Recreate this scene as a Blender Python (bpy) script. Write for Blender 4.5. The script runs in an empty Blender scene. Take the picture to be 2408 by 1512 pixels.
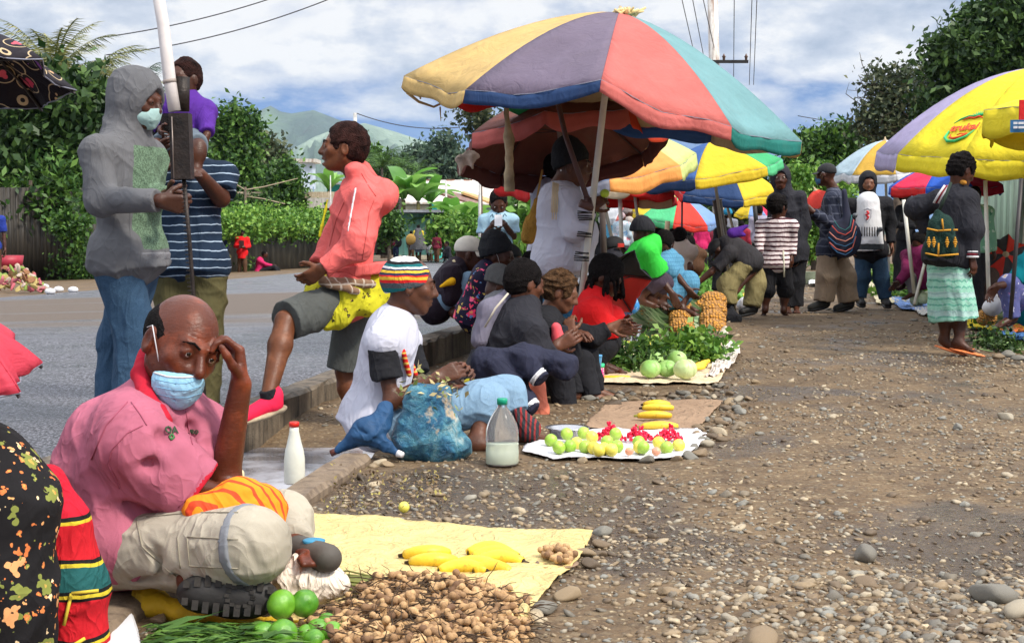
import bpy,math,random
import numpy as np
from mathutils import Vector
C=bpy.context.scene
R_=math.radians
# ---------------------------------------------------------------- camera, world, sun
FPX=3344.0;CAMH=0.92;TH=math.atan(206/3344.0)
cam_d=bpy.data.cameras.new("camera");cam=bpy.data.objects.new("camera",cam_d)
C.collection.objects.link(cam);C.camera=cam
cam_d.sensor_width=36;cam_d.lens=36*FPX/2408
cam_d.clip_start=.1;cam_d.clip_end=20000
cam.location=(0,0,CAMH);cam.rotation_euler=(math.pi/2-TH,0,0)
C.view_settings.view_transform='Standard';C.view_settings.look='None'
C.view_settings.gamma=1;C.view_settings.exposure=.50
C.render.engine='CYCLES'
C.cycles.max_bounces=6;C.cycles.diffuse_bounces=3;C.cycles.glossy_bounces=2
C.cycles.transmission_bounces=4;C.cycles.transparent_max_bounces=6;C.cycles.volume_bounces=0
C.cycles.use_denoising=True
SUN_EL=46;SUN_AZ=128
wd=bpy.data.worlds.new("World");C.world=wd;wd.use_nodes=True
class NT:
 def __init__(s,nt):s.nt=nt
 def n(s,typ,**kw):
  nd=s.nt.nodes.new(typ)
  for k,v in kw.items():
   if k.startswith('i_'):
    key=k[2:]
    nd.inputs[int(key)if key.isdigit()else key.replace('_',' ')].default_value=v
   else:setattr(nd,k,v)
  return nd
 def l(s,a,b):s.nt.links.new(a,b)
 def math(s,op,a,b=None,c=None):
  nd=s.n('ShaderNodeMath',operation=op)
  for i,v in enumerate((a,b,c)):
   if v is None:continue
   if isinstance(v,(int,float)):nd.inputs[i].default_value=v
   else:s.l(v,nd.inputs[i])
  return nd.outputs[0]
 def mix(s,f,a,b,mode='MIX'):
  nd=s.n('ShaderNodeMix',data_type='RGBA',blend_type=mode)
  for i,v in ((0,f),(6,a),(7,b)):
   if isinstance(v,(int,float)):nd.inputs[i].default_value=v
   elif isinstance(v,tuple):nd.inputs[i].default_value=(v[0],v[1],v[2],1)
   else:s.l(v,nd.inputs[i])
  return nd.outputs[2]
 def ramp(s,f,stops,interp='LINEAR'):
  nd=s.n('ShaderNodeValToRGB');cr=nd.color_ramp;cr.interpolation=interp
  while len(cr.elements)<len(stops):cr.elements.new(.5)
  for e,(p,c)in zip(cr.elements,stops):
   e.position=p;e.color=(c[0],c[1],c[2],1)if isinstance(c,tuple)else (c,c,c,1)
  s.l(f,nd.inputs[0]);return nd.outputs[0]
 def noise(s,vec,scale,detail=4,rough=.55,dist=0):
  nd=s.n('ShaderNodeTexNoise');nd.inputs['Scale'].default_value=scale
  nd.inputs['Detail'].default_value=detail;nd.inputs['Roughness'].default_value=rough
  nd.inputs['Distortion'].default_value=dist
  if vec is not None:s.l(vec,nd.inputs['Vector'])
  return nd.outputs[0]
 def mapping(s,vec,sc=(1,1,1),loc=(0,0,0),rot=(0,0,0)):
  nd=s.n('ShaderNodeMapping');nd.inputs['Scale'].default_value=sc
  nd.inputs['Location'].default_value=loc;nd.inputs['Rotation'].default_value=rot
  s.l(vec,nd.inputs['Vector']);return nd.outputs[0]
def build_world():
 t=NT(wd.node_tree);wd.node_tree.nodes.clear()
 out=t.n('ShaderNodeOutputWorld');bg=t.n('ShaderNodeBackground')
 bg.inputs[1].default_value=.1
 t.l(bg.outputs[0],out.inputs[0])
 tc=t.n('ShaderNodeTexCoord');dirv=tc.outputs['Generated']
 sep=t.n('ShaderNodeSeparateXYZ');t.l(dirv,sep.inputs[0])
 z=sep.outputs[2];x=sep.outputs[0]
 cmb=t.n('ShaderNodeCombineXYZ');t.l(x,cmb.inputs[0]);t.l(sep.outputs[1],cmb.inputs[1])
 t.l(t.math('ADD',t.math('MAXIMUM',z,0.0),.22),cmb.inputs[2])
 sky=t.n('ShaderNodeTexSky',sky_type='NISHITA',sun_disc=False)
 sky.sun_elevation=R_(SUN_EL);sky.sun_rotation=R_(SUN_AZ);sky.ozone_density=3;sky.dust_density=.3
 nv=t.n('ShaderNodeVectorMath',operation='NORMALIZE');t.l(cmb.outputs[0],nv.inputs[0])
 t.l(nv.outputs[0],sky.inputs[0])
 m1=t.mapping(dirv,(1,1,2.1),(3.4,.2,.35))
 n1=t.noise(m1,5.5,9,.56,.35)
 m2=t.mapping(dirv,(1,1,2.6),(7.1,2,1.1))
 n2=t.noise(m2,15,8,.6,.2)
 cov=t.n('ShaderNodeMapRange',interpolation_type='SMOOTHSTEP')
 t.l(z,cov.inputs[0]);cov.inputs[1].default_value=.05;cov.inputs[2].default_value=.13
 cov.inputs[3].default_value=-.10;cov.inputs[4].default_value=.13
 d=t.math('ADD',t.math('ADD',t.math('MULTIPLY',n1,.75),t.math('MULTIPLY',n2,.25)),cov.outputs[0])
 hi=t.n('ShaderNodeMapRange',interpolation_type='SMOOTHSTEP');t.l(z,hi.inputs[0])
 hi.inputs[1].default_value=.18;hi.inputs[2].default_value=.45;hi.inputs[3].default_value=0;hi.inputs[4].default_value=.3
 d=t.math('ADD',d,hi.outputs[0])
 mask=t.ramp(d,[(.45,0.0),(.53,.7),(.60,1.0)])
 n3=t.noise(t.mapping(dirv,(1,1,2.2),(1,5,3)),11,7,.6)
 ccol=t.ramp(n3,[(.32,(2.9,3.5,4.6)),(.45,(4.7,5.1,5.9)),(.55,(6.9,6.9,7.0))])
 zen=t.n('ShaderNodeMapRange',interpolation_type='SMOOTHSTEP');t.l(z,zen.inputs[0]);zen.inputs[1].default_value=.17;zen.inputs[2].default_value=.7;zen.inputs[3].default_value=1;zen.inputs[4].default_value=2.3
 vm_=t.n('ShaderNodeVectorMath',operation='SCALE');t.l(ccol,vm_.inputs[0]);t.l(zen.outputs[0],vm_.inputs['Scale']);ccol=vm_.outputs[0]
 skyc=t.mix(1.0,sky.outputs[0],(.30,.62,.98),'MULTIPLY')
 skyc=t.mix(.07,skyc,(4,4.6,5.2))
 col=t.mix(mask,skyc,ccol)
 t.l(col,bg.inputs[0])
build_world()
sd=bpy.data.lights.new("sun",'SUN');sun=bpy.data.objects.new("sun",sd);C.collection.objects.link(sun)
sd.energy=3.2;sd.angle=R_(8);sd.color=(1,.93,.82)
_s=Vector((math.cos(R_(SUN_EL))*math.sin(R_(SUN_AZ)),math.cos(R_(SUN_EL))*math.cos(R_(SUN_AZ)),math.sin(R_(SUN_EL))))
sun.rotation_euler=_s.to_track_quat('Z','Y').to_euler()
# ---------------------------------------------------------------- helpers
def V(*a):return np.array(a,float)
def nrm(v):v=np.asarray(v,float);return v/max(1e-9,np.linalg.norm(v))
def W(px,py,Y):
 u=(px-1204)/FPX;v=-(py-756)/FPX
 d=V(u,math.cos(TH)+v*math.sin(TH),-math.sin(TH)+v*math.cos(TH))
 return V(0,0,CAMH)+d*(Y/d[1])
def sstep(a,b,x):
 t=np.clip((x-a)/(b-a),0,1);return t*t*(3-2*t)
def xc(y):return np.where(y<11,-2.83+.23*y,-.30+.16*(y-11))
def road_z(x,y):
 t=np.maximum(0,xc(y)-x)
 return .08+.12*sstep(6.7,11,y)-.006*np.clip(y-15,0,400)-.025*np.clip(t-1,0,40)
def gravel_z(x,y):return .05*sstep(9,15,y)-.006*np.clip(y-15,0,400)
def gz(x,y):
 x=np.asarray(x,float);y=np.asarray(y,float)
 return np.where(x<xc(y),road_z(x,y),gravel_z(x,y))
def G(px,py,dz=0.0):
 lo,hi=1.5,400.0
 f=lambda Y:(lambda p:p[2]-float(gz(p[0],p[1]))-dz)(W(px,py,Y))
 Y=lo
 while Y<hi and f(Y)>0:Y*=1.01
 a,b=Y/1.01,Y
 for _ in range(30):
  m=(a+b)/2
  if f(m)>0:a=m
  else:b=m
 return W(px,py,a)
def onz(px,py,z):
 u=(px-1204)/FPX;v=-(py-756)/FPX
 d=V(u,math.cos(TH)+v*math.sin(TH),-math.sin(TH)+v*math.cos(TH))
 return V(0,0,CAMH)+d*((z-CAMH)/d[2])
def mkmesh(name,verts,faces,mats=(),smooth=True,midx=None):
 verts=np.asarray(verts,np.float32).reshape(-1,3)
 me=bpy.data.meshes.new(name)
 if isinstance(faces,np.ndarray)and faces.ndim==2:groups=[faces]
 else:
  by={}
  order=[]
  for f in faces:by.setdefault(len(f),[]).append(f)
  if midx is not None and len(by)>1:
   me.from_pydata([tuple(v)for v in verts],[],[tuple(int(i)for i in f)for f in faces])
   groups=None
  else:groups=[np.array(v,np.int32)for v in by.values()]
 if groups is not None:
  nl=sum(g.size for g in groups);nf=sum(len(g)for g in groups)
  me.vertices.add(len(verts));me.vertices.foreach_set('co',verts.ravel())
  me.loops.add(nl);me.loops.foreach_set('vertex_index',np.concatenate([g.ravel()for g in groups]).astype(np.int32))
  me.polygons.add(nf)
  tot=np.concatenate([np.full(len(g),g.shape[1],np.int32)for g in groups])
  st=np.concatenate([[0],np.cumsum(tot)[:-1]]).astype(np.int32)
  me.polygons.foreach_set('loop_start',st);me.polygons.foreach_set('loop_total',tot)
 if midx is not None:me.polygons.foreach_set('material_index',np.asarray(midx,np.int32))
 me.polygons.foreach_set('use_smooth',np.full(len(me.polygons),smooth))
 for m in (mats if isinstance(mats,(list,tuple))else [mats]):me.materials.append(m)
 me.update(calc_edges=True);me.validate()
 return me
def link(o):C.collection.objects.link(o);return o
def tag(o,label,cat,group=None,kind=None):
 if label:o['label']=label
 if cat:o['category']=cat
 if group:o['group']=group
 if kind:o['kind']=kind
 return o
_OR='first second third fourth fifth sixth seventh eighth ninth tenth eleventh twelfth thirteenth fourteenth fifteenth sixteenth seventeenth eighteenth nineteenth twentieth'.split()
def ordn(k):return _OR[k]if k<20 else ('twenty-'+_OR[k-20]if k<29 else 'thirtieth')
def relabel(group,fmt,key=lambda o:o.location[0]/o.location[1]):
 """number the members of a short row from the left, in their labels"""
 L=sorted([o for o in C.objects if o.get('group')==group],key=key)
 for i,o in enumerate(L):o['label']=fmt%ordn(i)
class Thing:
 def __init__(s,name,label,cat,org,group=None):
  s.org=np.asarray(org,float);o=bpy.data.objects.new(name,None);link(o);s.root=o
  o.location=tuple(s.org);o.empty_display_size=.1;tag(o,label,cat,group)
 def part(s,name,verts,faces,mat,parent=None,smooth=True,midx=None,label=None,kind=None):
  v=np.asarray(verts,float).reshape(-1,3)-s.org
  o=bpy.data.objects.new(name,mkmesh(name,v,faces,mat,smooth,midx));link(o)
  o.parent=parent or s.root
  if label:o['label']=label
  if kind:o['kind']=kind
  return o
def single(name,verts,faces,mat,label=None,cat=None,group=None,kind=None,org=None,smooth=True,midx=None):
 v=np.asarray(verts,float).reshape(-1,3)
 if org is None:org=V(v[:,0].mean(),v[:,1].mean(),v[:,2].min())
 if kind=='structure':org=V(0,0,0)
 o=bpy.data.objects.new(name,mkmesh(name,v-org,faces,mat,smooth,midx));link(o)
 o.location=tuple(org);tag(o,label,cat,group,kind);return o
def dup(o,loc=None,rz=None,label=None,scale=None,rot=None):
 c=o.copy();link(c)
 if loc is not None:c.location=tuple(loc)
 if rot is not None:c.rotation_euler=rot
 if rz is not None:c.rotation_euler[2]=rz
 if scale is not None:c.scale=(scale,)*3 if isinstance(scale,(int,float))else scale
 if label:c['label']=label
 for ch in o.children:
  d=ch.copy();link(d);d.parent=c
  for g in ch.children:
   e=g.copy();link(e);e.parent=d
 return c
class MB:
 def __init__(s):s.v=[];s.f=[];s.n=0;s.m=[]
 def add(s,v,f,mi=0):
  s.v.append(np.asarray(v,float));s.f+=[tuple(int(i)+s.n for i in q)for q in f];s.m+=[mi]*len(f);s.n+=len(v);return s
 def box(s,c,size,rz=0,mi=0,R=None):
  sx,sy,sz=[q/2 for q in size]
  v=np.array([(x,y,z)for x in (-sx,sx)for y in (-sy,sy)for z in (-sz,sz)],float)
  if R is None:
   cr,sr=math.cos(rz),math.sin(rz);R=np.array([[cr,-sr,0],[sr,cr,0],[0,0,1]])
  v=v@np.asarray(R).T+np.asarray(c)
  return s.add(v,[(0,1,3,2),(4,6,7,5),(0,4,5,1),(2,3,7,6),(0,2,6,4),(1,5,7,3)],mi)
 def tube(s,pts,r,n=8,mi=0,caps=True):
  pts=[np.asarray(p,float)for p in pts];m=len(pts)
  rr=[r]*m if isinstance(r,(int,float))else list(r)
  vs=[];ref=None
  for i,p in enumerate(pts):
   d=nrm(pts[min(i+1,m-1)]-pts[max(i-1,0)])
   if ref is None:ref=V(0,0,1)if abs(d[2])<.9 else V(1,0,0)
   a=nrm(np.cross(d,ref));b=np.cross(d,a);ref=-np.cross(d,a)if False else ref
   for k in range(n):
    t=2*math.pi*k/n;vs.append(p+rr[i]*(a*math.cos(t)+b*math.sin(t)))
  fs=[(i*n+k,i*n+(k+1)%n,(i+1)*n+(k+1)%n,(i+1)*n+k)for i in range(m-1)for k in range(n)]
  if caps:fs+=[tuple(range(n))[::-1],tuple(range((m-1)*n,m*n))]
  return s.add(vs,fs,mi)
 def lathe(s,c,prof,n=20,R=None,mi=0):
  vs=[]
  for (r,z)in prof:
   for k in range(n):
    t=2*math.pi*k/n;vs.append((r*math.cos(t),r*math.sin(t),z))
  v=np.array(vs)
  if R is not None:v=v@np.asarray(R).T
  fs=[(i*n+k,i*n+(k+1)%n,(i+1)*n+(k+1)%n,(i+1)*n+k)for i in range(len(prof)-1)for k in range(n)]
  fs+=[tuple(range(n))[::-1],tuple(range((len(prof)-1)*n,len(prof)*n))]
  return s.add(v+np.asarray(c),fs,mi)
 def out(s):return np.concatenate(s.v),s.f
def frame(f,up=(0,0,1)):
 f=nrm(f);l=nrm(np.cross(up,f));u=np.cross(f,l);return np.array([l,f,u]).T
def rotv(v,ax,a):
 ax=nrm(ax);c,s_=math.cos(a),math.sin(a);v=np.asarray(v,float)
 return v*c+np.cross(ax,v)*s_+ax*np.dot(ax,v)*(1-c)
# ---------------------------------------------------------------- signed-distance modelling
def surfnets(F,o,h):
 S=F<0
 sub=[S[a:S.shape[0]-1+a,b:S.shape[1]-1+b,c:S.shape[2]-1+c]for a in (0,1)for b in (0,1)for c in (0,1)]
 cnt=sum(q.astype(np.int8)for q in sub)
 act=(cnt>0)&(cnt<8);idx=np.argwhere(act)
 if len(idx)==0:return np.zeros((0,3)),np.zeros((0,4),int)
 acc=np.zeros((len(idx),3));num=np.zeros(len(idx))
 cor=[(a,b,c)for a in (0,1)for b in (0,1)for c in (0,1)]
 for i,p in enumerate(cor):
  for ax in range(3):
   if p[ax]:continue
   q=list(p);q[ax]=1
   fa=F[idx[:,0]+p[0],idx[:,1]+p[1],idx[:,2]+p[2]];fb=F[idx[:,0]+q[0],idx[:,1]+q[1],idx[:,2]+q[2]]
   m=(fa<0)!=(fb<0);t=np.where(m,fa/np.where(m,fa-fb,1),0)
   pt=np.zeros((len(idx),3));pt[:]=p;pt[:,ax]=t
   acc+=pt*m[:,None ];num+=m
 vv=(idx+acc/num[:,None ])*h+o
 vid=np.full(act.shape,-1,np.int32);vid[act]=np.arange(len(idx))
 qs=[]
 for ax in range(3):
  b,c=(ax+1)%3,(ax+2)%3
  sl0=[slice(None)]*3;sl1=[slice(None)]*3;sl0[ax]=slice(0,-1);sl1[ax]=slice(1,None)
  A,B=S[tuple(sl0)],S[tuple(sl1)];e=np.argwhere(A!=B)
  e=e[(e[:,b]>0)&(e[:,c]>0)&(e[:,b]<F.shape[b]-1)&(e[:,c]<F.shape[c]-1)]
  def g(db,dc):
   k=e.copy();k[:,b]+=db;k[:,c]+=dc;return vid[k[:,0],k[:,1],k[:,2]]
  q=np.stack([g(-1,-1),g(0,-1),g(0,0),g(-1,0)],1)
  fl=A[e[:,0],e[:,1],e[:,2]];q[~fl]=q[~fl][:,::-1];qs.append(q)
 q=np.concatenate(qs);return vv,q[(q>=0).all(1)]
class SDF:
 def __init__(s,h):s.h=h;s.p=[]
 def rc(s,a,b,ra,rb=None,k=.02,op='u',flat=False,flata=False):
  s.p.append(('c',np.asarray(a,float),np.asarray(b,float),ra,ra if rb is None else rb,k,op,flat,flata));return s
 def el(s,c,r,R=None,k=.02,op='u'):
  s.p.append(('e',np.asarray(c,float),np.asarray(r,float),np.eye(3)if R is None else np.asarray(R),k,op));return s
 def cut(s,p0,n):s.p.append(('p',np.asarray(p0,float),nrm(n)));return s
 def shell(s,t):s.p.append(('s',t));return s
 def mesh(s,fold=0,fs=1.0,seed=0,fine=0):
  h=s.h;lo=np.full(3,1e9);hi=-lo
  for q in s.p:
   if q[0]=='c' and q[6]=='u':
    for e,r in ((q[1],q[3]),(q[2],q[4])):lo=np.minimum(lo,e-r);hi=np.maximum(hi,e+r)
   if q[0]=='e' and q[5]=='u':
    r=np.abs(q[3])@q[2];lo=np.minimum(lo,q[1]-r);hi=np.maximum(hi,q[1]+r)
  lo-=3*h+fold+.006;hi+=3*h+fold+.006
  n=np.ceil((hi-lo)/h).astype(int)+1
  F=np.full(n,.15,np.float32);ax=[lo[i]+h*np.arange(n[i],dtype=np.float32)for i in range(3)]
  for q in s.p:
   if q[0]=='p':
    p0,nn=q[1],q[2]
    d=((ax[0]-p0[0])*nn[0])[:,None,None ]+((ax[1]-p0[1])*nn[1])[None,:,None ]+((ax[2]-p0[2])*nn[2])[None,None,:]
    F=np.maximum(F,d.astype(np.float32));continue
   if q[0]=='s':F=np.abs(F)-q[1];continue
   if q[0]=='c':bl=np.minimum(q[1]-q[3],q[2]-q[4]);bh=np.maximum(q[1]+q[3],q[2]+q[4]);k=q[5];op=q[6]
   else:r=np.abs(q[3])@q[2];bl=q[1]-r;bh=q[1]+r;k=q[4];op=q[5]
   m=k+2.5*h+fold+.01
   i0=np.maximum(0,np.floor((bl-m-lo)/h).astype(int));i1=np.minimum(n,np.ceil((bh+m-lo)/h).astype(int)+1)
   if (i1<=i0).any():continue
   X,Y,Z=np.meshgrid(*[ax[i][i0[i]:i1[i]]for i in range(3)],indexing='ij',sparse=True)
   if q[0]=='c':
    a,b,ra,rb=q[1:5];ab=b-a;L2=max(1e-9,ab@ab)
    t0=((X-a[0])*ab[0]+(Y-a[1])*ab[1]+(Z-a[2])*ab[2])/L2;t=np.clip(t0,0,1)
    d=np.sqrt((X-a[0]-t*ab[0])**2+(Y-a[1]-t*ab[1])**2+(Z-a[2]-t*ab[2])**2)-(ra+(rb-ra)*t)
    if q[7]:d=np.maximum(d,(t0-1)*math.sqrt(L2))
    if q[8]:d=np.maximum(d,-t0*math.sqrt(L2))
   else:
    c,r,Rm=q[1],q[2],q[3]
    U=[((X-c[0])*Rm[0,i]+(Y-c[1])*Rm[1,i]+(Z-c[2])*Rm[2,i])for i in range(3)]
    k0=np.sqrt(sum((U[i]/r[i])**2 for i in range(3)));k1=np.sqrt(sum((U[i]/r[i]**2)**2 for i in range(3)))
    d=k0*(k0-1)/np.maximum(k1,1e-6)
   S_=F[i0[0]:i1[0],i0[1]:i1[1],i0[2]:i1[2]]
   if op=='u':A,B=S_,d;hh=np.clip(.5+.5*(B-A)/k,0,1);r_=B+(A-B)*hh-k*hh*(1-hh)
   else:A,B=S_,-d;hh=np.clip(.5-.5*(B-A)/k,0,1);r_=B+(A-B)*hh+k*hh*(1-hh)
   F[i0[0]:i1[0],i0[1]:i1[1],i0[2]:i1[2]]=r_
  if fold:
   mk=np.abs(F)<fold*2.5+3*h;I=np.argwhere(mk);P=I*h+lo;P=P*fs
   rs=np.random.RandomState(seed);tot=0
   for o_ in range(3 if not fine else 4):
    w=rs.normal(size=(3,3));fr=9*1.9**o_
    a1=P@(w[0]/np.linalg.norm(w[0]))*fr+rs.rand()*6;a2=P@(w[1]/np.linalg.norm(w[1]))*fr*.7
    v=np.sin(a1+1.6*np.sin(a2+rs.rand()*6)+.8*np.sin(P@w[2]*fr*.6));tot=tot+(1-np.abs(v))**2*.6*.62**o_*2-.3*.62**o_
   F[mk]-=(fold*tot).astype(np.float32)
  return surfnets(F,lo,h)
# ---------------------------------------------------------------- materials
_M={}
def newmat(name):
 m=bpy.data.materials.new(name);m.use_nodes=True ;t=NT(m.node_tree);m.node_tree.nodes.clear()
 out=t.n('ShaderNodeOutputMaterial');b=t.n('ShaderNodeBsdfPrincipled');t.l(b.outputs[0],out.inputs[0])
 return m,t,b,out
def bump(t,b,h,strength=.3,dist=.01):
 nd=t.n('ShaderNodeBump');nd.inputs['Strength'].default_value=strength;nd.inputs['Distance'].default_value=dist
 t.l(h,nd.inputs['Height']);t.l(nd.outputs[0],b.inputs['Normal'])
def setc(t,b,c):
 if isinstance(c,tuple):b.inputs['Base Color'].default_value=(c[0],c[1],c[2],1)
 else:t.l(c,b.inputs['Base Color'])
def objc(t):return t.n('ShaderNodeTexCoord').outputs['Object']
def plain(name,col,rough=.6,metal=0,var=.12,vs=6,bmp=.15,bs=30,spec=.4,col2=None,bd=.01,trans=0,sss=0,coat=0):
 key=('p',name)
 if key in _M:return _M[key]
 m,t,b,out=newmat(name);oc=objc(t)
 n=t.noise(oc,vs,5,.6)
 lo=tuple(c*(1-var*1.6)for c in col);hi=tuple(min(1,c*(1+var*1.6))for c in (col2 or col))
 setc(t,b,t.ramp(n,[(.3,lo),(.5,col),(.7,hi)]))
 b.inputs['Roughness'].default_value=rough;b.inputs['Metallic'].default_value=metal
 b.inputs['Specular IOR Level'].default_value=spec;b.inputs['Coat Weight'].default_value=coat
 if sss:
  b.inputs['Subsurface Weight'].default_value=sss;b.inputs['Subsurface Radius'].default_value=(1,.4,.2);b.inputs['Subsurface Scale'].default_value=.01
 if bmp:bump(t,b,t.noise(oc,bs,4,.6),bmp,bd)
 if trans:
  tr=t.n('ShaderNodeBsdfTranslucent');mx=t.n('ShaderNodeMixShader');mx.inputs[0].default_value=trans
  tr.inputs[0].default_value=(*col,1);t.l(b.outputs[0],mx.inputs[1]);t.l(tr.outputs[0],mx.inputs[2]);t.l(mx.outputs[0],out.inputs[0])
 _M[key]=m;return m
def cloth(name,col,pat=None,rough=.85,wr=.5,var=.12,scale=1.0,sheen=.0,dirt=0):
 """fabric with wrinkle bump; pat: ('stripes', col2, period, duty[, axis]) ('plaid', col2, period) ('floral', [cols], scale, cover) ('bands',[(z,col)..]) ('heather', col2) ('wave', col2, period)"""
 key=('c',name)
 if key in _M:return _M[key]
 m,t,b,out=newmat(name);oc=objc(t)
 n=t.noise(oc,4*scale,5,.6,.4)
 lo=tuple(c*(1-var)for c in col);hi=tuple(min(1,c*(1+var))for c in col)
 c=t.ramp(n,[(.3,lo),(.7,hi)])
 wob=t.noise(oc,7,3)
 sp=t.n('ShaderNodeSeparateXYZ')
 if pat:
  add=t.n('ShaderNodeVectorMath',operation='ADD');wv=t.n('ShaderNodeCombineXYZ')
  w_=t.math('MULTIPLY',t.math('SUBTRACT',wob,.5),.03)
  for i in range(3):t.l(w_,wv.inputs[i])
  t.l(oc,add.inputs[0]);t.l(wv.outputs[0],add.inputs[1]);t.l(add.outputs[0],sp.inputs[0])
  kind=pat[0]
  def stripe(o,per,duty):return t.math('LESS_THAN',t.math('FRACT',t.math('DIVIDE',o,per)),duty)
  if kind=='stripes':
   c=t.mix(stripe(sp.outputs[pat[4]if len(pat)>4 else 2],pat[2],pat[3]),c,pat[1])
  elif kind=='plaid':
   a=t.math('MULTIPLY',stripe(sp.outputs[2],pat[2],.16),.6);a2=t.math('MULTIPLY',stripe(t.math('ADD',sp.outputs[0],t.math('MULTIPLY',sp.outputs[1],.8)),pat[2],.16),.6)
   c=t.mix(t.math('MAXIMUM',a,a2),c,pat[1])
  elif kind=='heather':
   c=t.mix(t.ramp(t.noise(oc,420,2),[(.35,0.),(.65,1.)]),c,pat[1])
  elif kind=='panel':
   g_=lambda a,b_:t.math('GREATER_THAN',a,b_)
   mk_=t.math('MULTIPLY',t.math('MULTIPLY',g_(sp.outputs[0],pat[2]),g_(sp.outputs[1],pat[5])),t.math('MULTIPLY',g_(sp.outputs[2],pat[3]),g_(pat[4],sp.outputs[2])))
   c=t.mix(mk_,c,t.mix(t.ramp(t.noise(oc,160,3),[(.4,0.),(.6,1.)]),pat[1],tuple(q*2.2 for q in pat[1])))
  elif kind=='bands':
   st=pat[1];z0,z1=st[0][0],st[-1][0]
   f=t.math('DIVIDE',t.math('SUBTRACT',sp.outputs[2],z0),z1-z0)
   c=t.ramp(f,[((z-z0)/(z1-z0),cc)for z,cc in st],'CONSTANT')
  elif kind=='wave':
   f=t.math('ADD',sp.outputs[2],t.math('MULTIPLY',t.math('PINGPONG',t.math('ADD',sp.outputs[0],t.math('MULTIPLY',sp.outputs[1],.6)),pat[2]*.55),.5))
   c=t.mix(t.math('MULTIPLY',stripe(f,pat[2],.3),.8),c,pat[1])
   c=t.mix(t.math('MULTIPLY',stripe(sp.outputs[2],pat[2]*3.1,.3),.45),c,pat[3])
   c=t.mix(t.ramp(t.noise(oc,60,2),[(.55,0.),(.7,.5)]),c,pat[3])
  elif kind=='floral':
   cols,sc,cover=pat[1],pat[2],pat[3]
   wn=t.n('ShaderNodeTexNoise');wn.inputs['Scale'].default_value=sc*1.7;wn.inputs['Detail'].default_value=2;t.l(oc,wn.inputs['Vector'])
   vm=t.n('ShaderNodeVectorMath',operation='MULTIPLY_ADD');t.l(wn.outputs[1],vm.inputs[0]);vm.inputs[1].default_value=(.9/sc,)*3;t.l(oc,vm.inputs[2])
   for j,(s_,cv)in enumerate(((sc,cover),(sc*1.9,cover*.7))):
    vo=t.n('ShaderNodeTexVoronoi');vo.inputs['Scale'].default_value=s_;t.l(vm.outputs[0],vo.inputs['Vector'])
    vs2=t.n('ShaderNodeTexVoronoi');vs2.inputs['Scale'].default_value=s_*3.2;t.l(oc,vs2.inputs['Vector'])
    spc=t.n('ShaderNodeSeparateColor');t.l(vo.outputs['Color'],spc.inputs[0])
    k=len(cols);fc=t.ramp(spc.outputs[0],[(i/k,cc)for i,cc in enumerate(cols)],'CONSTANT')
    fc=t.mix(t.math('MULTIPLY',t.math('LESS_THAN',vo.outputs['Distance'],cv*.28),.7),fc,(.6,.35,.08))
    on=t.math('LESS_THAN',t.math('ADD',vo.outputs['Distance'],t.math('MULTIPLY',vs2.outputs['Distance'],.35)),cv)
    on=t.math('MULTIPLY',on,t.math('GREATER_THAN',spc.outputs[1],.3))
    c=t.mix(on,c,fc)
 if dirt:c=t.mix(t.ramp(t.noise(oc,9,5,.7),[(.55,0.),(.75,dirt)]),c,(.12,.09,.06))
 setc(t,b,c)
 b.inputs['Roughness'].default_value=rough;b.inputs['Specular IOR Level'].default_value=.18
 b.inputs['Sheen Weight'].default_value=sheen
 def crease(sc_,mp,dist):
  a=t.math('ABSOLUTE',t.math('SUBTRACT',t.noise(t.mapping(oc,mp[0],(0,0,0),mp[1]),sc_*scale,2.5,.5,dist),.5))
  return t.math('POWER',t.math('MAXIMUM',t.math('SUBTRACT',1,t.math('MULTIPLY',a,7)),0),2)
 h=t.math('ADD',t.math('MULTIPLY',crease(5,((1,1,.5),(.5,.3,0)),1.6),.6),t.math('MULTIPLY',crease(10,((1,1,.6),(-.5,.6,.3)),1.0),.3))
 h=t.math('ADD',t.math('MULTIPLY',h,.5),t.math('MULTIPLY',t.noise(oc,4,3,.5,1),1.3));h=t.math('ADD',h,t.math('MULTIPLY',t.noise(oc,500,2),.05))
 bump(t,b,h,min(1,wr*1.1),.022)
 _M[key]=m;return m
def skinmat(name,col,red=(.16,.045,.022),rough=.42):
 key=('s',name)
 if key in _M:return _M[key]
 m,t,b,out=newmat(name);oc=objc(t)
 c=t.ramp(t.noise(oc,14,5,.6),[(.3,tuple(x*.72 for x in col)),(.52,col),(.72,red)])
 setc(t,b,c);b.inputs['Roughness'].default_value=rough;b.inputs['Specular IOR Level'].default_value=.32
 h=t.math('ADD',t.math('MULTIPLY',t.noise(oc,45,5,.65),1),t.math('MULTIPLY',t.noise(t.mapping(oc,(1,1,4)),40,3,.6,1),.6))
 bump(t,b,h,.35,.006);_M[key]=m;return m
def leafmat(name,c1,c2,c3,rough=.5,trans=.25):
 m,t,b,out=newmat(name);g=t.n('ShaderNodeNewGeometry')
 n=t.noise(objc(t),.9,3,.6)
 f=t.math('ADD',t.math('MULTIPLY',g.outputs['Random Per Island'],.65),t.math('MULTIPLY',n,.4))
 c=t.ramp(f,[(.15,c1),(.5,c2),(.85,c3)])
 setc(t,b,c);b.inputs['Roughness'].default_value=rough;b.inputs['Specular IOR Level'].default_value=.35
 if trans:
  tr=t.n('ShaderNodeBsdfTranslucent');t.l(c,tr.inputs[0]);mx=t.n('ShaderNodeMixShader');mx.inputs[0].default_value=trans
  t.l(b.outputs[0],mx.inputs[1]);t.l(tr.outputs[0],mx.inputs[2]);t.l(mx.outputs[0],out.inputs[0])
 return m
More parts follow.
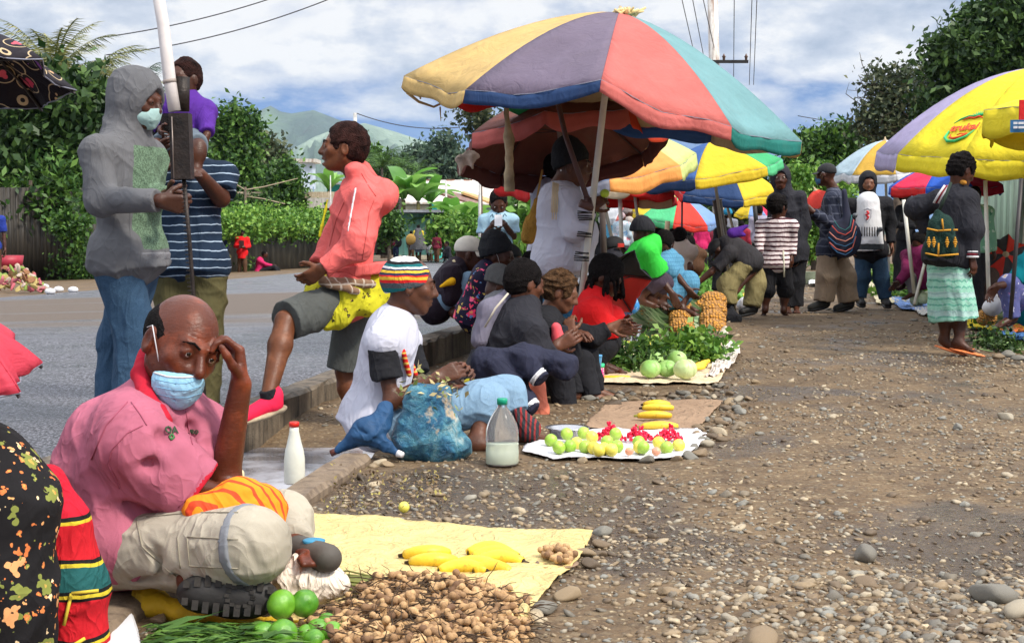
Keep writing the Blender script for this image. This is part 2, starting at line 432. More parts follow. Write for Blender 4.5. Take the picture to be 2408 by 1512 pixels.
def stonemat():
 m,t,b,out=newmat('river stone');g=t.n('ShaderNodeNewGeometry');oc=objc(t)
 oi=t.n('ShaderNodeObjectInfo')
 f=t.math('FRACT',t.math('ADD',g.outputs['Random Per Island'],oi.outputs['Random']))
 c=t.ramp(f,[(0,(.06,.042,.028)),(.2,(.19,.13,.075)),(.42,(.31,.225,.13)),(.6,(.14,.125,.10)),(.78,(.24,.235,.205)),(.93,(.50,.40,.26)),(1,(.08,.055,.04))])
 c=t.mix(t.ramp(t.noise(oc,60,5,.65),[(.35,0.),(.75,.55)]),c,(.10,.075,.05))
 setc(t,b,c);b.inputs['Roughness'].default_value=.55;b.inputs['Specular IOR Level'].default_value=.35
 bump(t,b,t.noise(oc,70,5,.65),.35,.006);return m
M_STONE=stonemat()
def groundmat():
 m,t,b,out=newmat('gravel ground');oc=objc(t)
 v1=t.n('ShaderNodeTexVoronoi');v1.inputs['Scale'].default_value=42;v1.inputs['Randomness'].default_value=1
 wn=t.n('ShaderNodeTexNoise');wn.inputs['Scale'].default_value=30;wn.inputs['Detail'].default_value=4;t.l(oc,wn.inputs['Vector'])
 vm=t.n('ShaderNodeVectorMath',operation='MULTIPLY_ADD');t.l(wn.outputs[1],vm.inputs[0]);vm.inputs[1].default_value=(.03,)*3;t.l(oc,vm.inputs[2])
 t.l(vm.outputs[0],v1.inputs['Vector']);sx_=t.n('ShaderNodeSeparateXYZ');t.l(oc,sx_.inputs[0])
 def blob(cx,cy,rx,ry):
  a=t.math('POWER',t.math('DIVIDE',t.math('SUBTRACT',sx_.outputs[0],cx),rx),2);b_=t.math('POWER',t.math('DIVIDE',t.math('SUBTRACT',sx_.outputs[1],cy),ry),2)
  return t.math('MAXIMUM',t.math('SUBTRACT',1,t.math('ADD',a,b_)),0)
 sc=t.n('ShaderNodeSeparateColor');t.l(v1.outputs['Color'],sc.inputs[0])
 peb=t.ramp(sc.outputs[0],[(0,(.055,.036,.022)),(.25,(.19,.125,.07)),(.5,(.29,.205,.115)),(.7,(.16,.13,.095)),(.85,(.38,.30,.185)),(1,(.60,.49,.31))])
 dirt=t.ramp(t.noise(oc,3.2,7,.68),[(.35,(.062,.037,.020)),(.6,(.15,.098,.052))])
 f=t.ramp(t.math('ADD',v1.outputs['Distance'],t.math('MULTIPLY',t.noise(oc,1.3,5,.65),.7)),[(.42,1.0),(.62,0.15)])
 c=t.mix(f,dirt,peb)
 bl=t.math('ADD',t.math('ADD',blob(-.1,5.0,.8,.75),blob(1.45,4.1,.55,.8)),t.math('ADD',blob(1.35,8.2,.8,.5),t.math('ADD',blob(3.2,10.2,.9,.7),blob(.35,4.1,.4,.5))))
 wet=t.ramp(t.math('ADD',t.noise(t.mapping(oc,(1,.7,1),(4.2,2.6,0)),1.4,6,.66),t.math('MULTIPLY',bl,.24)),[(.53,0.),(.66,1.)])
 c=t.mix(t.math('MULTIPLY',wet,.62),c,(.035,.025,.02))
 setc(t,b,c)
 r=t.math('SUBTRACT',.8,t.math('MULTIPLY',wet,.56));t.l(r,b.inputs['Roughness']);b.inputs['Specular IOR Level'].default_value=.3
 h=t.math('ADD',t.math('MULTIPLY',v1.outputs['Distance'],-1.0),t.math('MULTIPLY',t.noise(oc,90,5,.7),.5))
 bump(t,b,h,.8,.012);return m
def roadmat():
 m,t,b,out=newmat('wet asphalt');oc=objc(t)
 ag=t.ramp(t.noise(t.mapping(oc,(1,.55,1)),75,6,.78),[(.40,(.012,.012,.015)),(.5,(.055,.055,.065)),(.60,(.28,.28,.32))])
 mud=t.ramp(t.noise(oc,40,5,.7),[(.3,(.065,.043,.027)),(.7,(.14,.098,.064))])
 band=t.noise(t.mapping(oc,(.10,.75,1),(0,3,0),(0,0,-.2)),.85,6,.62)
 sp=t.n('ShaderNodeSeparateXYZ');t.l(oc,sp.inputs[0])
 far=t.n('ShaderNodeMapRange',interpolation_type='SMOOTHSTEP');t.l(sp.outputs[1],far.inputs[0])
 far.inputs[1].default_value=9;far.inputs[2].default_value=14;far.inputs[3].default_value=-.1;far.inputs[4].default_value=.16
 f2=t.n('ShaderNodeMapRange',interpolation_type='SMOOTHSTEP');t.l(t.math('ADD',sp.outputs[1],t.math('MULTIPLY',sp.outputs[0],-.0)),f2.inputs[0])
 f2.inputs[1].default_value=19;f2.inputs[2].default_value=22;f2.inputs[3].default_value=0;f2.inputs[4].default_value=-.3
 f=t.ramp(t.math('ADD',t.math('ADD',band,far.outputs[0]),f2.outputs[0]),[(.46,0.),(.62,.92)])
 c=t.mix(f,ag,mud);setc(t,b,c)
 wet=t.ramp(t.noise(t.mapping(oc,(.5,1.2,1)),1.4,5,.6),[(.4,.22),(.6,.5)])
 r=t.math('MAXIMUM',wet,t.math('MULTIPLY',f,.62));t.l(r,b.inputs['Roughness']);b.inputs['Specular IOR Level'].default_value=.32
 bump(t,b,t.noise(oc,90,5,.75),.9,.012);return m
def concretemat(name,c1,c2,stain):
 m,t,b,out=newmat(name);oc=objc(t)
 c=t.ramp(t.noise(oc,8,7,.7),[(.3,c1),(.7,c2)])
 st=t.ramp(t.noise(t.mapping(oc,(3,3,.35)),5,5,.65),[(.45,0.),(.65,.8)])
 c=t.mix(st,c,stain);setc(t,b,c);b.inputs['Roughness'].default_value=.75
 bump(t,b,t.noise(oc,60,6,.7),.6,.012);return m
def corrug(name,c1,c2,dark_tone,per=.076,metal=0,axis=0,sx=1,sy=0):
 m,t,b,out=newmat(name);oc=objc(t);sp=t.n('ShaderNodeSeparateXYZ');t.l(oc,sp.inputs[0])
 u=t.math('ADD',t.math('MULTIPLY',sp.outputs[0],sx),t.math('MULTIPLY',sp.outputs[1],sy))
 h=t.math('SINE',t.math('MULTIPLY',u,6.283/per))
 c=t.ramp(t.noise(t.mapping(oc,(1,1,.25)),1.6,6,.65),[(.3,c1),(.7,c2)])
 c=t.mix(t.ramp(t.noise(t.mapping(oc,(2,2,.5)),2.2,6,.7),[(.52,0.),(.68,.85)]),c,dark_tone)
 c=t.mix(t.ramp(h,[(.0,.35),(.6,0.)]),c,dark_tone)  # lower half of each corrugation wave mixed towards the darker tone
 setc(t,b,c);b.inputs['Roughness'].default_value=.55;b.inputs['Metallic'].default_value=metal
 bump(t,b,h,.6,.02);return m
BLACK=(.012,.012,.014)
SK1=skinmat('dark brown skin',(.060,.021,.011),(.10,.032,.015))
SK2=skinmat('brown skin',(.095,.035,.018),(.15,.052,.026))
SK3=skinmat('light brown skin',(.15,.062,.034),(.20,.08,.04))
SKF=skinmat('weathered brown skin',(.10,.024,.010),(.21,.045,.016),.40)
HAIRM=plain('black curly hair',(.010,.008,.008),.9,var=.5,vs=60,bmp=1.0,bs=160,bd=.02,spec=.1)
HAIRB=plain('brown curly hair',(.085,.045,.022),.9,var=.5,vs=40,bmp=1.0,bs=140,bd=.02,spec=.1)
HAIRR=plain('reddish black hair',(.030,.012,.010),.9,var=.6,vs=30,bmp=1.0,bs=150,bd=.02,spec=.1)
M_EYE=plain('eye white',(.5,.45,.4),.25,bmp=0,var=.05)
M_IRIS=plain('dark iris',(.012,.006,.004),.12,bmp=0)
M_DARK=plain('black rubber',(.012,.011,.011),.6)
# ---------------------------------------------------------------- terrain
RS=np.random.RandomState(5)
def snoise(x,y,sc,seed=0):
 rs=np.random.RandomState(seed);v=0
 for i in range(4):
  a=rs.rand(4)*6.28;f=sc*1.9**i
  v=v+np.sin(x*f*math.cos(a[0])+y*f*math.sin(a[0])+a[1]+1.3*np.sin(x*f*.7*math.cos(a[2])+y*f*.7*math.sin(a[2])+a[3]))*.55**i
 return v*.5
def lows_x(y):return -.70+.136*(y-4.7)
_FE=np.array([G(px_,py_)[:2]for px_,py_ in ((-300,722),(0,700),(250,680),(560,655),(700,642))])
def farx(y):
 y=np.asarray(y,float);r=np.interp(y,_FE[:,1],_FE[:,0])
 r=np.where(y<_FE[0,1],_FE[0,0]-1.2*(y-_FE[0,1])*-.3,r)
 sl=(_FE[4,0]-_FE[2,0])/(_FE[4,1]-_FE[2,1]);return np.where(y>_FE[4,1],_FE[4,0]+(y-_FE[4,1])*max(sl*.5,.05),r)
def ground_h(x,y):
 x=np.asarray(x,float);y=np.asarray(y,float)
 z=gravel_z(x,y)
 onroad=x<xc(y)-.12
 ditch=(x>xc(y)-.02)&(x<lows_x(y)-.05)
 zd=np.where(y<6.7,-.13,-.13+.12*sstep(6.7,7.6,y))
 z=np.where(ditch&(y<7.7),zd,z)
 z=np.where(onroad,road_z(x,y)-np.where(x>farx(y)+.3,.45,.03),z)
 near=1-sstep(14,24,y)
 z=z+near*np.where(onroad|ditch,0,1)*(.012*snoise(x,y,2.2,1)+.007*snoise(x,y,9,2))
 z=z-.05*np.exp(-(((x-1.35)/.5)**2+((y-4.1)/.35)**2))
 return z
def grid(xs,ys,zf):
 X,Y=np.meshgrid(xs,ys,indexing='ij');Z=zf(X,Y)
 v=np.stack([X,Y,Z],-1).reshape(-1,3);n,m=X.shape
 i=np.arange(n-1)[:,None ]*m+np.arange(m-1)[None,:];i=i.ravel()
 return v,np.stack([i,i+m,i+m+1,i+1],1)
def axis(*segs):
 out=[]
 for a,b,s_ in segs:out.append(np.arange(a,b,s_))
 return np.concatenate(out+[[segs[-1][1]]])
xs=axis((-6000,-600,600),(-600,-60,30),(-60,-8,2),(-8,-2.5,.4),(-2.5,3.2,.035),(3.2,9,.3),(9,60,2),(60,600,30),(600,6000,600))
ys=axis((-40,1,3),(1,3,.3),(3,9,.04),(9,20,.15),(20,80,1),(80,400,20),(400,9000,600))
def far_h(X,Y):
 z=ground_h(X,Y);return np.where(Y>120,gravel_z(X,np.minimum(Y,120))+0*X,z)
v,f=grid(xs,ys,far_h)
single('ground',v,f,groundmat(),kind='structure')
ry=axis((-8,4,1),(4,13,.1),(13,30,.5),(30,100,2));T=axis((0,.15,.015),(.15,1,.07))
vv=[]
for y in ry:
 for t_ in T:vv.append((float(xc(y))+(float(farx(y))-float(xc(y)))*t_,y,0))
vv=np.array(vv);vv[:,2]=road_z(vv[:,0],vv[:,1])+.004*snoise(vv[:,0],vv[:,1],3,3);n_,m_=len(ry),len(T)
i=(np.arange(n_-1)[:,None ]*m_+np.arange(m_-1)[None,:]).ravel()
vv[:,2]-=np.where(vv[:,0]>xc(vv[:,1])-.02,.004,0)
single('road',vv,np.stack([i,i+1,i+m_+1,i+m_],1),roadmat(),kind='structure')
def beyond_z(x,y):return road_z(x,y)
M_KERB=concretemat('kerb concrete',(.075,.055,.036),(.19,.15,.105),(.016,.012,.009))
M_KERB2=concretemat('low kerb concrete',(.17,.12,.075),(.27,.20,.135),(.09,.06,.04))
def strip(path,w,top,bot,wob=.006,seed=3):
 vs=[];fs=[];rs=np.random.RandomState(seed)
 for k,(x,y)in enumerate(path):
  zt=top(x,y);zb=bot(x,y)
  j=lambda:rs.normal()*wob
  c=.018
  prof=[(0,zb),(j(),zt-c),(-c+j(),zt+j()*.5),(-w*.5,zt+j()*.5),(-w+c,zt+j()*.4),(-w,zt-c),(-w,zb)]
  vs+=[(x+a,y,z)for a,z in prof]
  if k:
   o=(k-1)*7
   fs+=[(o+q,o+q+1,o+8+q,o+7+q)for q in range(6)]
 fs+=[tuple(range(7)),tuple(range(len(vs)-7,len(vs)))[::-1]]
 return np.array(vs),fs
yy=np.concatenate([np.arange(2.0,13,.12),np.arange(13,60,1.)])
single('tall_kerb',*strip([(float(xc(y))+.012,y)for y in yy],.17,lambda x,y:float(road_z(x-.1,y))+.008,lambda x,y:-.3),M_KERB,kind='structure',smooth=False)
yy=np.arange(2.2,5.8,.1)
single('low_kerb',*strip([(float(lows_x(y)),y)for y in yy],.135,lambda x,y:.035,lambda x,y:-.3,.004),M_KERB2,kind='structure',smooth=False)
M_PUD=None
m,t,b,out=newmat('puddle water with painted sky sheen');setc(t,b,t.ramp(t.noise(objc(t),5,5,.6),[(.4,(.15,.14,.15)),(.6,(.38,.38,.42))]))  # pale patches put the sky's reflection into the water colour
b.inputs['Roughness'].default_value=.12;bump(t,b,t.noise(objc(t),9,3),.1,.01);M_PUD=m
pv=[]
for y in np.arange(4.3,6.95,.1):
 for u in (0,.33,.66,1):
  a=float(xc(y))+.0;b_=float(lows_x(y))-.13;pv.append((a+(b_-a)*u,y,-.118))
nn=len(pv)//4;fs=[(k*4+q,k*4+q+1,k*4+q+5,k*4+q+4)for k in range(nn-1)for q in range(3)]
single('puddle',pv,fs,M_PUD,kind='structure')
# ---------------------------------------------------------------- gravel (loose pebbles) and countable stones
def ico(sub=1):
 t_=(1+5**.5)/2
 v=[(-1,t_,0),(1,t_,0),(-1,-t_,0),(1,-t_,0),(0,-1,t_),(0,1,t_),(0,-1,-t_),(0,1,-t_),(t_,0,-1),(t_,0,1),(-t_,0,-1),(-t_,0,1)]
 f=[(0,11,5),(0,5,1),(0,1,7),(0,7,10),(0,10,11),(1,5,9),(5,11,4),(11,10,2),(10,7,6),(7,1,8),(3,9,4),(3,4,2),(3,2,6),(3,6,8),(3,8,9),(4,9,5),(2,4,11),(6,2,10),(8,6,7),(9,8,1)]
 v=[nrm(p)for p in v]
 for _ in range(sub):
  mid={};nf=[]
  def md(a,b):
   k=(min(a,b),max(a,b))
   if k not in mid:mid[k]=len(v);v.append(nrm(v[a]+v[b]))
   return mid[k]
  for a,b,c in f:
   ab,bc,ca=md(a,b),md(b,c),md(c,a);nf+=[(a,ab,ca),(b,bc,ab),(c,ca,bc),(ab,bc,ca)]
  f=nf
 return np.array(v),np.array(f,np.int32)
I0=ico(0);I1=ico(1);I2=ico(2);I3=ico(3)
def scatter(P,S,base,rs,flat=(.45,.8),jit=.16):
 n=len(P);bv,bf=base;k=len(bv)
 a=rs.rand(n)*6.283;ex=1+.6*rs.rand(n);ez=flat[0]+(flat[1]-flat[0])*rs.rand(n)
 v=bv[None ]*(1+jit*rs.normal(size=(n,k,1)))
 v=v*np.stack([ex,np.ones(n),ez],1)[:,None ]*S[:,None,None ]
 c,s_=np.cos(a)[:,None ],np.sin(a)[:,None ];x,y=v[...,0]*c-v[...,1]*s_,v[...,0]*s_+v[...,1]*c
 tl=rs.normal(size=(n,1))*.25;z=v[...,2]+x*tl
 v=np.stack([x,y,z],-1)+P[:,None ]
 return v.reshape(-1,3),(bf[None ]+np.arange(n)[:,None,None ]*k).reshape(-1,3)
def gravel_points(n,y0,y1,rs,xr=3.4):
 y=y0+(y1-y0)*rs.rand(n);hw=y*.375;x=(rs.rand(n)*2-1)*hw
 return x,y
gv,gf,off=[],[],0
for (n,y0,y1,s0,s1,base)in ((15000,3.0,4.6,.0035,.012,I0),(13000,4.6,7.5,.005,.013,I0),(9000,7.5,13,.007,.016,I0),(700,3,6,.010,.022,I1),(600,6,13,.013,.026,I1),(2600,13,26,.012,.026,I0)):
 x,y=gravel_points(n,y0,y1,RS)
 keep=(x>np.where(y<7.2,lows_x(y)+.02,xc(y)+.05))
 dens=snoise(x,y,1.1,9)+RS.rand(n)*1.3;keep&=dens>.25
 x,y=x[keep],y[keep];s_=s0+(s1-s0)*RS.rand(len(x))**2.2
 P=np.stack([x,y,ground_h(x,y)+s_*.12],1)
 v,f=scatter(P,s_,base,RS);gv.append(v);gf.append(f+off);off+=len(v)
n=1500;q=RS.rand(n,2);x=.35+q[:,0]*1.2;y=3.05+q[:,1]*.95;s_=.004+.013*RS.rand(n)**2.2
keep=(y<3.40+(x-.4)*.45+.16*RS.normal(size=n));x,y,s_=x[keep],y[keep],s_[keep]
v,f=scatter(np.stack([x,y,ground_h(x,y)+s_*.15],1),s_,I1,RS);gv.append(v);gf.append(f+off);off+=len(v)
single('gravel',np.concatenate(gv),np.concatenate(gf),M_STONE,'loose pebbles strewn over the brown market path','gravel',kind='stuff')
def protostone(seed,sub=2):
 rs=np.random.RandomState(seed);v=(I2 if sub==2 else I3)[0].copy()
 for _ in range(7):
  d=nrm(rs.normal(size=3));c=.45+.4*rs.rand();s_=v@d;v-=np.where(s_>c,(s_-c)*.8,0)[:,None ]*d
 v*=V(1.25,.9,.62);return v
STONES=[mkmesh('stone',protostone(k),I2[1],M_STONE)for k in range(7)]
def stone(px,py,size,label,group=None,k=None,dz=.0,wp=None,name='stone'):
 p=G(px,py)if wp is None else wp;h=random.random()*6.28
 o=bpy.data.objects.new(name,STONES[(k if k is not None else random.randrange(7))]);link(o)
 z=float(ground_h(p[0],p[1]))+size*.33+dz
 o.location=(p[0],p[1],z);o.rotation_euler=(random.uniform(-.2,.2),random.uniform(-.2,.2),h if k is None else h)
 s_=size;o.scale=(s_*random.uniform(.9,1.1),s_*random.uniform(.85,1.1),s_*random.uniform(.85,1.1))
 tag(o,label,'stone',group);return o
random.seed(11)
def ridge(name,pts,Y,depth,mat,seed,rough=1.0):
 rs=np.random.RandomState(seed);n=260
 px=np.linspace(pts[0][0],pts[-1][0],n);py=np.interp(px,[p[0]for p in pts],[p[1]for p in pts])
 X=(px-1204)/FPX*Y;Hh=CAMH+(550-py)/FPX*Y
 rows=60;vs=[]
 for r in range(rows):
  t_=r/(rows-1)
  a=1-t_
  nz=snoise(X,np.full(n,t_*depth),2*math.pi/(Y*.06),seed)*Y*.006*rough
  ri=np.abs(snoise(X+t_*depth*.3,np.full(n,t_*depth*.35),2*math.pi/(Y*.05),seed+3))*Y*.014*rough
  z=Hh*(a**1.15)+(nz-ri)*min(1,t_*4)*(a>0)*(.3+a)
  vs.append(np.stack([X,np.full(n,Y-t_*depth),np.maximum(z,-20)],1))
 vs.insert(0,np.stack([X,np.full(n,Y+depth*.5),np.full(n,-20.)],1));rows+=1
 v=np.concatenate(vs);i=(np.arange(rows-1)[:,None ]*n+np.arange(n-1)[None ]).ravel()
 return single(name,v,np.stack([i,i+1,i+n+1,i+n],1),mat,kind='structure')
MH1=plain('wooded mountain',(.02,.05,.04),.9,vs=.002,bmp=.6,bs=.01,bd=30,col2=(.06,.10,.05),var=.4)
MH2=plain('grassy mountain with painted haze',(.08,.13,.10),.9,vs=.0035,bmp=.6,bs=.012,bd=30,col2=(.17,.22,.17),var=.35)  # near ridge: base colour paled and blued to stand in for haze
ridge('hills',[(300,420),(480,330),(560,292),(600,270),(640,252),(665,266),(690,270),(740,262),(800,285),(900,312),(1000,335),(1200,380),(1500,430),(1900,450)],5200,1500,MH1,4)
ridge('hills',[(420,470),(560,420),(640,380),(740,325),(800,302),(860,292),(930,312),(1000,335),(1060,332),(1120,372),(1300,420),(1700,470)],3600,1300,MH2,8,1.5)
# ---------------------------------------------------------------- vegetation
def leafcloud(blobs,n,size,rs,elong=1.9,clump=9,shell=.55,droop=0,flat=0):
 """n leaf blades clumped through the blobs' volume; each a bent two-quad blade"""
 vol=np.array([b[1][0]*b[1][1]*b[1][2]for b in blobs])**.7;pr=vol/vol.sum()
 nc=max(1,n//clump);bi=rs.choice(len(blobs),nc,p=pr)
 d=rs.normal(size=(nc,3));d/=np.linalg.norm(d,axis=1)[:,None ]
 r=shell+(1-shell)*rs.rand(nc)**.6;r*=1+.12*rs.normal(size=nc)
 cc=np.array([b[0]for b in blobs])[bi]+d*r[:,None ]*np.array([b[1]for b in blobs])[bi]
 P=np.repeat(cc,clump,0)+rs.normal(size=(nc*clump,3))*size*1.25
 N=len(P);out=np.repeat(d,clump,0)
 a=rs.normal(size=(N,3))+out*.6;a[:,2]-=droop;a/=np.linalg.norm(a,axis=1)[:,None ]
 b=rs.normal(size=(N,3));b[:,2]+=flat;b-=(b*a).sum(1)[:,None ]*a;b/=np.linalg.norm(b,axis=1)[:,None ]
 w=np.cross(a,b);L=size*(.6+.8*rs.rand(N))[:,None ];Wd=L/elong*.5
 v=np.stack([P-a*L*.5,P+w*Wd+b*L*.06,P+a*L*.5-b*L*.1,P-w*Wd+b*L*.06],1).reshape(-1,3)
 return v,np.arange(N*4,dtype=np.int32).reshape(-1,4)
def limbs(base,tips,r0,rs,mb=None):
 mb=mb or MB()
 for tp in tips:
  a=np.asarray(base,float);b=np.asarray(tp,float);k=5;pts=[]
  for i in range(k+1):
   t_=i/k;p=a+(b-a)*V(t_**1.5,t_**1.5,t_**.85)+rs.normal(size=3)*.02*np.linalg.norm(b-a)*(0<i<k);pts.append(p)
  mb.tube(pts,[r0*(1-.8*i/k)for i in range(k+1)],7)
 return mb
M_BARK=plain('grey brown bark',(.10,.075,.055),.9,var=.3,vs=8,bmp=.6,bs=25)
def tree(label,px,base_py,Y,blobs_px,n,size,mat,rs,cat='tree',name='tree',group=None,r0=.12,kw={},sc=1,bark=None,z0=None):
 """blobs_px: (px, py, rx_px, rz_px) at depth Y(+dy)"""
 bs=[];k=Y/FPX
 for q in blobs_px:
  dy=q[4]if len(q)>4 else rs.uniform(-.4,.4)*q[2]*k
  c=W(q[0],q[1],Y)+V(0,dy,0);bs.append((c,V(q[2]*k,q[2]*k*.8,q[3]*k)))
 x=(px-1204)/FPX*Y;z=float(gz(x,Y))if z0 is None else z0;base=V(x,Y,z)
 T_=Thing(name,label,cat,base,group)
 v,f=leafcloud(bs,n,size,rs,**kw);T_.part('crown',v,f,mat)
 mb=MB();top=W(px,base_py,Y);mb.tube([base-V(0,0,.3),(base+top)/2+V(.02,0,0),top],[r0,r0*.85,r0*.7],8)
 limbs(top-V(0,0,.05),[b[0]for b in bs],r0*.65,rs,mb);vv_,ff_=mb.out();T_.part('trunk',vv_,ff_,bark or M_BARK)
 return T_
def palm(label,px,top_py,Y,nf,L,rs,mat,r0=.13,updroop=.5,group=None):
 x=(px-1204)/FPX*Y;base=V(x,Y,float(gz(x,Y)));top=W(px,top_py,Y)
 T_=Thing('palm_tree',label,'palm tree',base,group)
 mb=MB();mb.tube([base-V(0,0,.3),(base+top)/2+V(.1,0,0),top],[r0,r0*.8,r0*.7],8);T_.part('trunk',*mb.out(),M_BARK)
 vs=[];fs=[]
 for i in range(nf):
  az=i/nf*6.283+rs.uniform(-.2,.2);el=rs.uniform(.25,1.35);d=V(math.cos(az),math.sin(az),0)
  p=top.copy();m_=12;w=V(-d[1],d[0],0);e=el
  for j in range(m_):
   q=p+(d*math.cos(e)+V(0,0,math.sin(e)))*L/m_;e-=updroop*(.12+.22*j/m_)
   ll=L*.28*math.sin(math.pi*min(1,(j+1.2)/(m_+.8)))**.7
   for s_ in (-1,1):
    for kk in range(3):
     o=p+(q-p)*kk/3;tip=o+s_*w*ll*.8+(q-p)*1.6+V(0,0,-ll*rs.uniform(.25,.7));b=len(vs)
     vs+=[o,o+(q-p)*.22,tip];fs.append((b,b+1,b+2))
   b=len(vs);t_=.012*L;vs+=[p-w*t_,p+w*t_,q+w*t_*.8,q-w*t_*.8];fs.append((b,b+1,b+2));fs.append((b,b+2,b+3));p=q
 T_.part('crown',vs,np.array(fs,np.int32),mat,smooth=False);return T_
def bananas(label,pxs,Y,hgt,rs,mat,z0=None,group=None):
 """broad-leaved banana clump; pxs: list of (px, base_py_of_crown, nleaves, leaf length)"""
 x=(pxs[0][0]-1204)/FPX*Y;base=V(x,Y,float(gz(x,Y))if z0 is None else z0)
 T_=Thing('banana_plant',label,'banana plant',base,group);vs=[];fs=[];mb=MB()
 for (px,py,nl,L)in pxs:
  c=W(px,py,Y)+V(0,rs.uniform(-.8,.8),0);mb.tube([V(c[0],c[1],base[2]),c],[.14,.09],8)
  for i in range(nl):
   az=i/nl*6.283+rs.uniform(-.3,.3);e=rs.uniform(.7,1.4);d=V(math.cos(az),math.sin(az),0);w=V(-d[1],d[0],0)
   p=c.copy();m_=9;prev=None ;wid=L*.17
   for j in range(m_+1):
    ww=wid*math.sin(math.pi*min(.97,max(.04,(j+.3)/(m_+.6))))**.6;sag=V(0,0,ww*.35)
    row=[p-w*ww+sag,p,p+w*ww+sag];b=len(vs);vs+=row
    if prev is not None:fs+=[(prev,prev+1,b+1,b),(prev+1,prev+2,b+2,b+1)]
    prev=b;p=p+(d*math.cos(e)+V(0,0,math.sin(e)))*L/m_;e-=rs.uniform(.1,.22)
 T_.part('leaves',vs,np.array(fs,np.int32),mat);T_.part('stem',*mb.out(),plain('banana stem',(.16,.14,.05),.8));return T_
LM_DK=leafmat('dark evergreen leaves',(.006,.022,.005),(.026,.065,.014),(.10,.18,.04))
LM_MD=leafmat('mid green leaves',(.010,.035,.006),(.036,.10,.016),(.13,.25,.04))
LM_LT=leafmat('bright green leaves',(.035,.10,.012),(.10,.24,.03),(.26,.42,.07))
LM_GY=leafmat('grey green leaves',(.02,.035,.018),(.055,.08,.035),(.14,.15,.07))
LM_YL=leafmat('yellowish palm leaves',(.05,.07,.02),(.15,.17,.05),(.32,.30,.10))
LM_BN=leafmat('banana leaves',(.07,.20,.03),(.16,.38,.06),(.30,.52,.12),.4,.35)
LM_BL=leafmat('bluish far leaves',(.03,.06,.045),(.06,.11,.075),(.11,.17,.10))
# ---------------------------------------------------------------- background: fences, houses, trees
RT=np.random.RandomState(21)
def fence_between(name,label,a,b,h,mat,per=.3,amp=.02,cat='fence',posts=None,pm=None,jag=.02,top=None,seed=1):
 a=np.asarray(a,float);b=np.asarray(b,float);L=np.linalg.norm((b-a)[:2]);n=int(L/.9)+1;d=(b-a)/L;w=V(-d[1],d[0],0)
 T_=Thing(name,label,cat,a);rs=np.random.RandomState(seed)
 vs=[];fs=[];m_=int(L/.038)
 for i in range(m_+1):
  t_=i*L/m_;p=a+d*t_+w*amp*math.sin(t_*6.283/.115);hh=h*(1+jag*(math.sin(int(t_/.8)*12.9)))
  if top is not None:hh=top(t_/L)
  vs+=[p-V(0,0,.25),p+V(0,0,hh),p+w*.012+V(0,0,hh),p+w*.012-V(0,0,.25)]
  if i:
   o=(i-1)*4
   for q in range(4):fs.append((o+q,o+4+q,o+4+(q+1)%4,o+(q+1)%4))
 T_.part('sheeting',vs,np.array(fs,np.int32),mat)
 for k in range(posts or 0):
  t_=(k+.5)/posts;p=a+d*L*t_+w*.09;mb=MB();mb.tube([p-V(0,0,.3),p+V(0,0,h+.25)],.05,7);T_.part('post',*mb.out(),pm or M_BARK)
 return T_
M_CORD=corrug('dark weathered iron sheet',(.018,.014,.010),(.040,.032,.023),(.007,.006,.005),.115)
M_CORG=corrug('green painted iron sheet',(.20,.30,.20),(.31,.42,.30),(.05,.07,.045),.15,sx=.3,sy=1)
pa=G(-260,700);A=V(pa[0]-2,30,float(road_z(pa[0]-2,30)))
p0=W(-200,660,38);p1=W(330,655,42.5)
p0[2]=float(road_z(p0[0],p0[1]));p1[2]=float(road_z(p1[0],p1[1]))
fence_between('iron_fence','dark rusty corrugated iron fence under the overhanging shrubs',p0,p1,2.55,M_CORD,posts=5)
q1=W(752,645,58);q1[2]=float(road_z(q1[0],q1[1]))
fence_between('iron_fence','dark grey iron fence topped by a long green creeper',p1+V(.15,.1,0),q1,1.85,corrug('grey weathered iron sheet',(.035,.032,.024),(.08,.073,.055),(.015,.013,.01),.115),posts=4,seed=4)
bl=[(p1+(q1-p1)*t_+V(0,-.2,1.55+.2*RT.rand()),V(.8,.45,.38+.15*RT.rand()))for t_ in np.linspace(.28,1.02,24)]
T_=Thing('creeper','dense bright green creeper spilling over the top of the grey iron fence','creeper',p1+(q1-p1)*.6)
v,f=leafcloud(bl,14000,.14,RT,1.4,8,.5);T_.part('foliage',v,f,LM_LT)
for (px,py,dy,w_,h_,lb)in ((330,640,42,.6,1.0,'low green weeds growing against the dark fence behind the grey hoodie'),(205,645,40.5,1.2,.75,'green weeds at the foot of the dark iron fence'),(815-10,630,56,.55,1.2,'leafy climber hanging low on the grey iron fence'),(525,640,50,.8,.6,'low grass tuft beside the standing person in red')):
 c=W(px,py,dy);c[2]=float(road_z(c[0],c[1]))
 T_=Thing('weeds',lb,'weeds',c);v,f=leafcloud([(c+V(0,0,h_*.35),V(w_,.4,h_*.6)),(c+V(w_*.7,0,h_*.2),V(w_*.6,.3,h_*.3))],1500,.13,RT,2.2,6,.2);T_.part('foliage',v,f,LM_MD)
c=W(165,530,39.2);T_=Thing('creeper','short creeper trailing down the dark iron fence','creeper',V(c[0],c[1],c[2]-.6))
v,f=leafcloud([(c,V(.55,.3,.35)),(c+V(.25,0,-.45),V(.28,.2,.35)),(c+V(.35,0,-.8),V(.12,.1,.2))],1300,.14,RT,1.5,6,.2);T_.part('foliage',v,f,LM_MD)
Yb=43
tree('dark broad-leaved tree with large glossy leaves leaning over the iron fence at the left',110,460,Yb-.5,[(60,330,130,120),(180,330,90,110),(200,240,70,60),(90,220,110,50),(20,420,90,80),(150,440,110,50),(230,430,60,60)],12000,.30,LM_DK,RT,kw=dict(elong=1.6,clump=7,shell=.15),r0=.22)
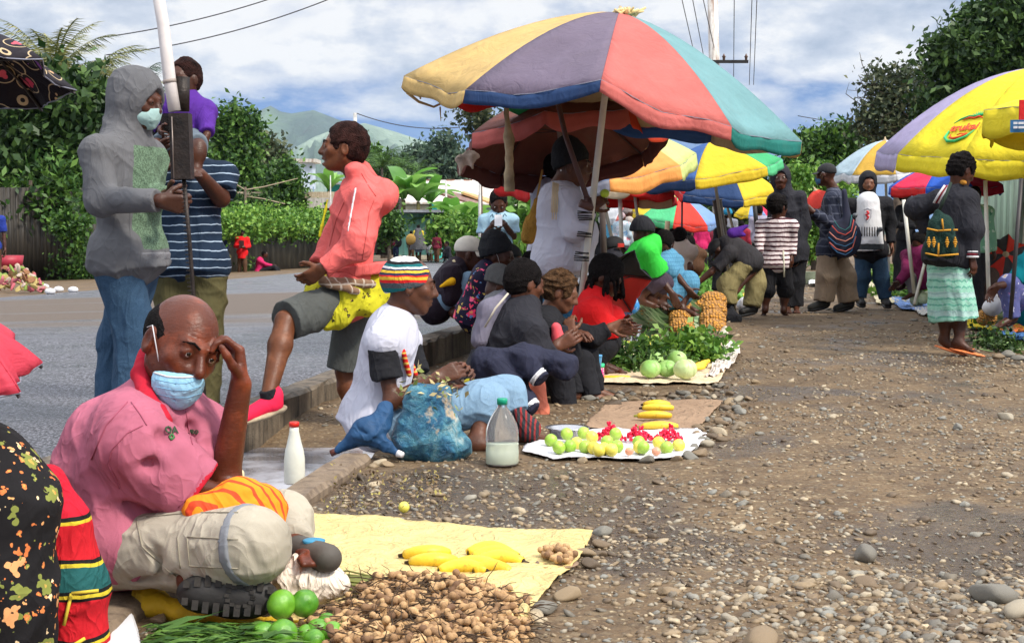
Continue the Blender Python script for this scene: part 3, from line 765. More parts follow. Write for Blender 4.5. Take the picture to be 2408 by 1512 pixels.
tree('brighter leafy shrub showing above the left end of the dark fence',60,480,Yb-2.5,[(30,470,70,30),(110,480,60,22),(150,420,40,40),(200,480,40,24)],1500,.26,LM_MD,RT,kw=dict(elong=2.4,clump=6,shell=.2),cat='shrub',name='shrub')
palm('tall palm with dry yellow-green fronds rising left of the grey hoodie',190,240,46,22,2.9,RT,LM_YL)
palm('palm with upright fronds at the far left edge',125,185,47,20,2.6,RT,LM_YL,updroop=.38)
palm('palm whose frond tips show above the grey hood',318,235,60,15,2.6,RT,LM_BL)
tree('tall rounded green tree standing behind the striped polo shirt',560,480,78,[(552,300,26,42),(586,300,14,34),(535,350,28,48),(580,350,16,30),(555,400,36,56),(585,440,26,44),(525,450,34,56)],14000,.34,LM_MD,RT,kw=dict(clump=14,shell=.45),r0=.3)
tree('thin open crowned grey tree beside the tall rounded green tree',640,460,92,[(622,350,20,18),(638,375,22,16),(650,410,16,18),(615,385,18,22),(662,430,12,14)],2100,.42,LM_GY,RT,kw=dict(clump=6,shell=.4),r0=.14)
tree('narrow columnar green tree beside the water tower',672,500,66,[(668,415,16,26),(664,450,17,28),(672,478,18,30),(680,440,10,24)],5000,.26,LM_MD,RT,kw=dict(clump=14,shell=.5),r0=.2)
tree('low dark bush filling the yard behind the creeper fence',600,500,64,[(570,495,50,25),(625,498,28,18)],2400,.26,LM_DK,RT,kw=dict(clump=8,shell=.3),cat='bush',name='bush')
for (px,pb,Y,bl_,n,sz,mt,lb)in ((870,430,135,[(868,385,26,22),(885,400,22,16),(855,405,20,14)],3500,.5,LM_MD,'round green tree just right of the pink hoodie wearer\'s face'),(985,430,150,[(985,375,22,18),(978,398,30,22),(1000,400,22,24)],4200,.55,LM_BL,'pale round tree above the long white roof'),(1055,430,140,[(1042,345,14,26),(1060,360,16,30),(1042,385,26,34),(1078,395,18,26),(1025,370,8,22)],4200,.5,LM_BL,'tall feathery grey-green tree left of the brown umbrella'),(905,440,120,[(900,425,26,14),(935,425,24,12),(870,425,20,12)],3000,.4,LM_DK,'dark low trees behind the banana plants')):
 tree(lb,px,pb,Y,bl_,n,sz,mt,RT,kw=dict(clump=8,shell=.35),r0=.25)
palm('small palm in the middle of the far tree line',940,400,125,14,2.2,RT,LM_MD,group=None)
palm('wide palm at the left of the far tree line',898,395,118,16,2.6,RT,LM_MD)
palm('low palm in front of the pale round far tree',985,415,120,14,2.4,RT,LM_MD)
tree('thin sparse tree showing between the two nearest big umbrellas',1130,380,60,[(1110,262,22,18),(1135,280,26,18),(1150,300,20,20),(1088,248,8,8),(1086,300,14,5)],900,.26,LM_GY,RT,kw=dict(clump=5,shell=.3),r0=.09)
tree('huge dark spreading tree in the top right corner',2330,330,44,[(2350,60,80,60),(2400,130,80,80),(2290,120,60,40),(2235,110,45,22),(2215,150,36,14),(2330,180,80,60),(2270,200,50,40),(2230,260,40,30),(2400,30,60,60),(2420,240,60,60),(2310,250,60,40),(2200,240,30,20)],30000,.25,LM_DK,RT,kw=dict(clump=9,shell=.3,elong=2.1),r0=.5)
tree('half bare tangled tree with hanging dry creepers behind the yellow umbrella',2110,340,56,[(2060,190,34,22),(2130,185,40,24),(2170,200,26,22),(2090,230,44,28),(2060,270,44,26),(2150,260,40,40),(2110,310,50,40),(2030,300,26,22),(2080,350,30,30)],5200,.22,LM_GY,RT,kw=dict(clump=5,shell=.3),r0=.22,sc=1)
mb=MB()
for i in range(46):
 a=W(RT.uniform(2040,2170),RT.uniform(200,330),56);p=a.copy();pts=[p]
 for j in range(4):p=p+V(RT.normal()*.35,RT.normal()*.2,RT.uniform(-.1,.5));pts.append(p)
 mb.tube(pts,[.03,.025,.02,.015,.008],4,caps=False)
tw=C.objects.get('tree');v,f=mb.out()
T_=Thing('tree','web of bare grey twigs inside the tangled tree','tree',W(2110,340,56));T_.part('branches',v,f,M_BARK)
tree('bushy green trees behind the black hooded youth',1925,470,60,[(1900,360,36,34),(1940,350,36,26),(1985,350,36,40),(1930,400,50,40),(1880,390,24,20),(2010,390,30,34),(1970,330,24,14)],11000,.26,LM_MD,RT,kw=dict(clump=10,shell=.35),r0=.2)
tree('light green creeper-covered bush between the black hoodie and the plaid jacket',1915,560,40,[(1905,470,26,40),(1890,430,24,24),(1925,520,24,50),(1950,450,40,40),(1880,520,20,30),(1900,570,30,22)],10000,.17,LM_LT,RT,kw=dict(clump=10,shell=.35),cat='bush',name='bush')
tree('dark hedge behind the crowded umbrellas',1640,560,62,[(1500,500,60,50),(1600,500,60,50),(1700,500,60,50),(1780,480,50,60),(1840,520,50,50),(1440,520,50,40)],14000,.28,LM_DK,RT,kw=dict(clump=9,shell=.3),cat='hedge',name='hedge')
tree('broad-leaved plant hanging beside the yellow net bag',1240,560,22,[(1240,485,22,30),(1255,470,16,16),(1235,510,12,18)],420,.17,LM_LT,RT,kw=dict(clump=5,shell=.2,elong=1.3),r0=.03,cat='shrub',name='shrub')
tree('leafy green bush on the verge behind the man with the phone',1210,590,30,[(1205,575,24,24),(1222,592,20,16)],1300,.16,LM_LT,RT,kw=dict(clump=7,shell=.3),r0=.03,cat='bush',name='bush')
tree('bright green hedge tumbling down right of the mint shed',1080,590,62,[(1060,552,34,18),(1095,552,36,22),(1125,562,26,22),(1050,538,20,12)],6500,.24,LM_LT,RT,kw=dict(clump=9,shell=.35),cat='hedge',name='hedge',r0=.3)
tree('small leafy tree left of the mint shed',915,580,60,[(903,518,18,14),(925,530,16,11),(903,540,16,12)],2600,.2,LM_MD,RT,kw=dict(clump=8,shell=.3),r0=.1)
bananas('tall banana plants with upright leaves behind the mint shed',[(950,470,9,2.6),(985,475,9,2.2),(1010,480,7,2.0)],74,3,RT,LM_BN)
bananas('banana plants with wide leaves above the tumbling hedge',[(1060,540,9,2.4),(1100,545,9,2.4),(1125,550,8,2.0)],66,3,RT,LM_BN)
bananas('banana plant beside the water tower',[(772,448,8,1.5)],68,3,RT,LM_BN)
# ------------- buildings
M_CREAM=concretemat('cream roof sheet',(.42,.34,.22),(.60,.52,.38),(.22,.13,.07))
M_DKB=plain('dark brown timber wall',(.035,.020,.014),.8,var=.3)
M_FASC=concretemat('peeling white fascia',(.42,.40,.36),(.62,.60,.56),(.16,.09,.06))
M_MINT=corrug('mint painted sheet',(.17,.46,.37),(.25,.58,.47),(.16,.28,.22),.3)
M_TURQ=plain('turquoise wall',(.05,.52,.45),.7,var=.08,vs=1)
M_WHR=corrug('white roof sheet',(.62,.60,.56),(.80,.78,.74),(.40,.22,.13),.6)
M_BRR=corrug('rusty brown roof sheet',(.16,.075,.05),(.26,.13,.085),(.09,.04,.03),.4)
M_ORR=plain('ochre roof',(.50,.30,.12),.7,var=.15,vs=1.5)
M_GLS=plain('window glass',(.03,.035,.04),.15,bmp=0)
M_TIN=plain('grey galvanised iron',(.32,.33,.35),.5,metal=.5,var=.2,vs=3)
def pxw(px,Y):return (px-1204)/FPX*Y
def pzh(py,Y):return CAMH+(550-py)/FPX*Y
def bbox(mb,x0,x1,y0,y1,Y,dy,mi=0,off=0):
 a,b=pxw(x0,Y),pxw(x1,Y);t_,u=pzh(y0,Y),pzh(y1,Y);mb.box(((a+b)/2,Y+dy/2+off,(t_+u)/2),(b-a,dy,t_-u),mi=mi)
def part_box(T_,name,mat,x0,x1,y0,y1,Y,dy,off=0,parent=None):
 mb=MB();bbox(mb,x0,x1,y0,y1,Y,dy,off=off);return T_.part(name,*mb.out(),mat,smooth=False,parent=parent)
Y=68
T_=Thing('house','low dark house with a flat cream roof and peeling white fascia','house',V(pxw(700,Y),Y,-.8))
part_box(T_,'wall',M_DKB,575,850,470,600,Y,8);part_box(T_,'roof',M_CREAM,560,862,452,466,Y-1,11)
part_box(T_,'fascia',M_FASC,724,850,466,490,Y-1,.3)
for x in (722,745,590,640):
 w=part_box(T_,'window',M_FASC,x,x+12,498,528,Y,.1,-.12);part_box(T_,'pane',M_GLS,x+2,x+10,501,526,Y,.04,-.18,parent=w)
part_box(T_,'red_grille',plain('red painted grille',(.22,.02,.03),.6),600,650,505,525,Y,.1,-.3)
Y=72
T_=Thing('water_tower','pale blue square water tower with a rusty flat cap','water tower',V(pxw(725,Y),Y,-.6))
part_box(T_,'tank',plain('pale blue painted steel',(.42,.50,.62),.6,var=.12,vs=1.5),713,737,384,445,Y,1.1)
part_box(T_,'cap',M_FASC,699,746,375,383,Y-.3,1.8)
for x in (711,717,729,737):part_box(T_,'leg',plain('blue steel post',(.20,.30,.45),.6),x,x+2,440,610,Y,.12,.1)
Y=66
T_=Thing('shed','mint green shed with a thin grey flat roof behind the far walkers','shed',V(pxw(980,Y),Y,-.7))
part_box(T_,'wall',M_MINT,930,1028,502,600,Y,5);part_box(T_,'roof',M_TIN,905,1043,494,500,Y-1.2,8)
w=part_box(T_,'window',M_FASC,1000,1018,530,560,Y,.08,-.1);part_box(T_,'pane',M_GLS,1003,1015,533,557,Y,.04,-.16,parent=w)
part_box(T_,'door',plain('brown shed door',(.12,.10,.08),.8),1019,1026,512,590,Y,.06,-.08)
Y=92
def gable(T_,name,mat,x0,x1,ytop0,ytop1,ybot0,ybot1,Y,dy):
 """sloping roof plane: near edge low, far edge high; thick"""
 a=[V(pxw(x0,Y),Y,pzh(ybot0,Y)),V(pxw(x1,Y),Y,pzh(ybot1,Y)),V(pxw(x1,Y),Y+dy,pzh(ytop1,Y)),V(pxw(x0,Y),Y+dy,pzh(ytop0,Y))]
 vs=a+[p-V(0,0,.12)for p in a]
 return T_.part(name,vs,[(0,1,2,3),(7,6,5,4),(0,4,5,1),(1,5,6,2),(2,6,7,3),(3,7,4,0)],mat,smooth=False)
T_=Thing('warehouse','long building with a white roof and rusty ridge beyond the banana plants','building',V(pxw(1050,Y),Y,-.8))
gable(T_,'roof',M_WHR,935,1330,413,410,475,480,Y,9)
part_box(T_,'wall',plain('cream wall',(.45,.40,.30),.8),937,1328,478,620,Y,9,.3)
for x in (985,1035,1080,1120):part_box(T_,'rust_patch',M_BRR,x,x+22,411,416,Y,.5,8.6)
Y=80
T_=Thing('house','turquoise house with a sloping rusty brown roof','house',V(pxw(1060,Y),Y,-.8))
gable(T_,'roof',M_BRR,1000,1130,432,462,444,484,Y,6);part_box(T_,'wall',M_TURQ,1008,1120,478,610,Y,5,.6)
T_=Thing('house','small turquoise house partly hidden by the pink hoodie','house',V(pxw(800,Y),Y,-.8))
part_box(T_,'wall',M_TURQ,770,885,428,600,Y,5);gable(T_,'roof',M_TIN,762,890,415,415,430,430,Y-.8,6)
T_=Thing('house','house with an ochre roof right of the pink hood','house',V(pxw(900,Y),Y,-.8))
gable(T_,'roof',M_ORR,880,940,436,440,468,462,Y-4,6);part_box(T_,'wall',M_DKB,884,938,466,600,Y-3.5,5)
Y=86
T_=Thing('house','far house with an ochre gable above the man with the phone','house',V(pxw(1150,Y),Y,-.8))
gable(T_,'roof',M_ORR,1085,1175,445,470,452,484,Y-3,4);part_box(T_,'wall',plain('white house wall',(.60,.58,.54),.8),1090,1300,482,610,Y,5)
Y=50
T_=Thing('panel_fence','blue panel fence behind the market crowd','fence',V(pxw(1430,Y),Y,-.3))
part_box(T_,'panel',plain('blue painted sheet',(.02,.13,.22),.6),1190,1260,520,600,Y,.1);part_box(T_,'panel',plain('blue painted sheet',(.02,.13,.22),.6),1415,1560,518,600,Y,.1)
a=V(5.1,13.5,0);b=V(8.0,27,0);a[2]=float(gravel_z(a[0],a[1]));b[2]=float(gravel_z(b[0],b[1]))
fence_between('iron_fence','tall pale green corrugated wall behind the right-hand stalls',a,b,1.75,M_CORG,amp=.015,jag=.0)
T_=Thing('weeds','dark weeds climbing the foot of the green wall','weeds',V(6,17,0))
v,f=leafcloud([(a+(b-a)*t_+V(-.12,0,.25+.3*RT.rand()),V(.1,.5,.35))for t_ in np.linspace(.05,.6,8)],1500,.1,RT,2,6,.3);T_.part('foliage',v,f,LM_MD)
# ------------- poles and wires
M_POLE=concretemat('flaking white steel pole',(.55,.52,.47),(.74,.71,.66),(.20,.10,.06))
def wire(a,b,sag,label,r=.012,group='overhead wires',name='wire'):
 a=np.asarray(a);b=np.asarray(b);pts=[a+(b-a)*t_-V(0,0,sag*4*t_*(1-t_))for t_ in np.linspace(0,1,22)]
 mb=MB();mb.tube(pts,r,5);single(name,*mb.out(),plain('dark cable',(.05,.05,.055),.6),label,'wire',group)
Y=34
pb=W(1694,560,Y);pt=W(1672,-130,Y);pb[2]=float(gz(pb[0],pb[1]))
T_=Thing('power_pole','tall white steel power pole with flaking paint behind the big umbrella','power pole',pb)
mb=MB();mb.tube([pb,pt],[.15,.115],14);T_.part('pole',*mb.out(),M_POLE)
ca=W(1640,147,Y);cb=W(1757,148,Y);mb=MB();mb.box((ca+cb)/2-V(0,.15,0),(cb[0]-ca[0],.06,.07));cr=T_.part('crossarm',*mb.out(),M_DARK,smooth=False)
for x in (1700,1752):
 p=W(x,146,Y)-V(0,.15,0);mb=MB();mb.lathe(p,[(.012,0),(.03,.03),(.03,.08),(.05,.09),(.02,.14),(.012,.17)],10);T_.part('insulator',*mb.out(),plain('brown insulator',(.12,.07,.05),.4),parent=cr)
for i,(x0,x1)in enumerate(((1590,1640),(1617,1660),(1640,1690),(1727,1725),(1770,1762),(1782,1772))):
 wire(W(x0,-60,Y-8),W(x1,200 if i>2 else 160,Y+3),0.0,'thin wire dropping beside the flaking white power pole',.009,'wires beside the power pole')
wire(W(230,90,60),W(660,-10,60),.2,'upper overhead wire crossing the sky at the left',.025,None)
wire(W(250,130,60),W(820,-20,60),.4,'lower overhead wire crossing the sky at the left',.025,None)
wire(W(836,266,90),W(1080,300,90),.4,'far wire running right from the thin pole',.03,None)
wire(W(1876,273,70),W(2300,330,70),.1,'faint wire crossing the sky over the right-hand trees',.02,None)
for (px,y0,y1,Y,r,lb)in ((835,266,560,90,.16,'thin grey pole just above the curly-haired head'),(1049,425,560,70,.07,'slim grey post left of the man with the phone'),(1128,398,590,48,.06,'slim white pole behind the man with the phone'),(777,413,560,62,.035,'slim white post beside the water tower')):
 p=W(px,y0,Y);z=float(gz(p[0],p[1]));mb=MB();mb.tube([V(p[0],p[1],z-.2),p],[r,r*.7],8)
 single('post',*mb.out(),plain('weathered pole',(.45,.44,.42),.7,var=.25,vs=4),lb,'pole')
for k,(px,y0)in enumerate(((577,440),(505,495),(607,488),(625,495),(660,500),(690,505))):
 p=W(px,y0,57);mb=MB();mb.tube([V(p[0],57,-.6),p],.05,6)
 single('fence_post',*mb.out(),M_BARK,'rough timber post standing above the creeper fence','post','timber posts behind the creeper')
mb=MB();mb.tube([W(540,425,57),W(577,447,57),W(620,440,57),W(700,420,57)],[.02,.03,.03,.015],6);mb.tube([W(578,462,57),W(620,468,57),W(670,480,57)],.025,6)
single('branch',*mb.out(),plain('pale dry branch',(.35,.28,.19),.8),'pale dry branch resting on the tall timber post','branch')
# ---------------------------------------------------------------- people
def hand(S,w,d,n,ts=1,curl=25,k=1.0,mr=0,spread=.05,thumb=.5):
 """five-fingered hand: w wrist, d towards knuckles, n palm normal, ts side of the thumb"""
 d=nrm(d);n=nrm(n-np.dot(n,d)*d);l=np.cross(d,n)*ts
 R=lambda r:max(r*k,mr)
 for i in range(4):
  off=(1.5-i)*.0195*k*l
  kn=w+off+d*(.088-.004*abs(i-1))*k-n*.004*k
  S.rc(w+off*.55+d*.008*k,kn,R(.0165),R(.0125),k=.012)
  L=[(.044,.027,.021),(.048,.030,.022),(.045,.028,.021),(.035,.021,.018)][i]
  c=0;p=kn;ax=np.cross(d,n);sp=(1.5-i)*spread
  d0=nrm(d+l*sp)
  for j in range(3):
   c+=R_(curl)*(.85,1.15,.75)[j]*(1+.12*(i-1.5)*.5)
   dd=d0*math.cos(c)+n*math.sin(c);q=p+dd*L[j]*k
   S.rc(p,q,R((.0098,.0088,.008)[j]),R((.009,.0082,.0068)[j]),k=.004);p=q
 b=w+l*.022*k+d*.022*k+n*.006*k;c=R_(curl)*.5
 t1=nrm(d*.55+l*(.85-thumb*.4)+n*(.25+thumb*.4));p=b;dirs=[t1,nrm(t1+d*.5+n*.3*thumb),nrm(t1*.6+d*.8+n*.5*thumb-l*.2)]
 for j,Lj in enumerate((.042,.032,.025)):
  q=p+dirs[j]*Lj*k;S.rc(p,q,R((.0145,.0112,.0098)[j]),R((.0118,.010,.0082)[j]),k=.007);p=q
 return w+d*.11*k
def head_sdf(S,c,Rm,k=1.0,fat=1.0,jaw=1.0,nose=1.0,mouth_open=0,near=False,neck=None,nr=.054):
 l,f,u=Rm[:,0],Rm[:,1],Rm[:,2];P=lambda x,y,z:c+(l*x+f*y+u*z)*k
 S.el(P(0,-.012,.030),V(.076,.097,.090)*k,Rm,.02)
 S.el(P(0,.030,-.020),V(.064*fat,.066,.080)*k,Rm,.03)
 S.el(P(0,.042,-.072*jaw),V(.040*fat,.045,.040)*k,Rm,.03)
 S.rc(P(-.050,.0,-.045),P(-.018,.066,-.088*jaw),.022*k,.020*k,k=.02);S.rc(P(.050,.0,-.045),P(.018,.066,-.088*jaw),.022*k,.020*k,k=.02)
 S.rc(P(-.036,.078,.031),P(-.008,.090,.025),.013*k,.011*k,k=.012);S.rc(P(.036,.078,.031),P(.008,.090,.025),.013*k,.011*k,k=.012)
 for s_ in (-1,1):
  S.el(P(s_*.032,.098,.008),V(.017,.016,.012)*k,Rm,.010,'d')
  S.rc(P(s_*.046,.062,-.016),P(s_*.03,.078,-.030),.020*k,.016*k,k=.02)
  S.el(P(s_*.080*fat**.5,-.008,-.006),V(.010,.021,.034)*k,Rm,.008)
  if near:S.el(P(s_*.090*fat**.5,-.004,-.002),V(.008,.012,.022)*k,Rm,.005,'d')
  S.el(P(s_*.032,.086,.010),V(.0165,.012,.0135)*k,Rm,.006)
  if near:S.el(P(s_*.032,.1005,.0085),V(.0135,.0068,.0030)*k,Rm,.003,'d')
 S.rc(P(0,.092,.018),P(0,.112*nose,-.024),.009*k,.0145*k,k=.012)
 S.rc(P(-.014,.098,-.029),P(.014,.098,-.029),.0115*k,k=.008)
 if near:S.el(P(-.009,.104,-.040),V(.005,.006,.004)*k,Rm,.004,'d');S.el(P(.009,.104,-.040),V(.005,.006,.004)*k,Rm,.004,'d')
 S.rc(P(-.020,.086,-.056),P(.020,.086,-.056),.0075*k,k=.008);S.rc(P(0,.096,-.055),P(0,.096,-.056),.010*k,k=.01)
 mo=.010*mouth_open
 S.rc(P(-.017,.086,-.068-mo),P(.017,.086,-.068-mo),.0085*k,k=.008);S.rc(P(0,.094,-.069-mo),P(0,.094,-.069-mo),.010*k,k=.01)
 if near:
  for zz,yy in ((.046,.087),(.058,.084),(.070,.078)):S.rc(P(-.034,yy-.010,zz),P(0,yy+.003,zz+.003),.0026*k,k=.004,op='d');S.rc(P(.034,yy-.010,zz),P(0,yy+.003,zz+.003),.0026*k,k=.004,op='d')
 if near:S.rc(P(-.019,.100,-.0622-mo*.5),P(.019,.100,-.0622-mo*.5),(.0032+mo*.5)*k,k=.004,op='d')
 if neck is not None:S.rc(P(0,-.022,-.055),neck+V(0,0,.01),nr*k,nr*1.12*k,k=.03)
def Rhead(yaw,pitch=0,roll=0):
 y=R_(yaw);f=V(math.sin(y),-math.cos(y),0);l=V(math.cos(y),math.sin(y),0);u=V(0,0,1)
 p=R_(pitch);f2=f*math.cos(p)-u*math.sin(p);u2=u*math.cos(p)+f*math.sin(p)
 r=R_(roll);l3=l*math.cos(r)+u2*math.sin(r);u3=u2*math.cos(r)-l*math.sin(r)
 return np.array([l3,f2,u3]).T
class Person:
 """joints are given in photograph pixels plus a depth offset in metres; yaw 0 faces the camera, 90 faces right"""
 def __init__(s,label,D,J,yaw=0,face=None,sc=1.0,hs=None,skin=None,group=None,h=None,fat=1.0,near=False,mouth=0,nose=1,sw=None,eyes=True,jaw=1.0,feet=True,curl=(25,25),palm=(None,None),barebody=True,nofeet=False,girth=1.0,headfat=1.0,arm=2,leg=2,thin=.78):
  s.D=D;s.sc=sc;s.hs=hs or sc;s.skin=skin or SK1;s.h=h or min(.03,max(.0062,D/1422*1.15));s.J={};s.girth=girth;s.gl=girth*sc
  for k,v in J.items():s.J[k]=W(v[0],v[1],D+(v[2]if len(v)>2 else 0))
  j=s.J;y=R_(yaw);s.f=V(math.sin(y),-math.cos(y),0);s.l=V(math.cos(y),math.sin(y),0)
  s.up=nrm(j['N']-j['P']);s.l=nrm(s.l-s.up*np.dot(s.l,s.up));s.f=np.cross(s.l,s.up);s.f=s.f if np.dot(s.f,V(math.sin(y),-math.cos(y),0))>=0 else -s.f
  w=(sw or .175)*sc
  for sd,k in ((1,'L'),(-1,'R')):
   j.setdefault('S'+k,j['N']+s.l*sd*w-s.up*.055*sc);j.setdefault('H'+k,j['P']+s.l*sd*.085*sc*girth)
   if 'E'+k not in j:j['E'+k]=j['S'+k]+V(0,0,-.28*sc)+s.l*sd*.05*sc
   if 'W'+k not in j:j['W'+k]=j['E'+k]+V(0,0,-.24*sc)+s.f*.06*sc
   if 'K'+k not in j:j['K'+k]=j['H'+k]+V(0,0,-.42*sc)
   if 'A'+k not in j:j['A'+k]=j['K'+k]+V(0,0,-.42*sc)
   fl=nrm(V(s.f[0],s.f[1],0));j.setdefault('T'+k,j['A'+k]+fl*.15*sc-V(0,0,.055*sc))
  s.face=face or (yaw,0,0);s.Rm=Rhead(*s.face);s.Rt=np.array([s.l,s.f,s.up]).T
  low=min(p[2]for p in j.values());o=j['P'].copy();o[2]=min(low-.03*sc,o[2]-.1)
  s.T=Thing('person',label,'person',o,group);s.k=s.h
  B=SDF(s.h);g=sc
  s.torso(B,-.012);mr=s.h*.62
  a1=thin if arm>=1 else 1;a2=thin if arm>=2 else 1;l1=thin if leg>=1 else 1;l2=thin if leg>=2 else 1
  for k in 'LR':
   B.rc(j['S'+k],j['E'+k],.050*g*a1,.040*g*a1,k=.03);B.rc(j['E'+k],j['W'+k],.040*g*a2,.027*g,k=.02)
   B.rc(j['H'+k],j['K'+k],.078*g*girth*l1,.054*g*l1,k=.04)
   kn=j['K'+k];an=j['A'+k];calf=kn+(an-kn)*.32+nrm(np.cross(an-kn,s.l))*0
   B.rc(kn,calf,.052*g*l2,.054*g*l2,k=.03);B.rc(calf,an,.054*g*l2,.034*g,k=.03)
   if feet:
    t_=j['T'+k];B.rc(an-nrm(t_-an)*.02,t_,.036*g,.026*g,k=.03);l_=nrm(np.cross(t_-an,V(0,0,1)))
    for q in range(5):B.rc(t_+l_*(q-2)*.014*g,t_+l_*(q-2)*.017*g+nrm((t_-an)*V(1,1,.2))*(.045-.005*abs(q-1))*g-V(0,0,.006),max(.012*g,mr),max(.009*g,mr),k=.01)
  head_sdf(B,j['H'],s.Rm,s.hs,headfat,jaw,nose,mouth,near,j['N'],.052*girth)
  for k,sd,cu,pn in (('L',1,curl[0],palm[0]),('R',-1,curl[1],palm[1])):
   d=nrm(j['W'+k]-j['E'+k])if 'F'+k not in j else nrm(j['F'+k]-j['W'+k]);n=pn if pn is not None else -s.l*sd+s.f*.3
   if abs(np.dot(nrm(n),d))>.95:n=s.f
   hand(B,j['W'+k],d,np.asarray(n,float),1 if np.dot(np.cross(d,nrm(n-np.dot(n,d)*d)),s.f+V(0,0,.3))>0 else -1,cu,.98*sc,mr)
  v,f=B.mesh();s.T.part('body',v,f,s.skin)
  if eyes and D<16:
   P=lambda x,y_,z:j['H']+(s.Rm@V(x,y_,z))*s.hs
   for sd in (-1,1):
    mb=MB();sp,sf=I2;mb.add(sp*.0112*s.hs+P(sd*.032,.0862,.0085),sf);e=s.T.part('eye',*mb.out(),M_EYE)
    mb=MB();mb.add((sp*V(.0060,.0035,.0055)*s.hs)@s.Rm.T+P(sd*.032,.0950,.0085),sf);s.T.part('iris',*mb.out(),M_IRIS,parent=e)
    if near:
     mb=MB();mb.tube([P(sd*.012,.101,.026),P(sd*.03,.098,.036),P(sd*.050,.080,.030)],[.003,.0035,.0015],6);s.T.part('eyebrow',*mb.out(),HAIRM)
 def torso(s,B,o,belly=0,hips=True,k=.05):
  j=s.J;g=s.sc;gi=s.girth;N,P=j['N'],j['P'];d=N-P;w=np.linalg.norm(j['SL']-j['SR'])/2
  B.el(P+d*.70,V(w*.86+o,(.108*gi)*g+o,.19*g+o),s.Rt,k)
  B.el(P+d*.34+s.f*(.012+belly),V(.138*g*gi+o,(.104+belly)*g*gi+o,.17*g+o),s.Rt,k)
  if hips:B.el(P+V(0,0,.02)*0,V(.155*g*gi+o,.118*g*gi+o,.125*g+o),s.Rt,k)
  B.rc(j['SL'],j['SR'],.058*g+o,.058*g+o,k=k)
  B.rc(N-s.up*.02,(j['SL']+N)/2-s.up*.02*g,.055*g+o*.6,.055*g+o*.6,k=.04);B.rc(N-s.up*.02,(j['SR']+N)/2-s.up*.02*g,.055*g+o*.6,.055*g+o*.6,k=.04)
 def top(s,name,mat,sleeve=2,o=.014,so=.012,hem=0.0,fold=.006,seed=1,belly=0,hood=None,collar=0,label=None,slack=0,extra=None,fs=.75):
  """sleeve 0 none, 1 short, 2 long; hem: how far below the pelvis the garment reaches (m)"""
  j=s.J;g=s.sc;B=SDF(s.h);o*=.62;so*=.6;fold*=1.1;s.torso(B,o,belly,True)
  B.rc(j['HL'],j['HR'],.088*g*s.girth+o,.088*g*s.girth+o,k=.05)
  if hem:B.rc(j['P'],j['P']-s.up*hem,.13*g*s.girth+o,.14*g*s.girth+o,k=.06,flat=True)
  for k in 'LR':
   S_,E,Wr=j['S'+k],j['E'+k],j['W'+k]
   if sleeve==0:B.rc(S_,S_,.045*g+o,k=.03)
   elif sleeve==1:B.rc(S_,S_+(E-S_)*.80,.058*g+so,.058*g+so+slack,k=.03,flat=True)
   else:
    B.rc(S_,E,.056*g+so,.050*g+so+slack,k=.03);B.rc(E,E+(Wr-E)*.97,.050*g+so,.036*g+so,k=.02,flat=True)
  if collar:B.rc(j['N']-s.up*.02,j['N']+(j['H']-j['N'])*.25,.066*g,.060*g,k=.02)
  if extra:extra(B,s)
  if hood=='down':
   c=j['N']-s.f*.085*g-s.up*.01;B.el(c,V(.12,.065,.075)*g,s.Rt,.03);B.rc(j['N']+s.l*.08*g,c-s.l*0-V(0,0,.02),.035*g,.045*g,k=.03);B.rc(j['N']-s.l*.08*g,c-V(0,0,.02),.035*g,.045*g,k=.03)
   B.el(c+s.up*.05,V(.06,.03,.04)*g,s.Rt,.02,'d')
  if hood=='up':
   Rm=s.Rm;q=s.hs;P=lambda x,y,z:j['H']+(Rm@V(x,y,z))*q
   B.el(P(0,-.012,.030),V(.100,.122,.118)*q,Rm,.03);B.rc(P(0,-.02,-.03),j['N'],.092*q,.088*g,k=.04)
   B.el(P(0,.135,-.022),V(.066,.105,.095)*q,Rm,.012,'d')
  v,f=B.mesh(fold,fs,seed);return s.T.part(name,v,f,mat,label=label)
 def legs(s,name,mat,upto=2.0,o=.016,fold=.006,seed=2,wide=0,label=None):
  """upto 2 = ankle, 1 = knee"""
  j=s.J;g=s.sc;gi=s.girth;o*=.7;fold*=1.1;B=SDF(s.h);B.el(j['P'],V(.150*g*gi,.114*g*gi,.12*g),s.Rt,.05)
  B.rc(j['P'],j['P']+s.up*.05*g,.112*g*gi,.10*g*gi,k=.05,flat=True)
  for k in 'LR':
   H,K,A=j['H'+k],j['K'+k],j['A'+k];t1=min(1,upto);e=H+(K-H)*t1
   B.rc(H,e,.082*g*gi+o,.062*g+o+wide*t1,k=.045,flat=upto<=1.001)
   if upto>1.001:B.rc(K,K+(A-K)*(upto-1),.062*g+o+wide,.048*g+o+wide,k=.03,flat=True)
  v,f=B.mesh(fold,.8,seed);return s.T.part(name,v,f,mat,label=label)
 def skirt(s,name,mat,hemc,rx,ry,fold=.008,seed=3,o=.02,label=None,pleats=9):
  """hemc: hem centre (px, py, dd)"""
  j=s.J;B=SDF(s.h);c=W(hemc[0],hemc[1],s.D+(hemc[2]if len(hemc)>2 else 0));P=j['P'];g=s.sc
  n=6
  for i in range(n+1):
   t_=i/n;q=P+(c-P)*t_;w=.15*g*s.girth+(rx-.15*g*s.girth)*t_;d=.118*g*s.girth+(ry-.118*g*s.girth)*t_
   B.el(q,V(w+o*.3,d+o*.3,.10*g),s.Rt if i==0 else np.array([s.l,s.f,V(0,0,1)]).T,.05)
  for i in range(pleats):
   a=i/pleats*6.283;B.rc(P+s.l*.10*g*math.cos(a)+s.f*.08*g*math.sin(a),c+s.l*(rx-.005)*math.cos(a)+s.f*(ry-.005)*math.sin(a),.01,.022,k=.03)
  B.cut(c,c-P);v,f=B.mesh(fold,1,seed);return s.T.part(name,v,f,mat,label=label)
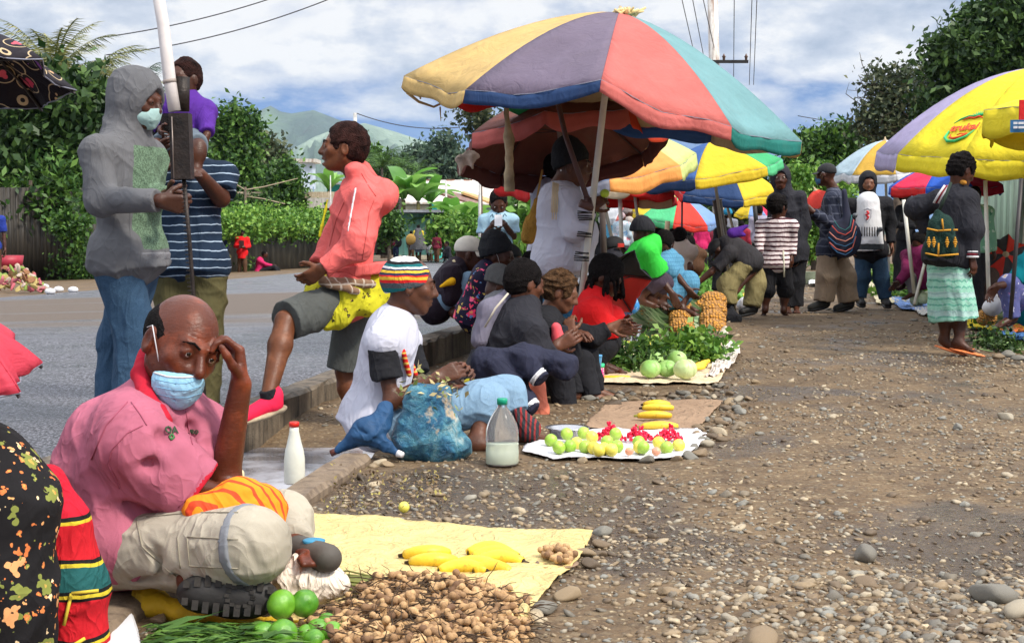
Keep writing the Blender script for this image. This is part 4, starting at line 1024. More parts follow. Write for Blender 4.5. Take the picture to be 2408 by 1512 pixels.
 def hair(s,kind,mat,vol=1.0,seed=5):
  j=s.J;Rm=s.Rm;q=s.hs;B=SDF(min(s.h,.012));P=lambda x,y,z:j['H']+(Rm@V(x,y,z))*q
  l,f,u=Rm[:,0],Rm[:,1],Rm[:,2]
  if kind in ('short','afro'):
   o=(.010 if kind=='short' else .030)*vol
   B.el(P(0,-.020,.034),V(.077+o,.096+o,.092+o)*q,Rm,.02);B.el(P(0,-.055,-.010),V(.060+o*.6,.055+o*.6,.065)*q,Rm,.03)
   B.el(P(0,.122+o*.5,.012),V(.074,.088,.088)*q,Rm,.015,'d');B.el(P(0,.05,-.10),V(.10,.09,.095)*q,Rm,.02,'d')
   for sd in (-1,1):B.el(P(sd*.09,.005,-.015),V(.03,.030,.040)*q,Rm,.01,'d')
   v,ff=B.mesh(.004 if kind=='short' else .009,6.0,seed);nm='hair'
  elif kind=='rim':
   B.el(P(0,-.020,.022),V(.081,.102,.086)*q,Rm,.02);B.el(P(0,.040,.096),V(.082,.125,.075)*q,Rm,.02,'d');B.el(P(0,.125,-.005),V(.074,.085,.085)*q,Rm,.02,'d');B.el(P(0,.05,-.10),V(.10,.09,.085)*q,Rm,.02,'d')
   v,ff=B.mesh(.002,6,seed);nm='hair'
  elif kind=='beanie':
   B.el(P(0,-.018,.045),V(.092,.112,.100*vol)*q,Rm,.02)
   B.el(P(0,-.04,.075*vol),V(.075,.085,.085*vol)*q,Rm,.04)
   B.rc(P(-.02,-.02,.02),P(.02,-.02,.02),.102*q,.102*q,k=.02);B.cut(P(0,.08,.042),-u*.93+f*.36)
   v,ff=B.mesh(.004,2.5,seed);nm='beanie'
  elif kind=='cap':
   B.el(P(0,-.014,.040),V(.087,.106,.088)*q,Rm,.02);B.cut(P(0,.05,.034),-u*.97+f*.18)
   v,ff=B.mesh(.001,2,seed);nm='cap'
  elif kind=='scarf':
   B.el(P(0,-.02,.035),V(.092,.112,.106)*q,Rm,.02);B.el(P(0,-.09,.02),V(.06,.06,.07)*q,Rm,.03);B.el(P(0,.135,-.02),V(.068,.095,.080)*q,Rm,.02,'d')
   v,ff=B.mesh(.008,1.6,seed);nm='headscarf'
  elif kind=='dreads':
   o=.016;B.el(P(0,-.020,.034),V(.077+o,.096+o,.092+o)*q,Rm,.02);B.el(P(0,.125,-.005),V(.068,.078,.080)*q,Rm,.02,'d')
   rs=np.random.RandomState(seed)
   for i in range(30):
    a=rs.uniform(-2.5,2.5);st=P(.075*math.sin(a),-.01+.085*math.cos(a)*(1 if abs(a)<.9 else 1),.055-.05*abs(a)/2.5)
    p=st;d=nrm(Rm@V(math.sin(a),math.cos(a)*.8,-.1))
    for _ in range(3):
     d=nrm(d*.4+V(0,0,-1)+rs.normal(size=3)*.2);e=p+d*rs.uniform(.03,.055)*q;B.rc(p,e,.011*q,.009*q,k=.006);p=e
   v,ff=B.mesh(.002,3,seed);nm='dreadlocks'
  elif kind=='beard':
   B.el(P(0,.045,-.072),V(.056,.058,.050)*q,Rm,.02);B.el(P(0,.075,-.035),V(.05,.05,.03)*q,Rm,.02,'d');B.rc(P(-.02,.094,-.047),P(.02,.094,-.047),.008*q,k=.01);B.rc(P(-.068,.012,-.02),P(-.04,.05,-.075),.012*q,.016*q,k=.02);B.rc(P(.068,.012,-.02),P(.04,.05,-.075),.012*q,.016*q,k=.02)
   v,ff=B.mesh(.003,6,seed);nm='beard'
  o=s.T.part(nm,v,ff,mat)
  if kind=='cap':
   vs=[];fs=[];n=12
   for i in range(n+1):
    a=(i/n-.5)*2.3;r1=.088;r2=.088+.075*math.cos(a*.62)**.7
    for rr,zz in ((r1,.036),(r2,.024-.02*math.sin(a)**2),(r2,.020-.02*math.sin(a)**2),(r1,.031)):vs.append(P(rr*math.sin(a)*.95,-.012+(rr+.012)*math.cos(a),zz))
    if i:
     b=(i-1)*4
     for z in range(4):fs.append((b+z,b+4+z,b+4+(z+1)%4,b+(z+1)%4))
   s.T.part('brim',np.array(vs),fs,mat,parent=o)
  return o
 def mask(s,mat,below_nose=False,under_chin=False,strap=True):
  Rm=s.Rm;q=s.hs;P=lambda x,y,z:s.J['H']+(Rm@V(x,y,z))*q;B=SDF(min(s.h,.0045))
  dz=-.022 if below_nose else 0;dz=-.05 if under_chin else dz
  B.el(P(0,.040,-.052+dz),V(.066,.070,.056)*q,Rm,.02);B.rc(P(0,.098,-.022+dz),P(0,.082,-.082+dz),.022*q,.018*q,k=.04)
  B.cut(P(0,.1,-.016+dz*.95),Rm@V(0,-.45,1));B.cut(P(0,.022,0),Rm@V(0,-1,-.25))
  for zz in (-.045,-.062,-.079):B.rc(P(-.07,.10,zz+dz),P(.07,.10,zz+dz),.0025*q,k=.004,op='d')
  v,f=B.mesh(.0015,3,3);m_=s.T.part('face_mask',v,f,mat)
  if strap:
   for sd in (-1,1):
    mb=MB();mb.tube([P(sd*.056,.045,-.030+dz),P(sd*.082,.018,.012+dz*.3),P(sd*.089,-.002,.030),P(sd*.088,-.022,.018)],.0014*q,6);s.T.part('ear_loop',*mb.out(),M_WHITE,parent=m_)
  return m_
 def shoes(s,mat,sole=None,kind='shoe',which='LR',label=None):
  j=s.J;g=s.sc
  for k in which:
   A,T_=j['A'+k],j['T'+k];d=nrm(T_-A);fl=nrm((T_-A)*V(1,1,.35));B=SDF(min(s.h,.01))
   if kind=='thong':
    c=(A+T_)/2;l_=nrm(np.cross(fl,V(0,0,1)));u_=np.cross(l_,fl);R3=np.array([l_,fl,u_]).T
    B.el(c+fl*.03*g-u_*.040*g,V(.052,.145,.012)*g,R3,.01);B.rc(T_+l_*.035*g+u_*0,T_+fl*.03*g+u_*.012*g,.007*g,k=.005);B.rc(T_-l_*.035*g,T_+fl*.03*g+u_*.012*g,.007*g,k=.005)
    v,f=B.mesh();s.T.part('sandal',v,f,mat,label=label);continue
   hgt=.02 if kind=='shoe' else .09
   B.rc(A-fl*.035*g+V(0,0,hgt*g*.5),A-fl*.03*g-V(0,0,.035*g),.046*g,.046*g,k=.03);B.rc(A-V(0,0,.02*g),T_+fl*.03*g,.046*g,.040*g,k=.03)
   B.cut(A-V(0,0,.062*g)-0*fl,np.cross(fl,nrm(np.cross(fl,V(0,0,1)))))if False else None
   v,f=B.mesh();o=s.T.part('shoe' if kind=='shoe' else 'boot',v,f,mat,label=label)
   B=SDF(min(s.h,.008));l_=nrm(np.cross(fl,V(0,0,1)));u_=np.cross(l_,fl);R3=np.array([l_,fl,u_]).T
   B.el((A+T_)/2+fl*.015*g-u_*.052*g,V(.050,.140,.022)*g,R3,.01);v,f=B.mesh();s.T.part('sole',v,f,sole or M_DARK,parent=o)
 def pt(s,px,py,dd=0):return W(px,py,s.D+dd)
M_WHITE=plain('white cotton',(.62,.62,.64),.8,var=.04)
M_MASKB=cloth('pale blue mask paper',(.30,.56,.74),rough=.7,wr=.35,var=.06,scale=2)
M_MASKW=cloth('white mask paper',(.66,.68,.70),rough=.7,wr=.3,var=.05,scale=2)
def Pstand(label,px,ytop,yfeet,D,yaw,arms=None,group=None,sc=None,lean=0,stride=.06,**kw):
 """standing figure from head-top and feet rows"""
 s_=FPX/D;Hm=(yfeet-ytop)/s_;sc=sc or Hm/1.70;u=Hm*s_
 J=dict(H=(px+lean*2,ytop+.070*u),N=(px+lean,ytop+.165*u),P=(px,ytop+.475*u))
 y=R_(yaw);lx=math.cos(y);ly=math.sin(y);fx=math.sin(y);fy=-math.cos(y)
 for sd,k,st in ((1,'L',1),(-1,'R',-1)):
  hx=.085*sc*sd;J['K'+k]=(px+(lx*hx+fx*stride*st)*s_,ytop+.72*u,ly*hx+fy*stride*st);J['A'+k]=(px+(lx*hx*1.1+fx*stride*st*1.3)*s_,ytop+.955*u,ly*hx*1.1+fy*stride*st)
  if arms!='front':J['E'+k]=(px+(lx*.24*sd*sc)*s_,ytop+.36*u,ly*.24*sd*sc);J['W'+k]=(px+(lx*.24*sd*sc+fx*.06)*s_,ytop+.50*u,ly*.24*sd*sc+fy*.06)
  else:J['E'+k]=(px+(lx*.25*sd*sc)*s_,ytop+.35*u,ly*.25*sd*sc);J['W'+k]=(px+(lx*.06*sd*sc+fx*.26)*s_,ytop+.37*u,ly*.06*sd*sc+fy*.26)
 return Person(label,D,J,yaw=yaw,sc=sc,group=group,**kw)
def text(T_,name,s_,loc,size,Rm,mat,parent=None,ext=.001,bold=0):
 cu=bpy.data.curves.new(name,'FONT');cu.body=s_;cu.size=size;cu.extrude=ext;cu.align_x='CENTER';cu.align_y='CENTER';cu.offset=bold;cu.resolution_u=2
 o=bpy.data.objects.new('_t',cu);link(o);dg=bpy.context.evaluated_depsgraph_get();me=bpy.data.meshes.new_from_object(o.evaluated_get(dg));bpy.data.objects.remove(o)
 me.materials.clear();me.materials.append(mat);q=bpy.data.objects.new(name,me);link(q);q.parent=parent or T_.root
 from mathutils import Matrix
 R=np.asarray(Rm);M=Matrix([[R[0,0],R[0,1],R[0,2],0],[R[1,0],R[1,1],R[1,2],0],[R[2,0],R[2,1],R[2,2],0],[0,0,0,1]]);lc=np.asarray(loc)-T_.org
 for v_ in me.vertices:v_.co=M@v_.co+Vector(lc)
 return q
def billR(yaw,tilt=0):
 y=R_(yaw);n=V(math.sin(y),-math.cos(y),0);x=V(math.cos(y),math.sin(y),0);t_=R_(tilt)
 return np.array([x*math.cos(t_)+V(0,0,1)*math.sin(t_),V(0,0,1)*math.cos(t_)-x*math.sin(t_),n]).T
from mathutils.bvhtree import BVHTree
_bv={}
def surf(T_,o,px,py,off=.002):
 """nearest point of a garment's surface under the given photograph pixel, lifted slightly, with its normal"""
 if o.name not in _bv:me=o.data;_bv[o.name]=BVHTree.FromPolygons([v.co for v in me.vertices],[tuple(p.vertices)for p in me.polygons])
 c=V(0,0,CAMH);d=nrm(W(px,py,5)-c);r=_bv[o.name].ray_cast(Vector(c-T_.org),Vector(d))
 if r[0]is None:return None,None
 n=V(*r[1]);n=n if np.dot(n,d)<0 else -n;return V(*r[0])+T_.org+n*off,n
def seam(T_,o,pts,r,mat,name='seam',off=.001,n=7):
 P=[]
 for a,b in zip(pts[:-1],pts[1:]):
  for i in range(n):P.append((a[0]+(b[0]-a[0])*i/n,a[1]+(b[1]-a[1])*i/n))
 P.append(pts[-1]);Q_=[q for q in (surf(T_,o,x,y,off)[0]for x,y in P)if q is not None ]
 if len(Q_)<3:return
 mb=MB();mb.tube(Q_,r,5);T_.part(name,*mb.out(),mat,parent=o)
def ontext(T_,o,s_,px,py,size,mat,tilt=0,bold=0,up=(0,0,1)):
 p,n=surf(T_,o,px,py,.004)
 if p is None:return
 x=nrm(np.cross(up,n));y=np.cross(n,x);t_=R_(tilt);x2=x*math.cos(t_)+y*math.sin(t_);text(T_,'lettering',s_,p,size,np.array([x2,np.cross(n,x2),n]).T,mat,o,bold=bold)
# ---------------------------------------------------------------- foreground people
M_PINKP=cloth('faded pink pique',(.40,.115,.17),wr=.5,var=.2,scale=1)
M_RED=cloth('red rib knit',(.42,.012,.03),wr=.4)
M_KHK=cloth('pale khaki cotton',(.38,.34,.27),wr=.5,var=.16,dirt=.4)
p=Person('bald man in faded pink polo shirt, blue mask below his nose, head resting on fist',3.5,dict(H=(424,814,0),N=(385,925,.06),P=(262,1275,.05),SL=(470,1000,.12),SR=(300,985,-.10),EL=(527,1128,.0),WL=(566,905,-.03),FL=(556,840,-.02),ER=(420,1140,-.14),WR=(500,1158,-.10),FR=(560,1145,-.04),HR=(290,1290,-.10),KR=(585,1275,-.28),AR=(470,1368,-.22),TR=(560,1400,-.22),HL=(300,1270,.12),KL=(675,1205,.10),AL=(690,1290,.0),TL=(735,1312,-.12)),yaw=45,face=(40,17,-17),hs=1.05,skin=SKF,near=True,arm=0,thin=.55,fat=1.0,nose=1.06,curl=(58,18),palm=(V(-1,-.5,-.2),V(0,.2,-1)),h=.0052,girth=1.0)
p.hair('rim',HAIRM)
def ex(B,s):
 j=s.J;a=s.pt(250,1050,.0);b=s.pt(215,1240,0);B.rc(a,b,.115,.12,k=.08);B.rc(s.pt(320,1060,-.08),s.pt(270,1230,-.06),.10,.10,k=.08)
 B.rc(s.pt(420,1020,.02),s.pt(380,1160,-.02),.075,.06,k=.06);B.rc(s.pt(470,1040,.06),s.pt(475,1090,.02),.05,.045,k=.05)
 B.rc(s.pt(320,1045,-.15),s.pt(452,1150,-.12),.100,.082,k=.05,flat=True)
 for a1,b1 in (((380,1030,-.2),(470,1130,-.32)),((350,1090,-.22),(430,1170,-.33)),((250,1120,-.15),(330,1210,-.16)),((230,1190,-.12),(300,1250,-.14)),((410,1010,-.1),(430,1110,-.14)),((445,1010,-.03),(455,1090,-.07)),((240,1000,-.08),(215,1150,-.1))):
  B.rc(s.pt(*a1),s.pt(*b1),.011,.008,k=.035,op='d')
sh=p.top('polo_shirt',M_PINKP,sleeve=0,o=.02,fold=.009,seed=4,extra=ex,fs=.8)
B=SDF(.006);j=p.J
cp=[p.pt(345,835,.08),p.pt(330,880,.0),p.pt(346,940,-.085),p.pt(385,992,-.135)]
for a,b in zip(cp[:-1],cp[1:]):B.rc(a,b,.022,.021,k=.01)
cp=[p.pt(352,830,.12),p.pt(385,850,.2),p.pt(450,930,.12),p.pt(455,985,.0)]
for a,b in zip(cp[:-1],cp[1:]):B.rc(a,b,.018,.016,k=.01)
v,f=B.mesh(.003,2,3);p.T.part('collar',v,f,M_RED,parent=sh)
mb=MB();mb.tube([p.pt(322,890,-.03),p.pt(340,950,-.115),p.pt(372,996,-.15)],.003,6);p.T.part('collar_stripe',*mb.out(),M_WHITE,parent=sh)
B=SDF(.006);a=p.pt(450,1149,-.12);d=nrm(p.pt(452,1150,-.12)-p.pt(320,1045,-.15));B.rc(a-d*.006,a+d*.008,.084,.084,k=.01,flat=True,flata=True);v,f=B.mesh(.004,.8,4);p.T.part('sleeve_trim',v,f,M_RED,parent=sh)
B=SDF(.006);a=p.pt(489,1078,.02);B.rc(a,p.pt(482,1090,.0),.045,.047,k=.01,flat=True);v,f=B.mesh(.002,1,4);p.T.part('sleeve_trim',v,f,M_RED,parent=sh)
EMB=plain('dark green embroidery',(.03,.06,.03),.8);PKD=plain('pink seam thread',(.34,.075,.125),.9)
ontext(p.T,sh,'OA',401,1012,.024,EMB,-8,.0006);ontext(p.T,sh,'URO',455,1017,.016,EMB,0,.0004)
seam(p.T,sh,[(398,1026),(404,1020),(409,1028),(403,1034),(398,1026)],.003,plain('green embroidery',(.05,.16,.05),.8),'emblem',n=3)
for q_ in ([(336,1000),(300,1018),(264,1056),(254,1090),(282,1148)],[(309,946),(330,975),(345,1000)],[(300,945),(250,1000),(215,1080)],[(478,1112),(458,1150),(420,1192)],[(437,968),(443,1005),(452,1045)]):seam(p.T,sh,q_,.0016,PKD)
mk=p.mask(M_MASKB,below_nose=True)
for y0 in (898,915,932):seam(p.T,mk,[(366,y0-6),(410,y0+3),(440,y0+3),(474,y0-8)],.0009,plain('mask pleat',(.20,.42,.60),.8),'pleat',.0004)
seam(p.T,mk,[(362,876),(395,886),(430,888),(476,884)],.0022,M_WHITE,'mask_edge',.0004)
def mk_trousers():
 B=SDF(.0065);P=p.pt
 B.rc(P(285,1295,-.08),P(590,1280,-.27),.098,.088,k=.05);B.rc(P(590,1285,-.25),P(500,1345,-.20),.078,.072,k=.05);B.rc(P(590,1300,-.22),P(440,1335,-.12),.07,.06,k=.05)
 B.rc(P(270,1290,.06),P(240,1330,.02),.10,.07,k=.05)
 B.rc(P(300,1300,.10),P(665,1225,.12),.09,.075,k=.05);B.rc(P(672,1210,.11),P(695,1280,.0),.062,.046,k=.04,flat=True)
 for a1,b1 in (((360,1300,-.25),(395,1345,-.22)),((385,1260,-.27),(360,1330,-.26)),((560,1240,-.36),(600,1330,-.36)),((640,1190,-.02),(690,1240,-.02)),((660,1250,-.02),(720,1260,-.02)),((240,1350,-.1),(420,1358,-.25))):
  B.rc(P(*a1),P(*b1),.007,.006,k=.02,op='d')
 v,f=B.mesh(.008,.9,8,fine=1);return p.T.part('trousers',v,f,M_KHK)
tr=mk_trousers()
B=SDF(.005);P=p.pt
B.rc(P(575,1280,-.262),P(596,1279,-.275),.0955,.0945,k=.02,flat=True,flata=True);v,f=B.mesh(.004,1,5)
p_kp=p.T.part('knee_patch',v,f,cloth('grey knee patch',(.19,.20,.22),wr=.4,var=.2),parent=tr)
KD=plain('khaki seam thread',(.27,.24,.18),.9)
for q_ in ([(321,1222),(335,1285),(394,1340),(428,1362)],[(418,1262),(424,1335)],[(440,1262),(560,1268)],[(440,1262),(446,1330),(560,1336)],[(345,1215),(450,1205),(560,1205)]):seam(p.T,tr,q_,.0016,KD,'trouser_seam')
def sole_boot(c,ax,nrm_,size,label):
 ax=nrm(ax);n_=nrm(nrm_-np.dot(nrm_,ax)*ax);w_=np.cross(n_,ax);Rb=np.array([ax,w_,n_]).T
 B=SDF(.005);B.el(c-n_*.03,V(size*.5,size*.20,.035),Rb,.02);B.el(c+ax*size*.12-n_*.012,V(size*.36,size*.215,.028),Rb,.03);B.el(c-ax*size*.30-n_*.012,V(size*.2,size*.17,.028),Rb,.03)
 v,f=B.mesh(.001,2);bt=p.T.part('boot',v,f,plain('worn black boot leather',(.012,.010,.009),.6,var=.3),label=label)
 mb=MB()
 for i in range(9):
  t_=-.42+.105*i;hw=size*.2*math.sqrt(max(.05,1-(t_/.52)**2))
  for sd in (-1,1):mb.box(c+ax*t_*size+w_*sd*hw*.72+n_*.0165,(size*.062,hw*.62,.005),R=Rb)
 for a_ in np.arange(0,6.28,.52):mb.box(c+ax*(size*.12+.030*math.cos(a_))+w_*.022*math.sin(a_)+n_*.018,(.010,.008,.005),R=Rb)
 p.T.part('tread',*mb.out(),plain('black rubber tread',(.022,.018,.015),.75,var=.4,vs=40),parent=bt,smooth=False)
sole_boot(P(537,1400,-.30),P(640,1400,-.28)-P(430,1385,-.30),V(.08,-1,.25),.225,None)
B=SDF(.006);B.rc(P(700,1300,-.02),P(770,1312,-.14),.045,.035,k=.03);v,f=B.mesh();b2=p.T.part('boot',v,f,plain('grey brown shoe',(.07,.06,.05),.7))
mb=MB();mb.lathe(P(738,1298,-.08),[(.020,-.03),(.026,.02),(.028,.03),(.022,.032)],16);p.T.part('boot_collar',*mb.out(),plain('blue shoe lining',(.03,.20,.34),.6),parent=b2)
B=SDF(.006);T_=Thing('lap_cloth','orange cloth with red stripes bunched over the pink shirt man\'s lap','cloth',P(550,1250,-.15))
B.rc(P(470,1200,-.20),P(560,1185,-.16),.045,.05,k=.04);B.rc(P(560,1180,-.14),P(620,1190,-.08),.05,.055,k=.04);B.rc(P(618,1195,-.10),P(628,1285,-.16),.042,.032,k=.04);B.rc(P(560,1190,-.14),P(628,1260,-.16),.05,.04,k=.04)
for a1,b1 in (((520,1170,-.25),(610,1165,-.18)),((500,1190,-.27),(600,1185,-.22)),((590,1170,-.2),(640,1250,-.2))):B.rc(P(*a1),P(*b1),.006,.005,k=.02,op='d')
v,f=B.mesh(.008,1.1,5,fine=1);T_.part('cloth',v,f,cloth('orange lap cloth',(.80,.25,.015),('stripes',(.62,.06,.02),.030,.3,1),wr=.5))
B=SDF(.006);Pg=lambda px,py,z:onz(px,py,z)
B.rc(Pg(345,1400,.03),Pg(420,1440,.02),.035,.02,k=.03);B.rc(Pg(420,1440,.015),Pg(640,1462,.012),.022,.012,k=.03);B.rc(Pg(350,1385,.05),Pg(345,1430,.02),.02,.02,k=.03);B.rc(Pg(640,1462,.012),Pg(820,1470,.01),.012,.008,k=.02)
v,f=B.mesh(.006,1,7);single('sack',v,f,cloth('mustard plastic sack',(.58,.36,.02),wr=.4,rough=.5,dirt=.4),'mustard yellow sack folded under the black boot sole','sack')
# ---- woman at the left edge, floral dress, bilum and umbrellas
q=Person('person at the left edge in a black dress with orange flowers',2.95,dict(H=(-290,850,.1),N=(-230,990,.1),P=(-30,1330,.1),EL=(0,1200,-.1),WL=(-140,1330,0),ER=(-200,1200,0),WR=(-150,1340,-.2),KL=(30,1600,0),AL=(20,1800,0),KR=(20,1600,0),AR=(0,1800,0),HL=(-10,1340,.1),HR=(-60,1340,0)),yaw=60,eyes=False,sc=.9,h=.009,thin=.5)
M_FLOR=cloth('black cloth with orange flowers',(.010,.009,.010),('floral',[(.62,.20,.06),(.70,.34,.14),(.20,.22,.05),(.75,.55,.32),(.6,.17,.05)],21,.60),wr=.35)
B=SDF(.0075);B.rc(q.pt(-50,1110,.0),q.pt(-12,1195,-.02),.11,.112,k=.08);B.rc(q.pt(-12,1195,-.02),q.pt(0,1400,-.05),.112,.10,k=.08);B.rc(q.pt(0,1400,-.05),q.pt(12,1620,-.05),.10,.11,k=.08);v,f=B.mesh(.008,.9,5);q.T.part('dress',v,f,M_FLOR)
T_=Thing('bilum_bag','red and dark green knitted string bag with yellow zigzags hanging behind the floral dress','bag',W(180,1500,3.1))
B=SDF(.0065);Q=lambda px,py,dd=0:W(px,py,3.12+dd)
B.rc(Q(115,1130),Q(150,1240),.035,.05,k=.05);B.rc(Q(140,1240),Q(165,1370),.055,.075,k=.05);B.rc(Q(160,1370),Q(180,1560),.078,.082,k=.05)
v,f=B.mesh(.006,1.2,4)
z=v[:,2];zz=lambda py:W(170,py,3.12)[2]-T_.org[2]
def lv(py):return zz(py)
T_.part('bag_body',v,f,cloth('bilum knit',(.42,.01,.02),('bands',[(lv(1600),(.02,.085,.085)),(lv(1512),(.42,.012,.02)),(lv(1500),(.55,.42,.03)),(lv(1492),(.01,.01,.01)),(lv(1483),(.50,.012,.02)),(lv(1398),(.01,.01,.01)),(lv(1390),(.55,.42,.03)),(lv(1382),(.01,.01,.01)),(lv(1375),(.015,.09,.09)),(lv(1325),(.55,.42,.03)),(lv(1316),(.01,.01,.01)),(lv(1308),(.50,.012,.02)),(lv(1225),(.55,.42,.03)),(lv(1216),(.01,.01,.01)),(lv(1206),(.5,.012,.03)),(lv(1080),(.5,.012,.03))]),wr=.5,scale=2))
mb=MB()
for k_,(x0,y0,x1,y1)in enumerate(((150,1470,168,1395),(168,1395,232,1388),(150,1530,200,1500))):mb.tube([Q(x0,y0,-.10),Q(x1,y1,-.085)],.004,6)
T_.part('zigzag',*mb.out(),plain('yellow wool',(.60,.45,.04),.9))
# ---------------------------------------------------------------- people in the middle distance, left to right
M_JEAN=cloth('worn blue denim',(.016,.042,.085),('heather',(.045,.09,.15)),wr=.6,var=.3)
M_JEAN2=cloth('light blue denim',(.15,.25,.36),('heather',(.22,.33,.44)),wr=.6,var=.2)
M_JEAN3=cloth('mid blue denim',(.03,.13,.26),('heather',(.05,.18,.32)),wr=.5,var=.2)
M_GREYH=cloth('grey melange fleece',(.13,.13,.14),('heather',(.20,.20,.215)),wr=.6)
M_OLV=cloth('olive cotton',(.085,.075,.032),wr=.6,var=.25)
M_BLK=cloth('black cotton',(.014,.014,.017),wr=.6,var=.2)
M_BLK2=cloth('dark charcoal fleece',(.022,.022,.028),wr=.6,var=.2)
M_NAVY=cloth('dark navy nylon',(.022,.024,.045),wr=.6,var=.2)
M_TAN=cloth('tan cotton',(.30,.22,.15),wr=.6,var=.15)
M_TEE=cloth('lavender white cotton',(.50,.50,.58),wr=.55,var=.06)
M_SHORT=cloth('grey green shorts cloth',(.075,.08,.075),wr=.55,var=.15)
M_YEL=cloth('yellow black print',(.50,.46,.02),('floral',[(.03,.03,.01),(.02,.02,.01),(.10,.09,.01)],26,.42),wr=.6)
M_PURP=cloth('purple fleece',(.075,.02,.22),wr=.5,var=.2)
M_REDC=cloth('bright red fleece',(.65,.012,.015),wr=.45,var=.1)
p=Person('man in a grey hooded sweatshirt and pale mask, hood up, looking at his hands',6.3,dict(H=(322,238),N=(290,335),P=(303,600),ER=(240,470,-.24),WR=(375,472,-.32),FR=(420,480,-.30),EL=(345,470,.1),WL=(390,462,-.1),FL=(425,470,-.16),KR=(318,790,-.02),AR=(300,990,-.05),KL=(282,795,.15),AL=(258,1000,.1),TR=(340,1012,-.1),TL=(300,1020,.05)),yaw=68,face=(72,12,0),sc=1.05,hs=1.05,curl=(50,55),arm=2)
_z=lambda y:p.pt(303,y)[2]-p.T.org[2]
hd=p.top('hoodie',cloth('grey hoodie with green marl front',(.115,.115,.122),('panel',(.065,.10,.065),.055,_z(585),_z(345),-.135),wr=.55),2,o=.03,so=.022,hem=.04,hood='up',fold=.009,slack=.012,seed=12)
B=SDF(.009);B.rc(p.pt(303,590,0),p.pt(303,612,0),.182,.175,k=.02,flat=True,flata=True);v,f=B.mesh(.004,1.2,5);p.T.part('waistband',v,f,M_GREYH,parent=hd)
p.legs('jeans',M_JEAN,2,o=.022,fold=.008,seed=7,wide=.012);p.mask(cloth('pale green mask paper',(.34,.50,.48),rough=.7,wr=.3));p.shoes(M_DARK)
M_STRP=cloth('navy polo with pale stripes',(.010,.022,.045),('stripes',(.32,.40,.50),.041,.12),wr=.5)
p=Person('man in a navy polo shirt with pale blue stripes carrying a child on his shoulders',7.0,dict(H=(400,335,-.02),N=(437,388),P=(445,620),EL=(520,468,-.08),WL=(470,410,-.24),FL=(445,398,-.26),ER=(362,475,.0),WR=(368,405,-.2),FR=(372,375,-.2),KL=(475,790),AL=(478,950),KR=(420,790),AR=(415,955)),yaw=5,face=(15,30,-5),sc=1.08,hs=1.05,arm=1,sw=.16)
p.hair('short',HAIRM);p.hair('beard',HAIRM);p.top('polo_shirt',M_STRP,1,o=.022,so=.02,hem=.02,fold=.008,seed=3);p.legs('trousers',M_OLV,2,o=.02,wide=.02,fold=.009,seed=9);p.shoes(M_DARK)
p=Person('small child in a purple top sitting on the shoulders of the striped polo man',7.02,dict(H=(434,188),N=(430,240),P=(428,322,.02),EL=(484,285,-.05),WL=(487,315,-.12),FL=(484,335,-.12),ER=(376,280,0),WR=(378,305,-.12),KL=(466,345,-.22),AL=(460,400,-.24),TL=(462,412,-.3),KR=(366,345,-.2),AR=(372,400,-.24),TR=(372,412,-.3),HL=(450,322,0),HR=(405,322,0)),yaw=0,face=(-30,5,0),sc=.68,hs=.80,leg=1,sw=.17)
p.hair('short',HAIRR,1.3);p.top('sweater',M_PURP,2,o=.02,so=.02,fold=.006,seed=3);p.legs('shorts',cloth('grey blue shorts',(.12,.15,.18)),.85,o=.012)
T_=Thing('umbrella_stand','white umbrella pipe set in a rusty square iron tube beside the two standing men','umbrella pole',W(483,985,5.7))
Q=lambda px,py,dd=0:W(px,py,5.7+dd)
mb=MB();mb.tube([Q(364,-60),Q(384,60),Q(399,190),Q(411,262)],[.024,.024,.025,.025],14);wp=T_.part('pipe',*mb.out(),plain('dirty white pipe',(.60,.55,.53),.45,var=.12,vs=5))
mb=MB();mb.tube([Q(398,188,-.001),Q(399.5,196,-.001)],.027,14);T_.part('pipe_joint',*mb.out(),plain('grimy joint',(.3,.25,.22),.6),parent=wp)
RU=plain('dark rusty iron',(.022,.015,.012),.5,metal=.3,var=.5,vs=12,bmp=.4,bs=60)
a,b=Q(424,268),Q(430,422);d=nrm(b-a);l_=nrm(np.cross(d,V(0,1,0)));mb=MB();mb.box((a+b)/2,(.078,.07,np.linalg.norm(a-b)),R=np.array([l_,np.cross(d,l_),d]).T);tb=T_.part('socket_tube',*mb.out(),RU,smooth=False)
mb=MB();a2,b2=Q(404,275,-.042),Q(409,420,-.042);mb.tube([a2,b2],.003,5);T_.part('weld_seam',*mb.out(),plain('bare steel edge',(.2,.16,.14),.4,metal=.6),parent=tb)
mb=MB();mb.tube([Q(429,182,.03),Q(428,262,.03)],.030,8);T_.part('spike',*mb.out(),RU)
mb=MB();mb.tube([Q(432,420),Q(445,560),Q(458,735),Q(478,900),Q(484,985)],.0085,8)
for i in range(60):
 t_=i/60;c=Q(*(np.array([432,420])*(1-t_)+np.array([484,985])*t_+V(-9,0)[:2]*math.sin(t_*3.14)));mb.lathe(c,[(.0085,-.002),(.0115,0),(.0085,.002)],8)
T_.part('reinforcing_bar',*mb.out(),RU)
M_PKH=cloth('coral pink fleece',(.68,.125,.115),wr=.5,var=.07)
